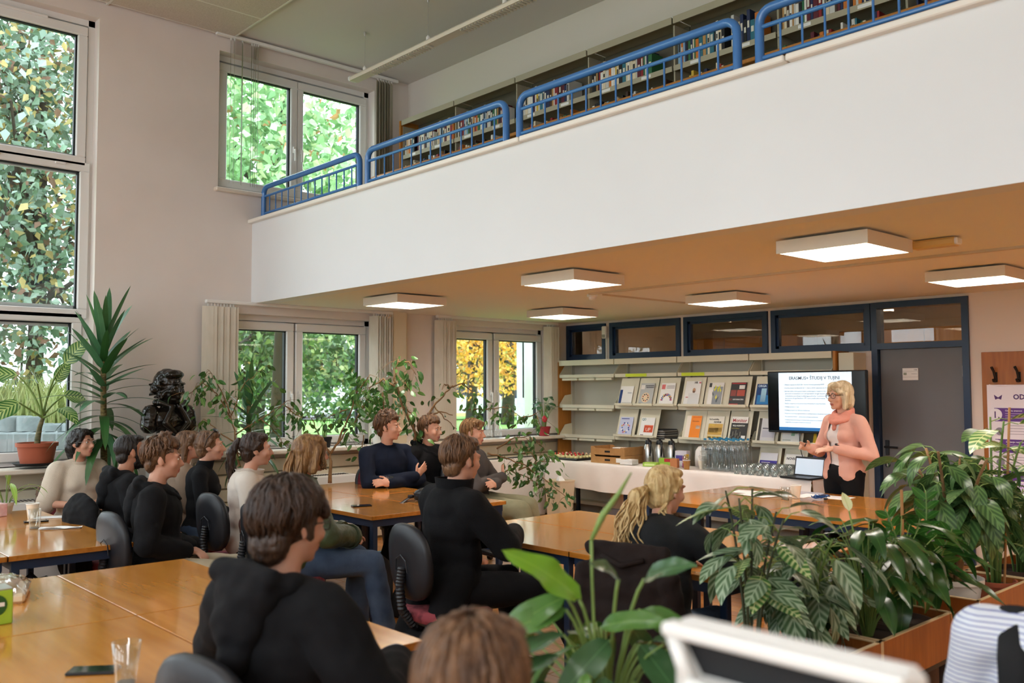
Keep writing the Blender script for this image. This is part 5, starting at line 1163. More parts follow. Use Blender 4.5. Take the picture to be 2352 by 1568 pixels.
CL = [leaf_mesh('calathea_leaf', .2, .085, M_cal, b, .12, 9, base=.72, k=3) for b in (.5, 1.0, 1.5)]
SL = [leaf_mesh('peace_lily_leaf', .24, .075, M_spa, b, .2, 10, base=.75, k=2, wave=.3) for b in (.5, 1.0, 1.6)]
KL = [leaf_mesh('speckled_leaf', .2, .085, M_spk, b, .15, 9, base=.72, k=3) for b in (.3, .8, 1.2)]
def potted(name, label, x, y, pr, ph, pm, z=PZ, pname='pot'):
    r = thing(name, label, 'plant', (x, y, z)); pot(r, pr, ph, pm, name=pname); return r
def canes(root, stems, lf, seed, per=10, sc=(.8, 1.2), c=(0, 0, .1), droop=.5, rad=.007, spread=.03, m=None, lo=.38):
    """stems = [(dx, dy, h)] leaning canes with leaves spiralling along their upper part"""
    R = random.Random(seed); st = MB(); pt = MB(); c = Vector(c)
    for (dx, dy, h) in stems:
        p0 = c+Vector((dx*.15, dy*.15, 0)); p2 = c+Vector((dx, dy, h)); pts = bez(p0, c+Vector((dx*.3, dy*.3, h*.6)), p2, 10); st.tube(pts, [rad*(1-.04*k) for k in range(11)], 7)
        for k in range(per):
            t = lo+(1-lo)*(k+.5)/per; i = min(int(t*10), 9); p = pts[i].lerp(pts[i+1], t*10-i); a = k*2.4+R.uniform(-.5, .5); o = Vector((math.cos(a), math.sin(a), 0)); el = R.uniform(.1, .9) if t > .85 else R.uniform(-.1, .5)
            q = p+o*R.uniform(.04, .11)+Vector((0, 0, R.uniform(.0, .05))); pt.tube([p, (p+q)/2+Vector((0, 0, .015)), q], [.0032, .0028, .0022], 5, cap=False)
            put_leaf(R.choice(lf), root, q, o+Vector((0, 0, el-droop)), sc=R.uniform(*sc), twist=R.uniform(-.4, .4))
    st.build('canes', m or M_stem, root, smooth=True); pt.build('petioles', M_petiole, root, smooth=True)
def ring_stems(n, r, h0, h1, seed):
    R = random.Random(seed); return [(r*R.uniform(.3, 1)*math.cos(i*2.4), r*R.uniform(.3, 1)*math.sin(i*2.4), R.uniform(h0, h1)) for i in range(n)]
r = potted('aglaonema_plant', 'silver-leaved aglaonema drooping over the nearest planter box', -1.98, 3.46, .13, .13, M_potb); canes(r, ring_stems(8, .24, .28, .52, 1), AL, 41, 10, (.9, 1.35), droop=.75)
r = potted('aglaonema_plant', 'leggy aglaonema with bare dark stems at the end of the nearest planter', -2.02, 3.12, .1, .12, M_potb); canes(r, ring_stems(5, .16, .6, .74, 2), AL+KL[:1], 42, 9, (.8, 1.15), droop=.35, m=mat('dark_cane', '3a4028', .6))
r = potted('peace_lily', 'dark peace lily in a wide brown bowl in the middle planter', -1.95, 3.95, .16, .12, M_potb, pname='bowl'); leafy(r, 60, (.25, .56), .26, SL, 43, droop=.22, c=(0, 0, .1), stem=.0028, sc=(.75, 1.1))
fl_ = MB(); MB().tube(bez((0, 0, .1), (-.05, .02, .5), (-.1, .05, .64), 8), [.004]*9, 5).build('flower_stalk', M_petiole, r, smooth=True); put_leaf(leaf_mesh('spathe', .1, .05, leafmat('spathe_leaf', 'e2e6b8', 'c8d490', mixn=.5), .3, .3, 7, base=.8, k=2), r, (-.1, .05, .64), (-.3, .2, .7), name='spathe')
r = potted('peace_lily', 'second peace lily with narrow leaves at the far end of the middle planter', -1.95, 4.28, .14, .12, M_potb, pname='bowl'); leafy(r, 44, (.25, .55), .22, SL, 44, droop=.2, c=(0, 0, .1), stem=.0028, sc=(.8, 1.2))
r = potted('zz_plant', 'upright zz plant with glossy leaflets rising behind the peace lilies', -2.02, 4.62, .11, .13, M_potb, z=0); r.location.z = 0
for ch in list(r.children): bpy.data.objects.remove(ch)
pot(r, .13, .5, M_potb); zz(r, [((0, 0, .45), (-.05, 0, .8), (-.14, -.02, 1.02), 8), ((0, 0, .45), (.05, .05, .85), (.02, .1, 1.12), 9), ((0, 0, .45), (.0, -.08, .8), (.08, -.12, 1.0), 8), ((0, 0, .45), (.1, .05, .8), (.18, .02, .95), 8), ((0, 0, .45), (-.1, .08, .75), (-.22, .1, .9), 7)], 15, 1.5)
MB().cyl((-.06, .0, .45), (-.07, .02, 1.12), .008, n=8).build('cane', mat('bamboo_cane', 'a9794a', .7), r)
r = potted('calathea_plant', 'large calathea with hanging patterned leaves in the white ceramic pot', -2.0, 5.03, .145, .2, M_potw); canes(r, ring_stems(9, .26, .48, .74, 5), CL, 45, 10, (.9, 1.35), c=(0, 0, .15), droop=.7, rad=.012, m=M_bark, lo=.62)
r = potted('speckled_dumb_cane', 'tall dumb cane with yellow speckled leaves rising above the calathea', -1.93, 5.42, .11, .14, M_terra); canes(r, ring_stems(7, .3, .55, .95, 7), KL+CL[:1], 46, 9, (.9, 1.4), droop=.3, rad=.009)
MB().cyl((.05, 0, .1), (.09, .05, 1.1), .007, n=8).build('cane', MATS['bamboo_cane'], r)
r = potted('calathea_plant', 'shaded calathea in the furthest planter box', -1.95, 5.85, .13, .14, M_potb); canes(r, ring_stems(7, .28, .35, .7, 8), CL, 48, 9, (.9, 1.3), droop=.5)
# -- foreground peace lily
fp = atd(1395, 1568, 2.25); fr = thing('peace_lily', 'bright green peace lily with arching leaves close before the coat-draped chair', 'plant', (fp.x, fp.y, 0))
pot(fr, .16, .84, mat('tall_planter', '3a2c22', .5))
FLm = [leafmat('lily_front_a', '3f6a2c', '6a8f46', mixn=.7, rough=.25), leafmat('lily_front_b', '6a9a24', '86b03a', mixn=.6, rough=.3), leafmat('lily_front_c', '2c4f2a', '557a50', mixn=.7, rough=.22)]
PL = [leaf_mesh('broad_leaf', .3, .085, FLm[0], .9, .2, 11, base=.75, k=2, wave=.4), leaf_mesh('broad_leaf', .28, .09, FLm[2], 1.4, .2, 11, base=.75, k=2, wave=.3), leaf_mesh('broad_leaf', .26, .09, FLm[2], .5, .25, 11, base=.75, k=2, wave=.3)]
leafy(fr, 52, (.1, .36), .3, PL, 77, droop=.3, c=(0, 0, .74), stem=.003, sc=(.45, .8))
stf = MB()
for (u, v, u2, v2, mi, s) in ((1330, 1375, 1215, 1260, 9, 1), (1300, 1370, 1040, 1480, 0, 1), (1300, 1400, 1110, 1440, 0, .9), (1470, 1400, 1590, 1450, 0, 1), (1420, 1330, 1385, 1280, 2, .7), (1480, 1330, 1540, 1290, 2, .9), (1400, 1470, 1310, 1560, 2, 1.05), (1470, 1480, 1540, 1560, 2, 1.1), (1380, 1440, 1480, 1400, 0, .8)):
    a, b = atd(u, v, 2.2)-fr.location, atd(u2, v2, 2.1)-fr.location
    me = PL[mi] if mi < 9 else leaf_mesh('broad_leaf', .3, .1, FLm[1], .6, .15, 12, base=.75, k=3, wave=.7)
    stf.tube(bez((0, 0, .76), (a.x*.5, a.y*.5, a.z*.9+.05), a, 6), .0045, 6); put_leaf(me, fr, a, b-a, up=(.55, -.5, .7), sc=s*.82)
a = atd(1358, 1240, 2.2)-fr.location; b = atd(1450, 1085, 2.2)-fr.location
stf.tube(bez((0, 0, .76), (a.x*.9, a.y*.9, a.z*.7), a, 8), .004, 6); stf.tube([a, a.lerp(b, .35)+Vector((-.01, 0, .0)), a.lerp(b, .7), b], [.005, .009, .006, .002], 6); stf.build('stalks', M_petiole, fr, smooth=True)
# ---------------------------------------------------------------- outdoors
M_lawn = mat('lawn_grass', '7fae52', .95, col2='5f9440', scale=1.2, bump=.3, bscale=30)
struct(MB().b2((-90, -40, .1), (-9.0, 90, .42)).build('ground_lawn', M_lawn))
struct(MB().b2((-60, 26, .42), (-30, 90, .432)).build('ground_leaf_litter', mat('leaf_litter', 'b98a4a', .95, col2='8fa04a', scale=2)))
struct(MB().b2((-70, -10, .42), (-33, 26, .428)).build('ground_road', mat('asphalt', '8c8e90', .9)))
def treemat(i, c):
    return leafmat('tree_leaf_%s' % c, c, c, mid=False, rough=.6)
def tree(name, label, base, h, crowns, leaf, palette, nleaf, seed, trunk=.18, branches=8, wts=None):
    r = thing(name, label, 'tree', base); R = random.Random(seed); o = Vector(base)
    top = Vector((0, 0, h)); mbk = mat('tree_bark', '3d362e', .95)
    MB().tube([(0, 0, -.1), (.1, .05, h*.3), (-.05, .1, h*.6), (.05, 0, h)], [trunk, trunk*.85, trunk*.55, trunk*.12], 8).build('trunk', mbk, r, smooth=True)
    bm_ = MB()
    for i in range(branches):
        c, rad = R.choice(crowns); c = Vector(c)-o
        e = c+Vector([R.uniform(-.9, .9)*rad[k] for k in range(3)]); s = Vector((0, 0, h*R.uniform(.2, .75)))
        pts = bez(s, s.lerp(e, .5)+Vector((0, 0, R.uniform(-.3, .6))), e, 7); bm_.tube(pts, [trunk*.4*(1-.8*k/8) for k in range(8)], 5)
        for _ in range(3):
            k = R.randrange(2, 7); q = pts[k]+Vector([R.uniform(-.8, .8) for _ in range(3)]); bm_.tube([pts[k], pts[k].lerp(q, .5)+Vector((0, 0, .1)), q], [trunk*.13, trunk*.1, trunk*.03], 4)
    bm_.build('branches', mbk, r)
    f = MB(); vol = [rad[0]*rad[1]*rad[2] for c, rad in crowns]
    for i in range(nleaf):
        c, rad = R.choices(crowns, vol)[0]; c = Vector(c)-o
        while True:
            p = Vector([R.uniform(-1, 1) for _ in range(3)])
            if p.length < 1: break
        p *= .55+.45*R.random()**.3 if p.length else 1
        p = c+Vector([p[k]*rad[k] for k in range(3)]); s = leaf*R.uniform(.6, 1.25)
        d = Vector((R.uniform(-1, 1), R.uniform(-1, 1), R.uniform(-1.2, .1))).normalized(); x = d.cross(Vector([R.uniform(-1, 1) for _ in range(3)])).normalized(); n = d.cross(x)
        w = s*.34
        f.add([p, p+d*s*.35+x*w+n*s*.06, p+d*s, p+d*s*.35-x*w+n*s*.06, p+d*s*.4], [(0, 1, 4), (1, 2, 4), (2, 3, 4), (3, 0, 4)], R.choices(range(len(palette)), wts)[0])
    fo = f.build('foliage', [treemat(i, c) for i, c in enumerate(palette)], r); fo['kind'] = 'stuff'
    return r
def crown(u, v, d, rad): return (tuple(atd(u, v, d)), rad)
MAP = ['5d7a5c', '7d9a80', '9ab3a4', 'a89658', '7f604c', 'bfb078', '4c624c', 'a9bcb0']
tb = atd(70, 900, 14); tree('maple_tree', 'dense autumn maple filling the tall left window', (tb.x, tb.y, .42), 8.5, [crown(60, 300, 13.5, (2.6, 2.6, 2.4)), crown(20, 560, 13, (2.3, 2.2, 1.9)), crown(90, 90, 14, (2.6, 2.6, 2.2)), crown(130, 720, 13.5, (1.6, 1.6, 1.2)), crown(-200, 300, 13, (3, 3, 3)), crown(-250, 800, 13, (2.5, 2.5, 1.6))], .145, MAP, 19000, 5, trunk=.14, branches=26, wts=[5, 5, 4, 3, 2, 2, 3, 3])
tb = atd(640, 900, 17.5); tree('light_green_tree', 'airy light green tree outside the upper gallery window', (tb.x, tb.y, .42), 9, [crown(600, 330, 17, (2.0, 2.0, 2.0)), crown(540, 230, 17.5, (1.7, 1.7, 1.4)), crown(740, 360, 17, (1.5, 1.5, 1.5)), crown(640, 440, 16, (2.2, 2.0, 1.0))], .2, ['8fb880', 'a8cc98', '73a26a', 'c6d8a4', 'b98a5a'], 5200, 6, trunk=.2, branches=14, wts=[5, 5, 4, 3, .5])
tb = atd(590, 960, 21); tree('conifer_like_tree', 'dark green drooping tree outside the lower window near the bust', (tb.x, tb.y, .42), 6.5, [crown(590, 830, 20, (1.6, 1.6, 1.1)), crown(600, 770, 20, (2.2, 2.0, .9)), crown(740, 800, 22, (1.8, 1.8, 1.2)), crown(770, 900, 24, (1.8, 1.8, .7)), crown(560, 920, 22, (1.2, 1.2, .7))], .18, ['4a6a42', '688a52', '87a068', 'a8b47a', '3c5638'], 5200, 8, trunk=.16, branches=22, wts=[5, 4, 3, 2, 4])
tb = atd(650, 1000, 12.5)
tb = atd(1080, 960, 27); tree('golden_tree', 'golden autumn tree with upright stems outside the farther lower window', (tb.x, tb.y, .42), 8, [crown(1090, 830, 26, (2.0, 2.0, 1.2)), crown(1070, 740, 26, (2.6, 2.4, 1.4)), crown(1180, 840, 30, (2.0, 2.0, 1.1)), crown(1160, 770, 30, (2.2, 2.0, 1.2))], .16, ['e0a83c', 'cf8f34', 'ecc468', 'b0853c', '9a9a50'], 4200, 12, trunk=.17, branches=30, wts=[5, 4, 4, 2, 1])
tb = atd(1165, 950, 31); tree('golden_tree', 'golden tree with a single straight trunk beside the parked cars', (tb.x, tb.y, .42), 6.5, [crown(1165, 800, 31, (1.8, 1.8, 1.2)), crown(1120, 860, 33, (1.6, 1.6, .8))], .16, ['e0a83c', 'cf8f34', 'ecc468', 'd8b050'], 1600, 13, trunk=.24, branches=8)
for k, (u, v, d) in enumerate(((730, 930, 45), (860, 925, 50), (1000, 900, 55), (620, 930, 48), (1100, 915, 55), (1240, 905, 55))):
    p = atd(u, v, d); tree('distant_tree', 'distant hedge tree number %s beyond the parked cars' % ('one', 'two', 'three', 'four', 'five', 'six')[k], (p.x, p.y, .42), 6, [(tuple(p+Vector((0, 0, 1.2))), (3.6, 3.6, 2.2)), (tuple(p+Vector((1, 1, 3.2))), (3.2, 3.2, 2.2))], .5, ['5f7a4c', '86985c', 'a89a58', '49623e'], 1100, 60+k, trunk=.2)
def car(u, d, col, label, rz):
    p = atd(u, 940, d); r = thing('parked_car', label, 'car', (p.x, p.y, .43), rz); m = flat(col, .25)
    prof = [(-2.1, .28), (2.1, .28), (2.15, .65), (1.9, .82), (1.1, .92), (.55, 1.4), (-1.1, 1.42), (-1.75, .98), (-2.12, .9)]
    n = len(prof); b = MB(); b.add([(x, s*.85*(.82 if z > 1.2 else 1), z) for s in (-1, 1) for x, z in prof], [tuple(range(n)), tuple(range(n, 2*n))[::-1]]+[(i, n+i, n+(i+1) % n, (i+1) % n) for i in range(n)]); b.build('body', m, r)
    for s in (-1, 1): MB().add([(.95, s*.855, .95), (.5, s*.73, 1.34), (-1.05, s*.73, 1.36), (-1.6, s*.855, .98)], [(0, 1, 2, 3)]).build('side_window', M_black, r)
    for x in (-1.35, 1.3):
        for s in (-1, 1): MB().cyl((x, s*.72, .3), (x, s*.88, .3), .31, n=16).build('wheel', M_blackm, r)
car(1075, 36, 'c4c8cc', 'silver car parked beyond the golden tree', .5); car(1185, 38, '26324a', 'dark blue car parked beside the golden trunk', .5); car(740, 36, 'd8dade', 'white car parked beyond the lawn', .6); car(690, 39, '8a3a34', 'red-brown car parked behind the white car', .6)
p = atd(1206, 960, 13.2); pl = thing('white_pillar', 'weathered white square pillar outside the farther window', 'pillar', (p.x, p.y, .42)); MB().box((0, 0, 2.2), (.17, .17, 4.4)).build('shaft', mat('weathered_white', 'e8eef0', .8, col2='b9c8c4', scale=3, stretch=(1, 1, .3)), pl); MB().box((.06, .0, 1.9), (.02, .19, 1.6)).build('dark_strip', M_blackm, pl)  # narrow dark strip set along the shaft
# raised bed with concrete palisade blocks below the left window
M_conc = mat('concrete_block', '8c9494', .9, col2='6f7878', scale=6, bump=.3, bscale=14)
struct(MB().box((-11.6, 2.4, .62), (5.0, 6.0, .5)).build('ground_bed', mat('bed_litter', '7a6a5c', .95, col2='b8a8a0', scale=18, detail=8, bump=.5, bscale=30)))
for k in range(11):
    p = atd(-60+k*26, 960, 11.4 if k % 2 else 11.8); hz = 1.34 if k < 6 else 1.24
    o = MB().lathe([(.0, 0), (.16, 0), (.16, hz-.9), (.15, hz-.88), (0, hz-.88)], 14, cap=False).build('palisade_block', M_conc, None, smooth='auto'); o.location = (p.x, p.y, .86); tag(o, 'tall grey concrete palisade block outside the left window', 'block', 'tall palisade blocks')
for k in range(8):
    p = atd(-20+k*30, 1000, 10.7); o = MB().bbox((0, 0, .15), (.3, .3, .3), .02).build('palisade_block', M_conc, None); o.location = (p.x, p.y, .86); o.rotation_euler = (0, 0, .7+.1*k); tag(o, 'low grey concrete block in front of the taller palisade', 'block', 'low palisade blocks')
gr = MB(); R = random.Random(3)
for i in range(1500):
    p = atd(R.uniform(-100, 190), 940, R.uniform(12.2, 13.6)); a = R.uniform(0, 6.28); h = R.uniform(.4, 1.0); o = Vector((math.cos(a), math.sin(a), 0))*R.uniform(.1, .4); b = Vector((p.x, p.y, .95)); x = Vector((.675, .738, 0))*.012
    gr.add([b-x, b+x, b+o*.4+Vector((0, 0, h*.7))+x*.7, b+o*.4+Vector((0, 0, h*.7))-x*.7, b+o+Vector((0, 0, h))], [(0, 1, 2, 3), (3, 2, 4)])
o = gr.build('ornamental_grass', leafmat('pale_grass', 'b9b878', '8aa05a', mid=False, mixn=1.0)); tag(o, 'pale ornamental grass growing behind the concrete blocks', 'grass', kind='stuff')
# ---------------------------------------------------------------- people
TMP = bpy.data.scenes.new('tmp')
def rcone(mb, p0, r0, p1, r1, n=12, flat=1.0, up=(0, 0, 1)):
    p0, p1 = Vector(p0), Vector(p1); d = (p1-p0); l = d.length or 1e-6; d = d/l
    pts = []; rs = []
    for i in range(4): a = math.pi/2*(1-i/4); pts.append(p0-d*r0*math.sin(a)); rs.append(max(r0*math.cos(a), 1e-4))
    pts.append(p0); rs.append(r0); pts.append(p0.lerp(p1, .5)); rs.append((r0+r1)/2); pts.append(p1); rs.append(r1)
    for i in range(1, 5): a = math.pi/2*i/4; pts.append(p1+d*r1*math.sin(a)); rs.append(max(r1*math.cos(a), 1e-4))
    # fixed frame so that thin ends do not twist
    x = Vector(up).cross(d)
    if x.length < .05: x = Vector((1, 0, 0)).cross(d)
    x.normalize(); y = d.cross(x); vs = []; fs = []
    for p, r in zip(pts, rs):
        for k in range(n): a = 2*math.pi*k/n; vs.append(p+x*math.cos(a)*r+y*math.sin(a)*r*flat)
    N = len(pts)
    for i in range(N-1):
        for k in range(n): a, b = i*n+k, i*n+(k+1) % n; fs.append((a, b, b+n, a+n))
    fs += [tuple(range(n))[::-1], tuple(range((N-1)*n, N*n))]
    mb.add(vs, fs)
def blob(name, prims, voxel, mats, smooth=4, keep=None, disp=None):
    """union of rounded solids -> one continuous smooth mesh. prims: ('c',p0,r0,p1,r1[,flat,up]) or ('e',c,radii,R)"""
    mb = MB()
    for p in prims:
        if p[0] == 'c': rcone(mb, *p[1:5], 12, *(p[5:] if len(p) > 5 else ()))
        else: mb.ell(p[1], p[2], p[3] if len(p) > 3 else None, 16, 10)
    me = mb.mesh(name, mats); o = bpy.data.objects.new(name, me); TMP.collection.objects.link(o)
    m = o.modifiers.new('r', 'REMESH'); m.mode = 'VOXEL'; m.voxel_size = voxel; m.use_smooth_shade = True
    if smooth: s = o.modifiers.new('s', 'SMOOTH'); s.factor = .5; s.iterations = smooth
    vl = TMP.view_layers[0]; vl.update(); out = bpy.data.meshes.new_from_object(o.evaluated_get(vl.depsgraph)); out.name = name
    bpy.data.objects.remove(o); bpy.data.meshes.remove(me)
    if keep or disp:
        bm = bmesh.new(); bm.from_mesh(out)
        if keep: bmesh.ops.delete(bm, geom=[f for f in bm.faces if not keep(f.calc_center_median())], context='FACES')
        if disp:
            bm.normal_update()
            for v in bm.verts: v.co += v.normal*disp(v.co)
        bm.to_mesh(out); bm.free()
    out.materials.clear()
    for q in (mats if isinstance(mats, (list, tuple)) else [mats]): out.materials.append(q)
    out.polygons.foreach_set('use_smooth', [True]*len(out.polygons)); out.update()
    return out
def folds(amp, sc, seed=0):
    off = Vector((seed*3.1, seed*1.7, seed*.9))
    return lambda p: amp*(mnoise.noise(Vector((p.x*sc, p.y*sc, p.z*sc*1.6))+off)+.5*mnoise.noise(Vector((p.x*sc*2.3, p.y*sc*2.3, p.z*sc*3.1))+off))
def fabric(name, c, c2=None, rough=.9, bump=.25, sheen=.15): return mat(name, c, rough, col2=c2 or c, scale=7, bump=bump, bscale=260, sheen=0, spec=.25)
def hairmat(name, c, c2):
    return mat(name, c, .42, col2=c2, scale=26, stretch=(1.6, 1.6, .22), detail=8, bump=.9, bscale=34, spec=.45, contrast=1.6)
SKIN = {k: mat('skin_'+k, c, .5, col2=c2, scale=10, subs=.12, spec=.35) for k, c, c2 in (('fair', 'd2a28a', 'c8927a'), ('tan', 'b98468', 'ad775c'), ('light', 'dbb09a', 'd09f88'))}
M_lip = mat('lips', 'b06a60', .45); M_eyew = mat('eye_white', 'e6e2dc', .2); M_iris = mat('eye_dark', '2a201a', .1); M_frame = mat('spectacle_frame', '1d1a18', .3)
def T_upper(lean, twist, side=0):
    piv = Vector((0, 0, .58))
    R = rotm(0, side, 0) @ rotm(-lean, 0, 0) @ rotm(0, 0, twist)
    return lambda p: R @ (Vector(p)-piv)+piv
def hand(w, d, nrm, side, curl=.5, s=1.0, spread=.012, point=None):
    """palm and five fingers; nrm is the direction the palm faces, side=+1 right hand"""
    d = Vector(d).normalized(); nrm = Vector(nrm); nrm = (nrm-d*nrm.dot(d)).normalized(); ac = d.cross(nrm)*side    # towards the thumb side
    w = Vector(w); R = Matrix((ac, d, nrm)).transposed(); P = [('e', w+d*.05*s, (.04*s, .052*s, .016*s), R), ('c', w-d*.02, .026*s, w+d*.03*s, .024*s)]
    for i, (off, L) in enumerate(((.029, .072), (.010, .08), (-.009, .075), (-.027, .06))):
        p = w+d*.09*s+ac*off*s; a = curl*(.8 if i else .7)
        if point is not None and i == 0: a = point
        dd = d+ac*(off*.18/ .03)*.5; r = .0088*s
        for k, f in enumerate((.45, .32, .23)):
            ang = a*(k+.6); q = p+(dd.normalized()*math.cos(ang)+nrm*math.sin(ang))*L*f*s; P.append(('c', p, r, q, r*.92)); p = q; r *= .92
    p = w+d*.025*s+ac*.032*s; td = (ac*.75+d*.75+nrm*.35*(.3+curl)).normalized(); q = p+td*.042*s; P.append(('c', p, .0115*s, q, .0105*s)); q2 = q+(td*.4+d*.7+nrm*.3*curl).normalized()*.03*s; P.append(('c', q, .0105*s, q2, .0085*s))
    return P
def head_prims(H, fem=False, jaw=1.0):
    q = .93 if fem else 1.0
    L = [('e', (0, -.015, .022), (.077*q, .094, .092)), ('e', (0, .02, -.028), (.063*q, .075, .088)), ('e', (0, .03, -.082), (.046*q*jaw, .052, .034)), ('e', (0, .066, -.1), (.021*q, .016, .016)),
         ('c', (0, .088, .006), .008, (0, .112, -.034), .0115), ('e', (0, .1, -.04), (.017, .012, .008)), ('e', (.03, .078, .022), (.03, .016, .009)), ('e', (-.03, .078, .022), (.03, .016, .009)),
         ('e', (.038, .062, -.03), (.026, .024, .026)), ('e', (-.038, .062, -.03), (.026, .024, .026)), ('e', (0, .087, -.066), (.021, .012, .007)), ('e', (0, .085, -.077), (.018, .012, .007)),
         ('e', (.077*q, -.008, -.012), (.008, .019, .031), rotm(.2, 0, .35)), ('e', (-.077*q, -.008, -.012), (.008, .019, .031), rotm(.2, 0, -.35)), ('e', (.031, .074, .0), (.016, .014, .01)), ('e', (-.031, .074, .0), (.016, .014, .01))]
    return [xf(p, H) for p in L]
def xf(p, H):
    R3 = H.to_3x3().normalized(); sc = H.to_scale()[0]
    if p[0] == 'c': return ('c', H@Vector(p[1]), p[2]*sc, H@Vector(p[3]), p[4]*sc, *p[5:])
    return ('e', H@Vector(p[1]), tuple(r*sc for r in p[2]), R3 @ (p[3] if len(p) > 3 and p[3] else Matrix.Identity(3)))
def person(label, px, d, heading, spec):
    """px: image point of the top of the head, d: its distance; heading in degrees (world) of the body"""
    g = spec.get; stand = g('stand', 0); fem = g('fem', False); base_h = 1.345+stand
    top = atd(*px, d); s = g('s') or top.z/base_h; hd = math.radians(heading)
    lean, twist = g('lean', .05), g('twist', 0); T = T_upper(lean, twist, g('side', 0)); up = lambda p: T(p)+Vector((0, 0, stand))
    sw = g('sw', .158 if fem else .188); ar = g('ar', (.047, .037, .027) if fem else (.054, .042, .03))
    hc = up((0, .035, 1.228)); hy, hp, hr = [math.radians(v) for v in g('head', (0, 0, 0))]
    H = Matrix.Translation(hc) @ Euler((hp, hr, hy)).to_matrix().to_4x4() @ Matrix.Scale(g('hs', 1.0), 4)
    Rz = rotm(0, 0, hd-math.pi/2); off = Rz@Vector((hc.x, hc.y, 0))*s
    loc = Vector((top.x-off.x, top.y-off.y, 0)) if 'at' not in spec else Vector((*spec['at'], 0))
    # joints
    nb = up((0, -.012, 1.045)); hb = H@Vector((0, -.015, -.06)); S = [up((-sw, -.015, 1.0)), up((sw, -.015, 1.0))]
    pz = .585+stand
    hips = [Vector((-.09, .02, pz-.03)), Vector((.09, .02, pz-.03))]
    kn = g('knees') or ([(-.13, .47, .53), (.13, .47, .53)] if not stand else [(-.1, .03, .52), (.1, .03, .52)])
    an = g('ankles') or ([(-.13, .5, .09), (.13, .5, .09)] if not stand else [(-.1, -.01, .09), (.1, -.01, .09)])
    kn = [Vector(k) for k in kn]; an = [Vector(k) for k in an]
    el = [Vector(e)+Vector((0, 0, stand)) for e in g('elbows', [(-.27, .06, .74), (.27, .06, .74)])]; wr = [Vector(e)+Vector((0, 0, stand)) for e in g('wrists', [(-.16, .3, .68), (.16, .3, .68)])]
    bw = g('bw', 1.0)
    def torso(e=0.0):
        P = [('e', (0, 0, pz+.01), (.165*bw+e, .125*bw+e, .125+e*.4)), ('e', up((0, .005, .75)), (.145*bw+e, .108*bw+e, .16+e), rotm(-lean)), ('e', up((0, .0, .9)), ((sw-.02)*1.0*bw+e, .118*bw+e, .16+e), rotm(-lean, 0, twist)),
             ('c', S[0].lerp(S[1], .06), .055+e, S[1].lerp(S[0], .06), .055+e), ('c', nb, .05+e*.4, S[0].lerp(nb, .25), .05+e*.8), ('c', nb, .05+e*.4, S[1].lerp(nb, .25), .05+e*.8), ('e', up((0, -.05, .96)), (.12*bw+e, .07+e, .1+e))]
        if fem: P += [('e', up((x, .085, .89)), (.055+e*.5, .05+e*.5, .055)) for x in (-.065, .065)]
        return P
    def arm(i, e=0.0, stop=1.0, rs=None):
        rs = rs or ar
        P = [('c', S[i], rs[0]+e, el[i], rs[1]+e)]
        if stop > 0: w = el[i].lerp(wr[i], stop); P.append(('c', el[i], rs[1]+e, w, lerp(rs[1], rs[2], stop)+e))
        return P
    def leg(i, e=0.0, stop=1.0, ee=None):
        a = kn[i].lerp(an[i], stop); ee = e if ee is None else ee
        return [('c', hips[i], .088*bw+e, kn[i], .06+e), ('c', kn[i], .058+e, a, .042+ee)]
    body = [('c', nb, .056 if not fem else .05, hb, .053 if not fem else .046)]+torso(-.018)+head_prims(H, fem, g('jaw', 1.0))
    hs_ = 1.0 if not fem else .9
    for i in (0, 1): body += arm(i, -.003 if g('bare') else -.008)+leg(i, -.022)
    hdv = g('hands') or [{}, {}]
    for i in (0, 1):
        q = hdv[i]; dr = Vector(q.get('d', wr[i]-el[i])); body += hand(wr[i]+dr.normalized()*.015, dr, q.get('n', (0, 0, -1)), 1 if i else -1, q.get('curl', .5), hs_, point=q.get('point'))
    for i in (0, 1): body += [('c', an[i]+Vector((0, -.03, -.045)), .035, an[i]+Vector((0, .13, -.055)), .03)]
    skin = SKIN[g('skin', 'fair')]
    me = blob('person', body, g('vox', .0088), [skin, M_lip], 3)
    Hi = H.inverted()
    if g('lips', True):
        idx = [0]*len(me.polygons)
        for k, pl in enumerate(me.polygons):
            c = Hi@pl.center
            if abs(c.z+.0715) < .0095 and abs(c.x) < .021*(1-abs(c.z+.0715)*30) and c.y > .082: idx[k] = 1
        me.polygons.foreach_set('material_index', idx)
    root = link('person', me); root.location = loc; root.rotation_euler = (0, 0, hd-math.pi/2); root.scale = (s, s, s); tag(root, label, 'person')
    def part(name, prims, m, voxel=.012, sm=4, keep=None, disp=None, smooth=True): o = link(name, blob(name, prims, voxel, m, sm, keep, disp), root); return o
    def hx_(P): return [xf(p, H) for p in P]
    # face details
    for sx in (-1, 1):
        e = MB().ell(H@Vector((sx*.031, .0815, .0)), (.0115, .0075, .0065), H.to_3x3().normalized(), 12, 8).build('eye', M_eyew, root, smooth=True)
        MB().ell(H@Vector((sx*.031+g('gaze', .0), .0865, .0005)), (.0052, .0035, .0056), H.to_3x3().normalized(), 10, 6).build('iris', M_iris, e, smooth=True)
        bmt = MATS.get(g('brow', ''), M_iris)
        MB().tube([H@Vector((sx*x, y, z)) for x, y, z in ((.014, .0925, .0205), (.03, .092, .025), (.046, .0775, .0195))], [.0032, .0036, .0018], 6, flat=.7).build('eyebrow', bmt, root, smooth=True)
    # clothes
    for c in g('clothes', []): c(locals())
    for c in g('hair', []): c(locals())
    for c in g('extra', []): c(locals())
    ch = g('chair')
    if ch: q = root.location; chair(q.x-math.cos(hd)*.03, q.y-math.sin(hd)*.03, hd+math.radians(g('chh', 0)), ch)
    return root
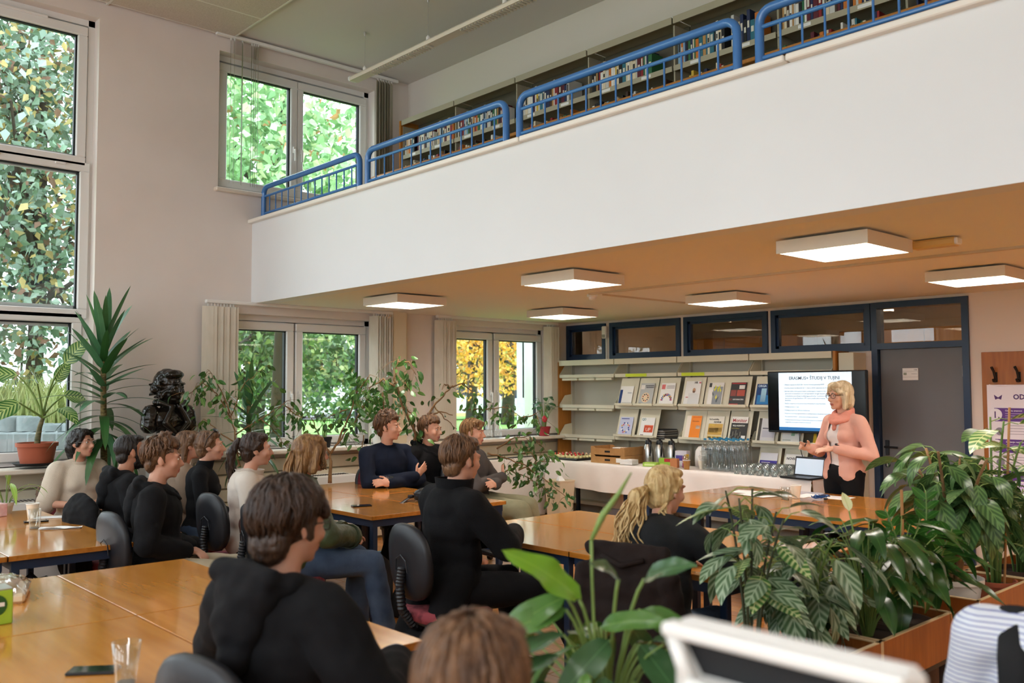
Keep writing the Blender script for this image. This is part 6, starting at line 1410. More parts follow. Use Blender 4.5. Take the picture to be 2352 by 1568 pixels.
# -- wardrobe: each returns a function that dresses the figure
def top(m, e=.016, stop=1.0, fold=.006, cuff=None, name='sweater', seed=1, keep=None, extra=None, vox=.012, hem=None, rs=None):
    def f(L):
        P = L['torso'](e); P += L['arm'](0, e, stop, rs)+L['arm'](1, e, stop, rs)
        if extra: P += extra(L)
        k = keep
        o = L['part'](name, P, m, vox, 5, (lambda p: keep(p, L)) if keep else None, folds(fold, 7, seed))
        if cuff:
            for i in (0, 1):
                w = L['el'][i].lerp(L['wr'][i], stop if stop > 0 else 0); q = L['el'][i].lerp(L['wr'][i], max(stop-.1, 0)) if stop > .2 else L['S'][i].lerp(L['el'][i], .85)
                w = w if stop > .2 else L['el'][i]
                r = (.036 if stop > .5 else .052)+e; MB().tube([q, q.lerp(w, .5), w], [r+.002, r+.003, r], 14).build('cuff', cuff, o, smooth='auto')
    return f
def hood(m, up_z=1.07, back=-.1, wide=.1, fold=.009, seed=3):
    def f(L):
        u = L['up']; P = [('e', u((0, back, up_z-.035)), (wide, .07, .07)), ('c', u((-wide, back+.05, up_z)), .036, u((-.085, .07, 1.03)), .024), ('c', u((wide, back+.05, up_z)), .036, u((.085, .07, 1.03)), .024), ('c', u((-wide*.85, back+.0, up_z+.022)), .036, u((wide*.85, back+.0, up_z+.022)), .036),
                          ('c', u((-.085, .07, 1.03)), .024, u((0, .125, .985)), .02), ('c', u((.085, .07, 1.03)), .024, u((0, .125, .985)), .02), ('e', u((0, back-.025, up_z-.11)), (wide*.8, .06, .09)), ('e', u((0, back-.035, up_z-.19)), (wide*.5, .045, .06))]
        L['part']('hood', P, m, .011, 4, None, folds(fold, 9, seed))
    return f
def trousers(m, e=.014, stop=.96, flare=None, fold=.006, seed=2):
    def f(L):
        pz = L['pz']; bw = L['bw']; P = [('e', (0, 0, pz-.005), (.17*bw+e, .13*bw+e, .115+e*.3))]+L['leg'](0, e, stop, flare)+L['leg'](1, e, stop, flare)
        L['part']('trousers', P, m, .015, 4, None, folds(fold, 8, seed))
    return f
def shoes(m, sole=M_whitepl):
    def f(L):
        for i in (0, 1):
            a = L['an'][i]; P = [('c', a+Vector((0, -.045, -.045)), .04, a+Vector((0, .1, -.052)), .036), ('e', a+Vector((0, .15, -.058)), (.045, .06, .03)), ('c', a+Vector((0, -.03, -.02)), .042, a+Vector((0, .0, .0)), .044)]
            o = L['part']('shoe', P, m, .009, 3)
            MB().prism([(a.x+.05*math.cos(t)*(1.0 if math.sin(t) > 0 else .8), a.y+.055+.15*math.sin(t)) for t in [k*math.pi/8 for k in range(16)]], -.0, .028).build('sole', sole, o)
            for k in range(4): MB().cyl(a+Vector((-.025, .06+k*.022, .0-k*.009)), a+Vector((.025, .06+k*.022, .0-k*.009)), .0045, n=6).build('lace', M_whitepl, o)
    return f
def collar(m, r0=.068, r1=.064, z0=1.05, z1=1.115, tilt=.03, name='collar', th=.012):
    def f(L):
        u = L['up']; pts = []; mb = MB(); n = 28
        def fn(a, v, e): 
            rr = lerp(r0, r1, v)+e; return u((rr*math.sin(a*2*math.pi), rr*.95*math.cos(a*2*math.pi)+lerp(.0, tilt, v)-.005, lerp(z0, z1, v)-.02*math.cos(a*2*math.pi)*(1-v)*1.2))
        mb.grid(lambda a, v: fn(a, v, 0), n, 4); mb.grid(lambda a, v: fn(1-a, v, th*.5), n, 4); mb.grid(lambda a, v: fn(a, 1, th*.5*v), n, 1)
        mb.build(name, m, root_of(L), smooth=True)
    return f
def root_of(L): return L['root']
def spectacles(m=None, r=.021, thin=.0016, square=False):
    def f(L):
        H = L['H']; mb = MB(); mm = m or M_frame
        for sx in (-1, 1):
            c = (sx*.033, .098, -.001); n = 20
            mb.tube([H@Vector((c[0]+r*1.15*(math.copysign(abs(math.cos(t))**(.55 if square else 1), math.cos(t))), c[1]-.25*abs(c[0]+r*math.cos(t)-0)*.35, c[2]+r*.85*(math.copysign(abs(math.sin(t))**(.55 if square else 1), math.sin(t))))) for t in [k*2*math.pi/n for k in range(n+1)]], thin, 6, cap=False)
            mb.tube([H@Vector(p) for p in ((sx*.055, .09, .004), (sx*.078, .05, .006), (sx*.082, -.005, .004), (sx*.08, -.02, -.012))], thin, 6)
        mb.tube([H@Vector(p) for p in ((-.012, .103, .002), (0, .106, .006), (.012, .103, .002))], thin, 6)
        mb.build('spectacles', mm, L['root'], smooth=True)
    return f
# -- hair
def lumps(n, c, rad, r, seed, zmin=-.2, ymax=1):
    R = random.Random(seed); out = []
    while len(out) < n:
        v = Vector((R.gauss(0, 1), R.gauss(0, 1), R.gauss(0, 1))).normalized()
        if v.z < zmin or v.y > ymax: continue
        p = Vector((c[0]+v.x*rad[0], c[1]+v.y*rad[1], c[2]+v.z*rad[2])); t = Vector((R.gauss(0, 1), R.gauss(0, 1), R.gauss(0, 1)-.3)).normalized()*r*1.5
        out.append(('c', p, r*R.uniform(.6, 1), p+t, r*.35))
    return out
def locks(m, paths, r=.006, seed=0, n=40, spread=.015, wav=.01, name='hair_strands'):
    """hair strands following a path (head space), fanned out"""
    def f(L):
        H = L['H']; R = random.Random(seed); mb = MB()
        for path, cnt, sp in paths:
            P = [Vector(p) for p in path]
            for k in range(cnt):
                o = Vector((R.gauss(0, 1), R.gauss(0, 1), R.gauss(0, .5)))*sp; ph = R.random()*6; fr = R.uniform(1.5, 3); pts = []; N = len(P)
                for i in range((N-1)*4+1):
                    t = i/4; j = min(int(t), N-2); q = P[j].lerp(P[j+1], t-j); f_ = t/(N-1)
                    pts.append(H@(q+o*(.35+.9*f_)+Vector((math.sin(ph+fr*f_*5), math.cos(ph+fr*f_*4), 0))*wav*f_))
                mb.tube(pts, [r*(1-.75*(i/len(pts))**2)*(1 if i else .6) for i in range(len(pts))], 5)
        mb.build(name, m, L['root'], smooth=True)
    return f
def hair(m, prims, vox=.006, sm=2, disp=None, name='hair', keep=None):
    def f(L):
        Hi = L['H'].inverted(); L['part'](name, L['hx_'](prims), m, vox, sm, (lambda p: keep(Hi@p)) if keep else None, disp or folds(.0035, 38, 5))
    return f
CAP = [('e', (0, -.032, .03), (.087, .1, .098)), ('e', (0, -.075, -.02), (.07, .04, .07))]
def short_hair(m, top_=.03, fringe=True, seed=1, n=70, side=.0, lump=.016):
    P = [('e', (0, -.034, .034), (.085, .098, .094)), ('e', (0, -.07, -.03), (.068, .04, .06)), ('e', (0, .02, .098), (.07, .066, .026+top_*.4)), ('c', (.074, -.01, .03), .012, (.076, .012, -.02), .006), ('c', (-.074, -.01, .03), .012, (-.076, .012, -.02), .006)]
    if fringe: P += [('e', (side, .058, .085), (.06, .034, .026)), ('e', (side*.5-.02, .07, .07), (.03, .02, .02))]
    P += lumps(n, (0, -.012, .045), (.078, .09, .088+top_*.5), lump, seed, zmin=.0, ymax=.75)
    return hair(m, P)
BOB = [('e', (0, -.03, .03), (.09, .1, .1)), ('e', (0, -.05, -.04), (.09, .075, .1)), ('c', (.072, .0, .02), .03, (.075, .01, -.1), .022), ('c', (-.072, .0, .02), .03, (-.075, .01, -.1), .022), ('e', (.0, .04, .085), (.075, .055, .034)), ('c', (.01, .085, .075), .022, (.06, .06, .02), .02), ('c', (.0, .08, .08), .02, (-.06, .05, .03), .022)]

def mop(m, n=120, seed=1, r=.0058, front=62, back=125, side=92, lift=.006, wav=.006, curl=0, part=0.0):
    """strands falling from the crown over the skull"""
    def f(L):
        H = L['H']; R = random.Random(seed); mb = MB()
        for k in range(n):
            a = 2*math.pi*(k*.618 % 1)+R.uniform(-.1, .1); c = (1-math.cos(a))/2          # a=0 front, pi back
            end = math.radians(front*(1-c)**2+side*2*c*(1-c)+back*c*c+R.uniform(-12, 8)); st = math.radians(R.uniform(4, 40)); ph = R.random()*6; lf = lift+R.uniform(0, .008); pts = []
            for i in range(9):
                t = st+(end-st)*i/8; sw_ = R.uniform(-.05, .05)+curl*math.sin(ph+i*1.3); b = a+sw_+part*(i/8)
                pts.append(H@Vector(((.083+lf)*math.sin(t)*math.sin(b), -.028+(.098+lf)*math.sin(t)*math.cos(b)*(1 if math.cos(b) < 0 else .98), .03+(.094+lf)*math.cos(t)+wav*math.sin(ph+i*.9))))
            mb.tube(pts, [r*q for q in (.5, .9, 1, 1, 1, .95, .85, .6, .2)], 5)
        mb.build('hair_strands', m, L['root'], smooth=True)
    return f
HB = hairmat('hair_black', '120d0b', '221915'); HDB = hairmat('hair_dark_brown', '24160f', '3d281a'); HBR = hairmat('hair_brown', '3f291a', '6a4a30'); HLB = hairmat('hair_light_brown', '6a4a2c', '9a7448'); HBL = hairmat('hair_blonde', 'a8834e', 'dcc08a'); HASH = hairmat('hair_ash_blonde', 'b8a27c', 'e2d4b4'); HMB = hairmat('hair_mid_brown', '4d3524', '7a573a')
K_black = fabric('black_cotton', '0d0d0f', '131316'); K_coat = fabric('black_wool', '0a0a0c', '101013', bump=.4); K_navy = fabric('navy_knit', '0f1626', '151d30'); K_cream = fabric('cream_knit', 'dfd2c0', 'd3c4b0', bump=.5); K_white = fabric('white_jacket', 'd8cfc4', 'ccc2b6'); K_green = mat('green_nylon', '2f3820', .5, col2='3c4629', scale=9, bump=.5, bscale=18); K_jeans = fabric('blue_denim', '2c3a50', '4a5a70'); K_beige = fabric('beige_cotton', 'c2b59c', 'b5a78c'); K_grey = fabric('grey_fleece', '4a4644', '55504e'); K_olive = fabric('faded_khaki', '8f8c72', '7d7a60'); K_char = fabric('charcoal_knit', '1c1d1e', '26282a', bump=.5); K_pink = fabric('pink_blazer', 'd9a898', 'd0a090', bump=.15); K_scarf = fabric('coral_scarf', 'dc9684', 'cf8676'); K_blouse = fabric('white_blouse', 'e8e2de', 'dfd8d4'); K_stripe = None; K_taupe = fabric('taupe_knit', '9a8674', '8c7866')
ARMS_LAP = dict(elbows=[(-.25, .04, .74), (.25, .04, .74)], wrists=[(-.09, .29, .66), (.09, .29, .66)])
ARMS_X = dict(elbows=[(-.27, .1, .75), (.27, .1, .75)], wrists=[(.13, .22, .80), (-.12, .245, .76)], hands=[dict(d=(.75, -.1, .45), n=(.1, -1, .2), curl=.25), dict(d=(-.8, .0, .1), n=(0, -.6, -.4), curl=.5)])
ARMS_XM = dict(elbows=[(-.27, .1, .75), (.27, .1, .75)], wrists=[(.12, .245, .76), (-.13, .22, .80)], hands=[dict(d=(.8, .0, .1), n=(0, -.6, -.4), curl=.5), dict(d=(-.75, -.1, .45), n=(-.1, -1, .2), curl=.25)])
def lap(**k): d = dict(ARMS_LAP); d.update(k); return d
def bun(c, r, m, n=26):
    return hair(m, [('e', c, (r, r, r))]+lumps(n, c, (r*.9,)*3, .011, 4, zmin=-1), name='hair_bun')
def pony(m, start, end, r0, r1, vox=.007):
    return hair(m, [('c', start, r0*.7, tuple((Vector(start)*.6+Vector(end)*.4)+Vector((0, -.03, .02))), r0), ('c', tuple((Vector(start)*.6+Vector(end)*.4)+Vector((0, -.03, .02))), r0, end, r1)], vox, name='ponytail')
SLEEK = [('e', (0, -.028, .026), (.083, .1, .098)), ('e', (0, -.06, -.03), (.072, .05, .07)), ('e', (0, .028, .082), (.068, .055, .034)), ('c', (.07, .02, .045), .018, (.076, -.02, .0), .014), ('c', (-.07, .02, .045), .018, (-.076, -.02, .0), .014)]
# woman in the cream knit by the left window
person('seated woman in a cream short-sleeved knit with round glasses beside the window sill', (188, 983), 7.35, 6, lap(fem=True, bare=True, head=(26, 4, 0), hair=[hair(HB, SLEEK+[('e', (0, -.1, -.03), (.06, .045, .06)), ('c', (0, -.11, -.05), .045, (0, -.1, -.13), .03), ('c', (.045, .06, .07), .022, (.072, .02, -.02), .016), ('c', (-.045, .06, .07), .022, (-.072, .02, -.02), .016)])], brow='hair_black',
    clothes=[top(K_cream, .026, -1, .005, cuff=K_cream, name='knit_top', rs=(.062, .054, .03)), collar(K_cream, .068, .062, 1.045, 1.075), trousers(K_jeans)], extra=[spectacles(M_alu, .02, .0011)], elbows=[(-.25, .06, .76), (.26, .05, .75)], wrists=[(-.02, .28, .75), (.06, .3, .74)], chair='office chair of the woman in cream knit with the fur coat on it'))
# bearded man in black hood
BEARD = [('e', (0, .03, -.085), (.056, .058, .045)), ('c', (.066, .012, -.03), .012, (.05, .04, -.09), .016), ('c', (-.066, .012, -.03), .012, (-.05, .04, -.09), .016), ('e', (0, .078, -.1), (.026, .02, .026)), ('e', (0, .092, -.052), (.026, .01, .006))]
person('seated bearded man with cropped black hair in a black hood beside the woman in cream', (303, 997), 6.35, 88, lap(skin='tan', head=(0, 0, 0), lips=False, hair=[hair(HB, [('e', (0, -.03, .032), (.082, .096, .09)), ('e', (0, -.065, -.035), (.066, .04, .055)), ('e', (0, .028, .088), (.066, .055, .026)), ('c', (.072, 0, .03), .012, (.07, .01, -.04), .01), ('c', (-.072, 0, .03), .012, (-.07, .01, -.04), .01)], disp=folds(.0015, 80, 2)), hair(HB, BEARD, name='beard')],
    clothes=[top(K_black, .03, 1.0, .009, name='hoodie', seed=5), hood(K_black), trousers(K_black)], chh=12, chair='office chair of the bearded man at the napkin table'))
# man with swept brown hair, beige trousers
person('seated man with swept-up brown hair in a black hood and beige trousers', (377, 1008), 5.45, 66, lap(head=(0, -2, 0), lean=.0, hair=[short_hair(HBR, .045, True, 7, 50, .0, .015), mop(HBR, 130, 3, curl=.05, wav=.008)], brow='hair_brown', clothes=[top(K_black, .03, 1.0, .009, name='hoodie', seed=8), hood(K_black, seed=9), trousers(K_beige, .022), shoes(K_cream)], elbows=[(-.27, -.02, .75), (.27, -.04, .76)], wrists=[(-.06, .18, .68), (.06, .16, .68)], chh=28, chair='office chair of the man in beige trousers'))
# half-hidden woman in taupe and woman with bun
person('half hidden woman in a taupe top behind the woman with the hair bun', (436, 988), 7.35, 72, lap(fem=True, hair=[hair(HMB, SLEEK+[('c', (.06, -.04, .0), .03, (.06, -.05, -.14), .022), ('c', (-.06, -.04, .0), .03, (-.06, -.05, -.14), .022)])], clothes=[top(K_taupe, .02, 1, name='knit_top'), trousers(K_jeans)], chair='office chair of the half hidden woman in taupe'))
def sunglasses_up(L):
    H = L['H']; mb = MB()
    for sx in (-1, 1): mb.ell(H@Vector((sx*.033, .045, .118)), (.03, .01, .022), H.to_3x3().normalized() @ rotm(.9), 12, 8); mb.tube([H@Vector(p) for p in ((sx*.062, .04, .11), (sx*.086, -.01, .06), (sx*.084, -.03, .0))], .003, 6)
    mb.tube([H@Vector((-.02, .05, .122)), H@Vector((.02, .05, .122))], .003, 6); mb.build('sunglasses', M_black, L['root'], smooth=True)
person('seated woman with a hair bun and sunglasses on her head in a black turtleneck', (483, 988), 6.95, 62, lap(fem=True, head=(-2, 3, 0), hair=[hair(HMB, SLEEK), bun((0, -.12, .065), .04, HMB)], brow='hair_mid_brown', clothes=[top(K_black, .012, 1.0, .004, name='turtleneck', seed=11), collar(K_black, .06, .058, 1.04, 1.115, .02, 'roll_neck'), trousers(K_jeans)], extra=[sunglasses_up], chair='office chair of the woman with the hair bun'))
# dark ponytail, cream jacket
person('seated woman with a dark ponytail in a cream jacket', (590, 992), 6.4, 64, lap(fem=True, head=(0, 0, 0), hair=[hair(HDB, SLEEK), hair(HB, [('e', (0, -.11, .06), (.018, .02, .018))], name='hair_tie'), pony(HDB, (0, -.125, .06), (.0, -.17, -.2), .036, .014), locks(HDB, [([(0, -.13, .06), (0, -.18, -.02), (0, -.175, -.12), (0, -.15, -.23)], 40, .014)], .0055, 3)], brow='hair_dark_brown', clothes=[top(K_white, .028, 1.0, .006, name='jacket', seed=12), collar(K_white, .078, .1, 1.03, 1.085, .0, 'jacket_collar', .02), trousers(K_black)], chh=30, chair='office chair of the woman in the cream jacket'))
# light brown half ponytail, green bomber
person('seated woman with light brown half-up hair in a green bomber jacket and jeans', (714, 994), 5.75, 76, lap(fem=True, head=(8, 0, 0), lean=.12, hair=[hair(HLB, SLEEK+[('c', (.07, .02, .03), .026, (.082, -.02, -.1), .028), ('c', (-.07, .02, .03), .026, (-.082, -.02, -.1), .028), ('e', (0, -.07, -.06), (.085, .05, .1)), ('c', (.05, .07, .06), .016, (.074, .05, -.05), .01)]), hair(HB, [('e', (0, -.115, .015), (.014, .016, .016))], name='hair_tie'), locks(HLB, [([(0, -.12, .015), (0, -.15, -.08), (0, -.15, -.18), (0, -.12, -.28)], 46, .016), ([(.05, -.08, .0), (.065, -.1, -.1), (.06, -.09, -.2), (.05, -.06, -.26)], 26, .016), ([(-.05, -.08, .0), (-.065, -.1, -.1), (-.06, -.09, -.2), (-.05, -.06, -.26)], 26, .016), ([(.06, .06, .05), (.078, .05, -.04), (.07, .055, -.1)], 10, .005)], .006, 5, wav=.014)], clothes=[top(K_green, .04, 1.0, .013, name='bomber_jacket', seed=14, cuff=K_green), collar(K_green, .072, .07, 1.04, 1.08), trousers(K_jeans, .02, .98, .03, seed=4), shoes(K_cream)], knees=[(-.1, .45, .53), (.15, .47, .53)], ankles=[(-.12, .47, .09), (.15, .56, .09)], elbows=[(-.28, .12, .76), (.27, .14, .74)], wrists=[(-.03, .33, .7), (.06, .36, .69)], chair='office chair of the woman in the green bomber jacket', vox=.007))
# foreground man with glasses in black hood
person('man with dark floppy hair and glasses in a black hood at the near table', (672, 1108), 2.68, 103, lap(head=(-6, -4, 0), lean=.02, vox=.0075, hair=[hair(HDB, [('e', (0, -.03, .03), (.092, .104, .098)), ('e', (0, -.075, -.045), (.078, .05, .075)), ('e', (0, .03, .085), (.075, .06, .04)), ('c', (.0, .085, .07), .026, (.05, .08, .03), .018), ('c', (-.02, .085, .07), .026, (-.055, .075, .025), .018), ('c', (.08, .0, .03), .018, (.083, .005, -.035), .012), ('c', (-.08, .0, .03), .018, (-.083, .005, -.035), .012)], .006, 3), mop(HDB, 260, 7, .0055, front=75, back=128, side=100, lift=.012, curl=.04, wav=.006)], brow='hair_dark_brown', clothes=[top(K_black, .04, 1.0, .012, name='hoodie', seed=17, vox=.011), hood(K_black, 1.085, -.125, .115, .012, 6), trousers(K_black)], extra=[spectacles(None, .021, .0022, True)], elbows=[(-.37, .08, .80), (.33, .06, .76)], wrists=[(-.18, .3, .79), (.12, .36, .76)], chair='office chair behind the black-hooded man with glasses'))
# three men behind the leather bag table
person('curly-haired man with crossed arms in a dark navy sweater', (893, 950), 8.4, -2, dict(ARMS_XM, vox=.0065, head=(40, 2, 0), lean=-.05, hair=[short_hair(HBR, .05, True, 13, 80, .0, .018), mop(HBR, 130, 5, .007, curl=.12, wav=.01)], brow='hair_dark_brown', clothes=[top(K_navy, .02, 1.0, .006, name='sweater', seed=21), collar(K_navy, .064, .06, 1.045, 1.068), trousers(K_black, .014), shoes(M_whitepl)], knees=[(-.12, .44, .54), (.12, .42, .54)], ankles=[(-.1, .3, .09), (.16, .18, .09)], sw=.2, chair='office chair of the curly-haired man in navy'))
person('young man with tousled brown hair in a black hood between navy and grey sweaters', (990, 957), 8.7, 8, lap(head=(14, 0, 0), hair=[short_hair(HMB, .04, True, 14, 50, .01, .014), mop(HMB, 120, 6, curl=.05)], brow='hair_brown', clothes=[top(K_black, .026, 1.0, .008, name='hoodie', seed=22), hood(K_black, seed=4), trousers(K_black)], chair='office chair of the young man in the black hood'))
person('man with straight sandy hair and crossed arms in a grey fleece and faded khaki trousers', (1088, 965), 8.55, 30, dict(ARMS_XM, vox=.0065, head=(0, 0, 0), lean=-.08, hair=[hair(HLB, [('e', (0, -.034, .034), (.086, .098, .094)), ('e', (0, -.07, -.03), (.068, .04, .06)), ('e', (0, .025, .095), (.07, .065, .034)), ('c', (-.03, .08, .085), .022, (.05, .072, .04), .018), ('c', (-.03, .075, .085), .02, (-.065, .05, .05), .016), ('c', (.072, 0, .03), .014, (.078, .01, -.02), .009), ('c', (-.072, 0, .03), .014, (-.078, .01, -.02), .009)]), mop(HLB, 150, 9, .005, front=70)], brow='hair_light_brown', clothes=[top(K_grey, .026, 1.0, .008, name='fleece', seed=24), collar(K_grey, .068, .072, 1.04, 1.1, .01), trousers(K_olive, .035, .97, .055, .01, 5), shoes(K_cream)], knees=[(-.2, .46, .53), (.16, .5, .53)], ankles=[(-.22, .55, .09), (.2, .62, .09)], chair='office chair of the man in the grey fleece'))
# man in black coat
person('man with brown hair in a black coat with a raised collar seen from behind', (1062, 1003), 4.95, 84, lap(head=(4, -2, 0), lean=.06, hair=[hair(HMB, [('e', (0, -.032, .034), (.086, .099, .095)), ('e', (0, -.072, -.035), (.068, .042, .06)), ('e', (0, .03, .09), (.07, .06, .034)), ('c', (.074, 0, .03), .014, (.076, .01, -.03), .009), ('c', (-.074, 0, .03), .014, (-.076, .01, -.03), .009)], .006, 2), mop(HMB, 200, 8, .0045, back=122, lift=.004)], clothes=[top(K_coat, .034, 1.0, .008, name='coat', seed=26, extra=lambda L: [('c', L['up']((-.1, -.03, .62)), .11, (-.13, -.2, .3), .07), ('c', L['up']((.1, -.03, .62)), .11, (.15, -.2, .32), .07), ('c', (-.13, -.2, .3), .06, (.15, -.2, .32), .06)]), collar(K_coat, .085, .1, 1.02, 1.13, -.005, 'coat_collar', .02), trousers(K_black, .018), shoes(K_black)], elbows=[(-.26, .08, .76), (.28, .16, .79)], wrists=[(-.1, .34, .78), (.02, .4, .80)], knees=[(-.12, .46, .53), (.2, .5, .53)], ankles=[(-.12, .5, .09), (.26, .72, .09)], chair='office chair of the man in the black coat'))
# blonde woman
person('blonde woman with a wavy ponytail in a charcoal sweater leaning on the table', (1528, 1052), 4.3, 104, dict(fem=True, vox=.0065, head=(-16, -6, 0), lean=.28, side=-.06, hair=[hair(HBL, SLEEK, .006), hair(mat('grey_scrunchie', '8a8480', .8), [('e', (-.02, -.118, -.005), (.022, .02, .026))], name='hair_tie'), pony(HBL, (-.02, -.125, -.005), (-.045, -.2, -.13), .034, .03), locks(HBL, [([(-.02, -.13, .0), (-.04, -.19, -.08), (-.06, -.2, -.18), (-.07, -.19, -.3)], 90, .024), ([(-.02, -.12, -.02), (-.01, -.17, -.1), (.0, -.17, -.2), (.01, -.16, -.27)], 40, .02), ([(.05, -.05, -.03), (.06, -.08, -.1), (.065, -.09, -.16)], 8, .006)], .0065, 8, wav=.02)], clothes=[top(K_char, .026, 1.0, .008, name='sweater', seed=28), collar(K_char, .064, .06, 1.04, 1.1, .02, 'roll_neck'), trousers(K_jeans)], elbows=[(-.22, .28, .77), (.36, .2, .80)], wrists=[(-.05, .5, .79), (.3, .45, .79)], hands=[{}, dict(d=(-.2, .9, .02), n=(0, 0, -1), curl=.6)], knees=[(-.12, .46, .53), (.12, .46, .53)], ankles=[(-.12, .4, .09), (.12, .4, .09)], chair='office chair with a dark brown coat over its back'))
# presenter
def blazer_keep(p, L):
    q = p.z-L['stand']; w = .045+.05*max(0, (q-.72))+.10*max(0, .70-q)
    return not (p.y > .035 and abs(p.x-.01) < w and q < 1.08) and q > .56-.05*(p.y > .02)-.25*max(0, p.y-.05)
def blazer_extra(L):
    u = L['up']; st = Vector((0, 0, L['stand']))
    return [('c', Vector((x, .03, .64))+st, .09, Vector((x*1.2, .06, .56))+st, .07) for x in (-.085, .085)]+[('e', Vector((0, -.015, .60))+st, (.18, .13, .1))]
def scarf(L):
    u = L['up']; P = []
    for k in range(3):
        pts = [u((.075*math.sin(a)*(1+.12*k), .07*math.cos(a)*(1+.15*k)+.012*k, 1.09-.028*k-.03*math.cos(a))) for a in [i*math.pi/6 for i in range(13)]]
        P += [('c', pts[i], .02, pts[i+1], .02) for i in range(12)]
    P += [('c', u((0, .09, 1.03)), .03, u((.005, .115, .95)), .018)]
    L['part']('scarf', P, K_scarf, .009, 2, None, folds(.006, 22, 2))
def watch(L):
    a, b = L['wr'][0], L['el'][0]; d = (b-a).normalized(); c = a+d*.012
    MB().tube([c-d*.011, c+d*.011], .034, 18, cap=False).build('watch_strap', M_whitepl, L['root'], smooth=True)
    n = Vector((.1, .5, .85)); n = (n-d*n.dot(d)).normalized(); o = MB().cyl(c+n*.03, c+n*.042, .021, n=20).build('watch_face', M_black, L['root'])
pr = person('presenter with an ash blonde bob, dark glasses, pink blazer and coral scarf', (1928, 876), 7.62, -104, dict(fem=True, stand=.355, vox=.0062, head=(-10, -2, 0), lean=.02, gaze=-.002, skin='light', hair=[hair(HASH, BOB, .006, 2, folds(.002, 40, 3))], brow='hair_mid_brown', elbows=[(-.27, -.02, .73), (.25, .03, .74)], wrists=[(-.09, .22, .79), (.12, .27, .78)], hands=[dict(d=(.75, .62, -.12), n=(.35, -.3, -.8), curl=.28), dict(d=(.15, .9, .25), n=(-.75, .1, -.3), curl=.95, point=.35)],
    clothes=[top(K_blouse, .001, .0, .002, name='blouse', seed=31), top(K_pink, .017, .93, .005, name='blazer', seed=32, keep=blazer_keep, extra=blazer_extra, vox=.010), trousers(K_black, .012), shoes(K_black), scarf], extra=[spectacles(None, .022, .0022, True), watch]))
M_wp = pr.matrix_basis
hp_ = pr.matrix_basis @ (Vector((.125, .34, .80+.355)))
pen = thing('presenter_pen', 'slim dark pen held in the raised hand of the presenter', 'pen', hp_); pen.rotation_euler = (1.2, .2, .6); MB().cyl((0, 0, -.05), (0, 0, .09), .005, n=10).build('barrel', M_black, pen); MB().cyl((0, 0, .09), (0, 0, .1), .005, .001, n=10).build('tip', M_alu, pen)
# foreground head and striped shoulder
person('brown-haired head rising at the lower edge close before the peace lily', (1098, 1452), 1.42, 120, lap(s=.955, hair=[hair(HMB, [('e', (0, -.03, .03), (.09, .102, .1)), ('e', (0, -.07, -.04), (.078, .05, .08)), ('e', (0, .03, .09), (.075, .062, .034))], .006, 2), mop(HMB, 260, 10, .005, back=125, lift=.006)], clothes=[top(K_black, .025, 1, name='sweater', seed=35), trousers(K_black)], chair='office chair of the person at the lower picture edge'))
K_stripe = mat('striped_cotton', 'd8dde6', .85)
_n = K_stripe.node_tree; _t = _n.nodes.new('ShaderNodeTexCoord'); _w = _n.nodes.new('ShaderNodeTexWave'); _w.bands_direction = 'Z'; _w.inputs['Scale'].default_value = 26; _w.inputs['Distortion'].default_value = .6
_r = _n.nodes.new('ShaderNodeValToRGB'); _r.color_ramp.elements[0].position = .1; _r.color_ramp.elements[1].position = .2; _r.color_ramp.elements[0].color = (*lin('8088b8'), 1); _r.color_ramp.elements[1].color = (*lin('dde2ea'), 1)
_n.links.new(_t.outputs['Object'], _w.inputs['Vector']); _n.links.new(_w.outputs['Fac'], _r.inputs['Fac']); _n.links.new(_r.outputs['Color'], _n.nodes['Principled BSDF'].inputs['Base Color'])
def strap(L):
    u = L['up']; P = []
    pts = [u(p) for p in ((-.1, .17, .72), (-.11, .16, .9), (-.12, .07, 1.06), (-.12, -.03, 1.085), (-.11, -.14, .98), (-.1, -.17, .8))]
    MB().tube(pts, [.034]*6, 10, flat=.22, up=(0, 1, 0)).build('bag_strap', M_canvas, L['root'], smooth=True)
sp_ = atd(2330, 1440, 2.3)
person('person in a blue striped shirt with a black strap at the lower right edge', (2420, 1150), 2.25, 100, lap(s=1.0, at=(sp_.x+.12, sp_.y+.02), clothes=[top(K_stripe, .03, 1, .008, name='striped_shirt', seed=37), trousers(K_black)], hair=[short_hair(HBR, .03, True, 3)], extra=[strap], chair='office chair of the person in the striped shirt'))
# ---------------------------------------------------------------- bust, heaters, draped coats, monitor
M_bronze = mat('dark_bronze', '17130f', .25, metal=.35, col2='2a221a', scale=8, coat=.3)
bp = onx(388, 1000, -8.16); bu = thing('bust', 'dark bronze bust of a man with wavy hair and a coat on a pale pedestal', 'bust', (bp.x, bp.y, bp.z), math.radians(8)-math.pi/2)
Hb = Matrix.Translation((0, .01, .44)) @ Euler((0, 0, .25)).to_matrix().to_4x4() @ Matrix.Scale(1.32, 4)
P = head_prims(Hb)+[xf(p, Hb) for p in [('e', (0, -.03, .03), (.09, .1, .1)), ('e', (0, .03, .085), (.075, .06, .036))]+lumps(70, (0, -.03, .0), (.088, .095, .1), .022, 3, zmin=-.8, ymax=.45)]
P += [('c', (0, -.01, .2), .08, (0, 0, .36), .07), ('e', (0, 0, .14), (.2, .125, .13)), ('c', (-.17, -.01, .2), .085, (-.19, .0, .1), .08), ('c', (.17, -.01, .2), .085, (.19, .0, .1), .08), ('e', (0, .0, .04), (.12, .09, .06))]
link('figure', blob('figure', P, .007, M_bronze, 2, None, folds(.004, 26, 4)), bu)
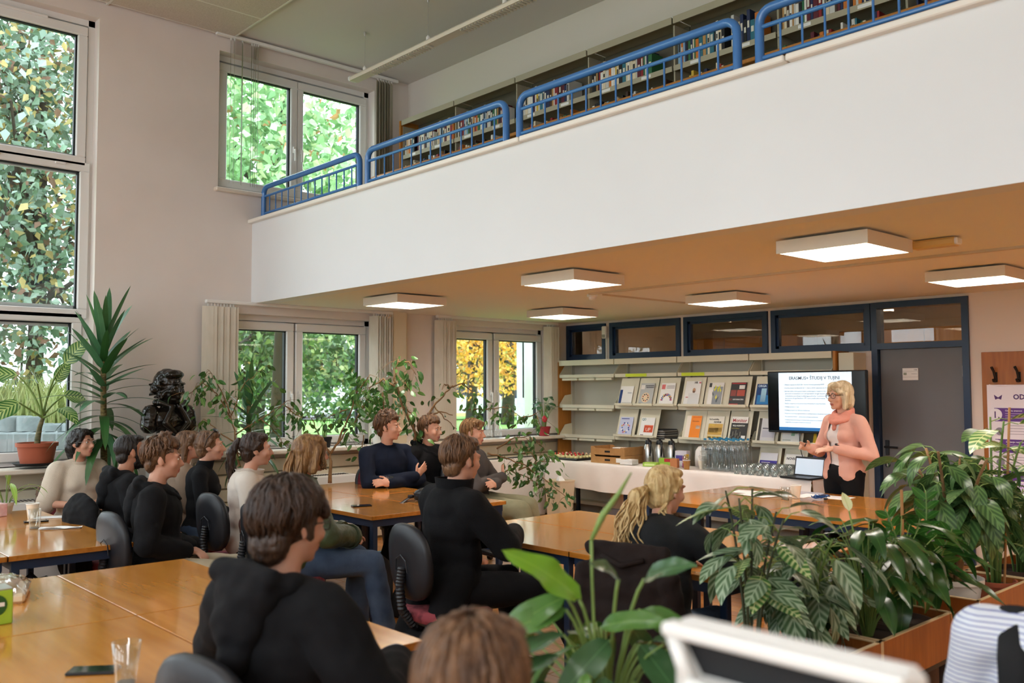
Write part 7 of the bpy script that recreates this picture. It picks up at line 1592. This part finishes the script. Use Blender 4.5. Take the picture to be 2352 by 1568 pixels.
lp = [('c', (-.03, .12, .27), .02, (-.11, .13, .12), .03), ('c', (.03, .12, .27), .02, (.11, .13, .12), .03), ('c', (-.11, .13, .12), .03, (-.02, .15, .03), .02), ('c', (.11, .13, .12), .03, (.02, .15, .03), .02), ('c', (-.12, .05, .3), .03, (-.03, .12, .26), .022), ('c', (.12, .05, .3), .03, (.03, .12, .26), .022), ('c', (-.1, -.05, .3), .035, (.1, -.05, .3), .035)]
link('coat_lapels', blob('coat_lapels', lp, .008, M_bronze, 2), bu)
MB().lathe([(0, -.0), (.11, 0), (.1, .03), (.07, .05)], 20, cap=False).build('socle', M_bronze, bu, smooth='auto')
pd_ = thing('pedestal', 'pale square pedestal under the bronze bust', 'pedestal', (bp.x, bp.y, 0)); MB().bbox((0, 0, bp.z/2), (.3, .3, bp.z-.002), .006).build('block', mat('pedestal_paint', 'cfccc4', .6), pd_)
def convector(y0, y1, zt, label, x1=-8.16):
    r = thing('heater', label, 'heater', (-8.31, (y0+y1)/2, 0)); L = (y1-y0)/2
    MB().bbox((0, 0, zt/2+.03), (x1+8.46, 2*L, zt-.06), .008).build('case', M_whitepl, r)
    g = MB().b2((-.002, -.006, 0), (.1, .006, .003)).mesh('grille_bar', M_blackm)
    for i in range(int(2*L/.03)-2): link('grille_bar', g, r, (-.04, -L+.05+i*.03, zt+.0001))
    MB().bbox(((x1+8.46)/2+.001, L-.1, zt-.12), (.004, .1, .025), .002).build('badge', flat('9a9a94'), r)
    return r
q = onx(822, 1088, -8.16); convector(4.35, q.y, q.z, 'white fan heater under the window with the zz plant')
q = onx(1252, 1048, -8.16); convector(7.1, q.y, q.z, 'white fan heater behind the sprawling fig')
q = onx(110, 1150, -8.16); convector(-.6, 2.5, q.z, 'long cream radiator with a slotted top under the left window')
def chair_of(key): return [o for o in bpy.data.objects if o.name.startswith('office_chair') and key in o.get('label', '')][0]
def drape(name, label, cat, key, prims, m, fold=.012, seed=1, lumpy=0):
    c = chair_of(key); r = thing(name, label, cat, c.location); r.rotation_euler = c.rotation_euler
    if lumpy:
        R = random.Random(seed); extra = []
        for p in prims:
            for k in range(lumpy):
                v = Vector((R.gauss(0, 1), R.gauss(0, 1), R.gauss(0, 1))).normalized(); q = Vector(p[1])+Vector([v[i]*p[2][i]*.96 for i in range(3)]); extra.append(('c', q, .014, q+Vector((v.x, v.y, v.z-.6))*.025, .006))
        prims = prims+extra
    link('cloth', blob('cloth', prims, .011, m, 2, None, folds(fold, 9, seed)), r); return r
M_fur = mat('brown_fur', '6f5a4c', .95, col2='8a7464', scale=45, bump=.8, bscale=80)
f = drape('fur_coat', 'fluffy taupe fur coat hanging over the chair of the woman in cream', 'coat', 'woman in cream knit', [('e', (0, -.27, .74), (.22, .075, .22)), ('e', (-.12, -.28, .62), (.12, .08, .18)), ('e', (.12, -.28, .58), (.13, .08, .2)), ('e', (0, -.28, .9), (.16, .07, .06))], M_fur, .012, 3, 40); MB().ell((0, -.36, .86), (.03, .01, .02)).build('hanger_loop', M_blackm, f)
f = drape('brown_coat', 'dark brown coat draped over the chair of the blonde woman', 'coat', 'dark brown coat', [('e', (0, -.255, .78), (.235, .06, .2)), ('e', (0, -.27, .55), (.25, .06, .27)), ('c', (-.2, -.26, .84), .05, (-.23, -.25, .45), .05), ('c', (.2, -.26, .84), .05, (.23, -.25, .42), .05), ('c', (-.17, -.25, .955), .035, (.17, -.25, .955), .035)], fabric('brown_wool', '1a1210', '231916'), .014, 5); MB().tube([(-.1, -.3, .93), (0, -.32, .9), (.1, -.3, .93)], .012, 8).build('collar_fold', MATS['brown_wool'], f, smooth=True)
f = drape('denim_jacket', 'blue-grey jacket over the chair of the woman with the bun', 'jacket', 'woman with the hair bun', [('e', (0, -.25, .84), (.22, .065, .13)), ('e', (.1, -.27, .72), (.13, .07, .15))], mat('slate_leather', '39465a', .45, col2='2b3646', scale=6), .012, 7); MB().bbox((.06, -.33, .82), (.05, .01, .015), .003).build('buckle', M_black, f)
f = drape('black_jacket', 'black jacket hung over the chair of the bearded man', 'jacket', 'bearded man', [('e', (0, -.25, .76), (.23, .07, .2)), ('e', (-.06, -.26, .56), (.22, .07, .22))], K_black, .012, 9); MB().bbox((.1, -.33, .7), (.012, .006, .08), .002).build('label_strip', M_whitepl, f)
f = drape('leather_tote', 'brown leather tote hung on the chair of the woman in the cream jacket', 'bag', 'woman in the cream jacket', [('e', (.22, .0, .72), (.06, .15, .13))], mat('brown_leather', '4a2a20', .4, col2='38201a', scale=10), .006, 4); MB().tube([(.22, -.1, .82), (.22, -.06, .94), (.22, .06, .94), (.22, .1, .82)], .008, 8).build('handle', MATS['brown_leather'], f, smooth=True)
# white monitor in the foreground, its back towards the hall
my = .98; mo = thing('white_monitor', 'white monitor casing with a black recessed strip in the lower foreground', 'monitor', (0, 0, 0))
pl_ = lambda u, v, dy=0: ony(u, v, my)+Vector((0, dy, 0))
tl, trr = pl_(1543, 1424), pl_(2100, 1541); xm = (tl.x+trr.x)/2; zt_ = (tl.z+trr.z)/2; wv = trr.x-tl.x
mo.location = (xm, my, .76); h0 = zt_-.76
MB().bbox((0, .02, h0-.2), (wv, .045, .4), .012).build('front_frame', M_whitepl, mo)
rimz = h0-.016
MB().bbox((0, -.012, h0-.009), (wv, .03, .018), .007).build('top_rim', M_whitepl, mo)
dk = [(pl_(*c)-Vector(mo.location)) for c in ((1577, 1447), (2070, 1552), (2040, 1612), (1607, 1494))]
dk = [(-wv/2+.02, rimz-.002), (wv/2-.02, rimz-.002), (wv/2-.05, rimz-.046), (-wv/2+.05, rimz-.046)]
MB().add([(x, -.003, z) for x, z in dk], [(0, 3, 2, 1)]).build('vent_recess', M_blackm, mo)
for sx in (-1, 1): MB().tube([(sx*(wv/2-.012), -.012, rimz), (sx*(wv/2-.042), -.02, rimz-.052)], .011, 10).build('side_rim', M_whitepl, mo, smooth=True)
MB().bbox((0, -.02, rimz-.056), (wv-.085, .035, .018), .007).build('lower_rim', M_whitepl, mo)
MB().bbox((0, -.012, rimz-.2), (wv-.1, .05, .27), .01).build('rear_shell', mat('aged_plastic', 'cfc8ba', .5), mo)
MB().bbox((0, -.01, -.0+.05), (.08, .06, .16), .01).build('stand_neck', M_whitepl, mo)
MB().bbox((0, 0, .006), (.24, .2, .012), .005).build('stand_foot', M_whitepl, mo)
dsk = thing('service_desk', 'plain service desk under the white monitor', 'desk', (xm+.2, my-.1, 0)); MB().bbox((0, 0, .745), (1.5, .7, .028), .003).build('desktop', M_whitepl, dsk)
for sx in (-1, 1): MB().bbox((sx*.7, 0, .365), (.03, .6, .73), .003).build('side_panel', M_whitepl, dsk)
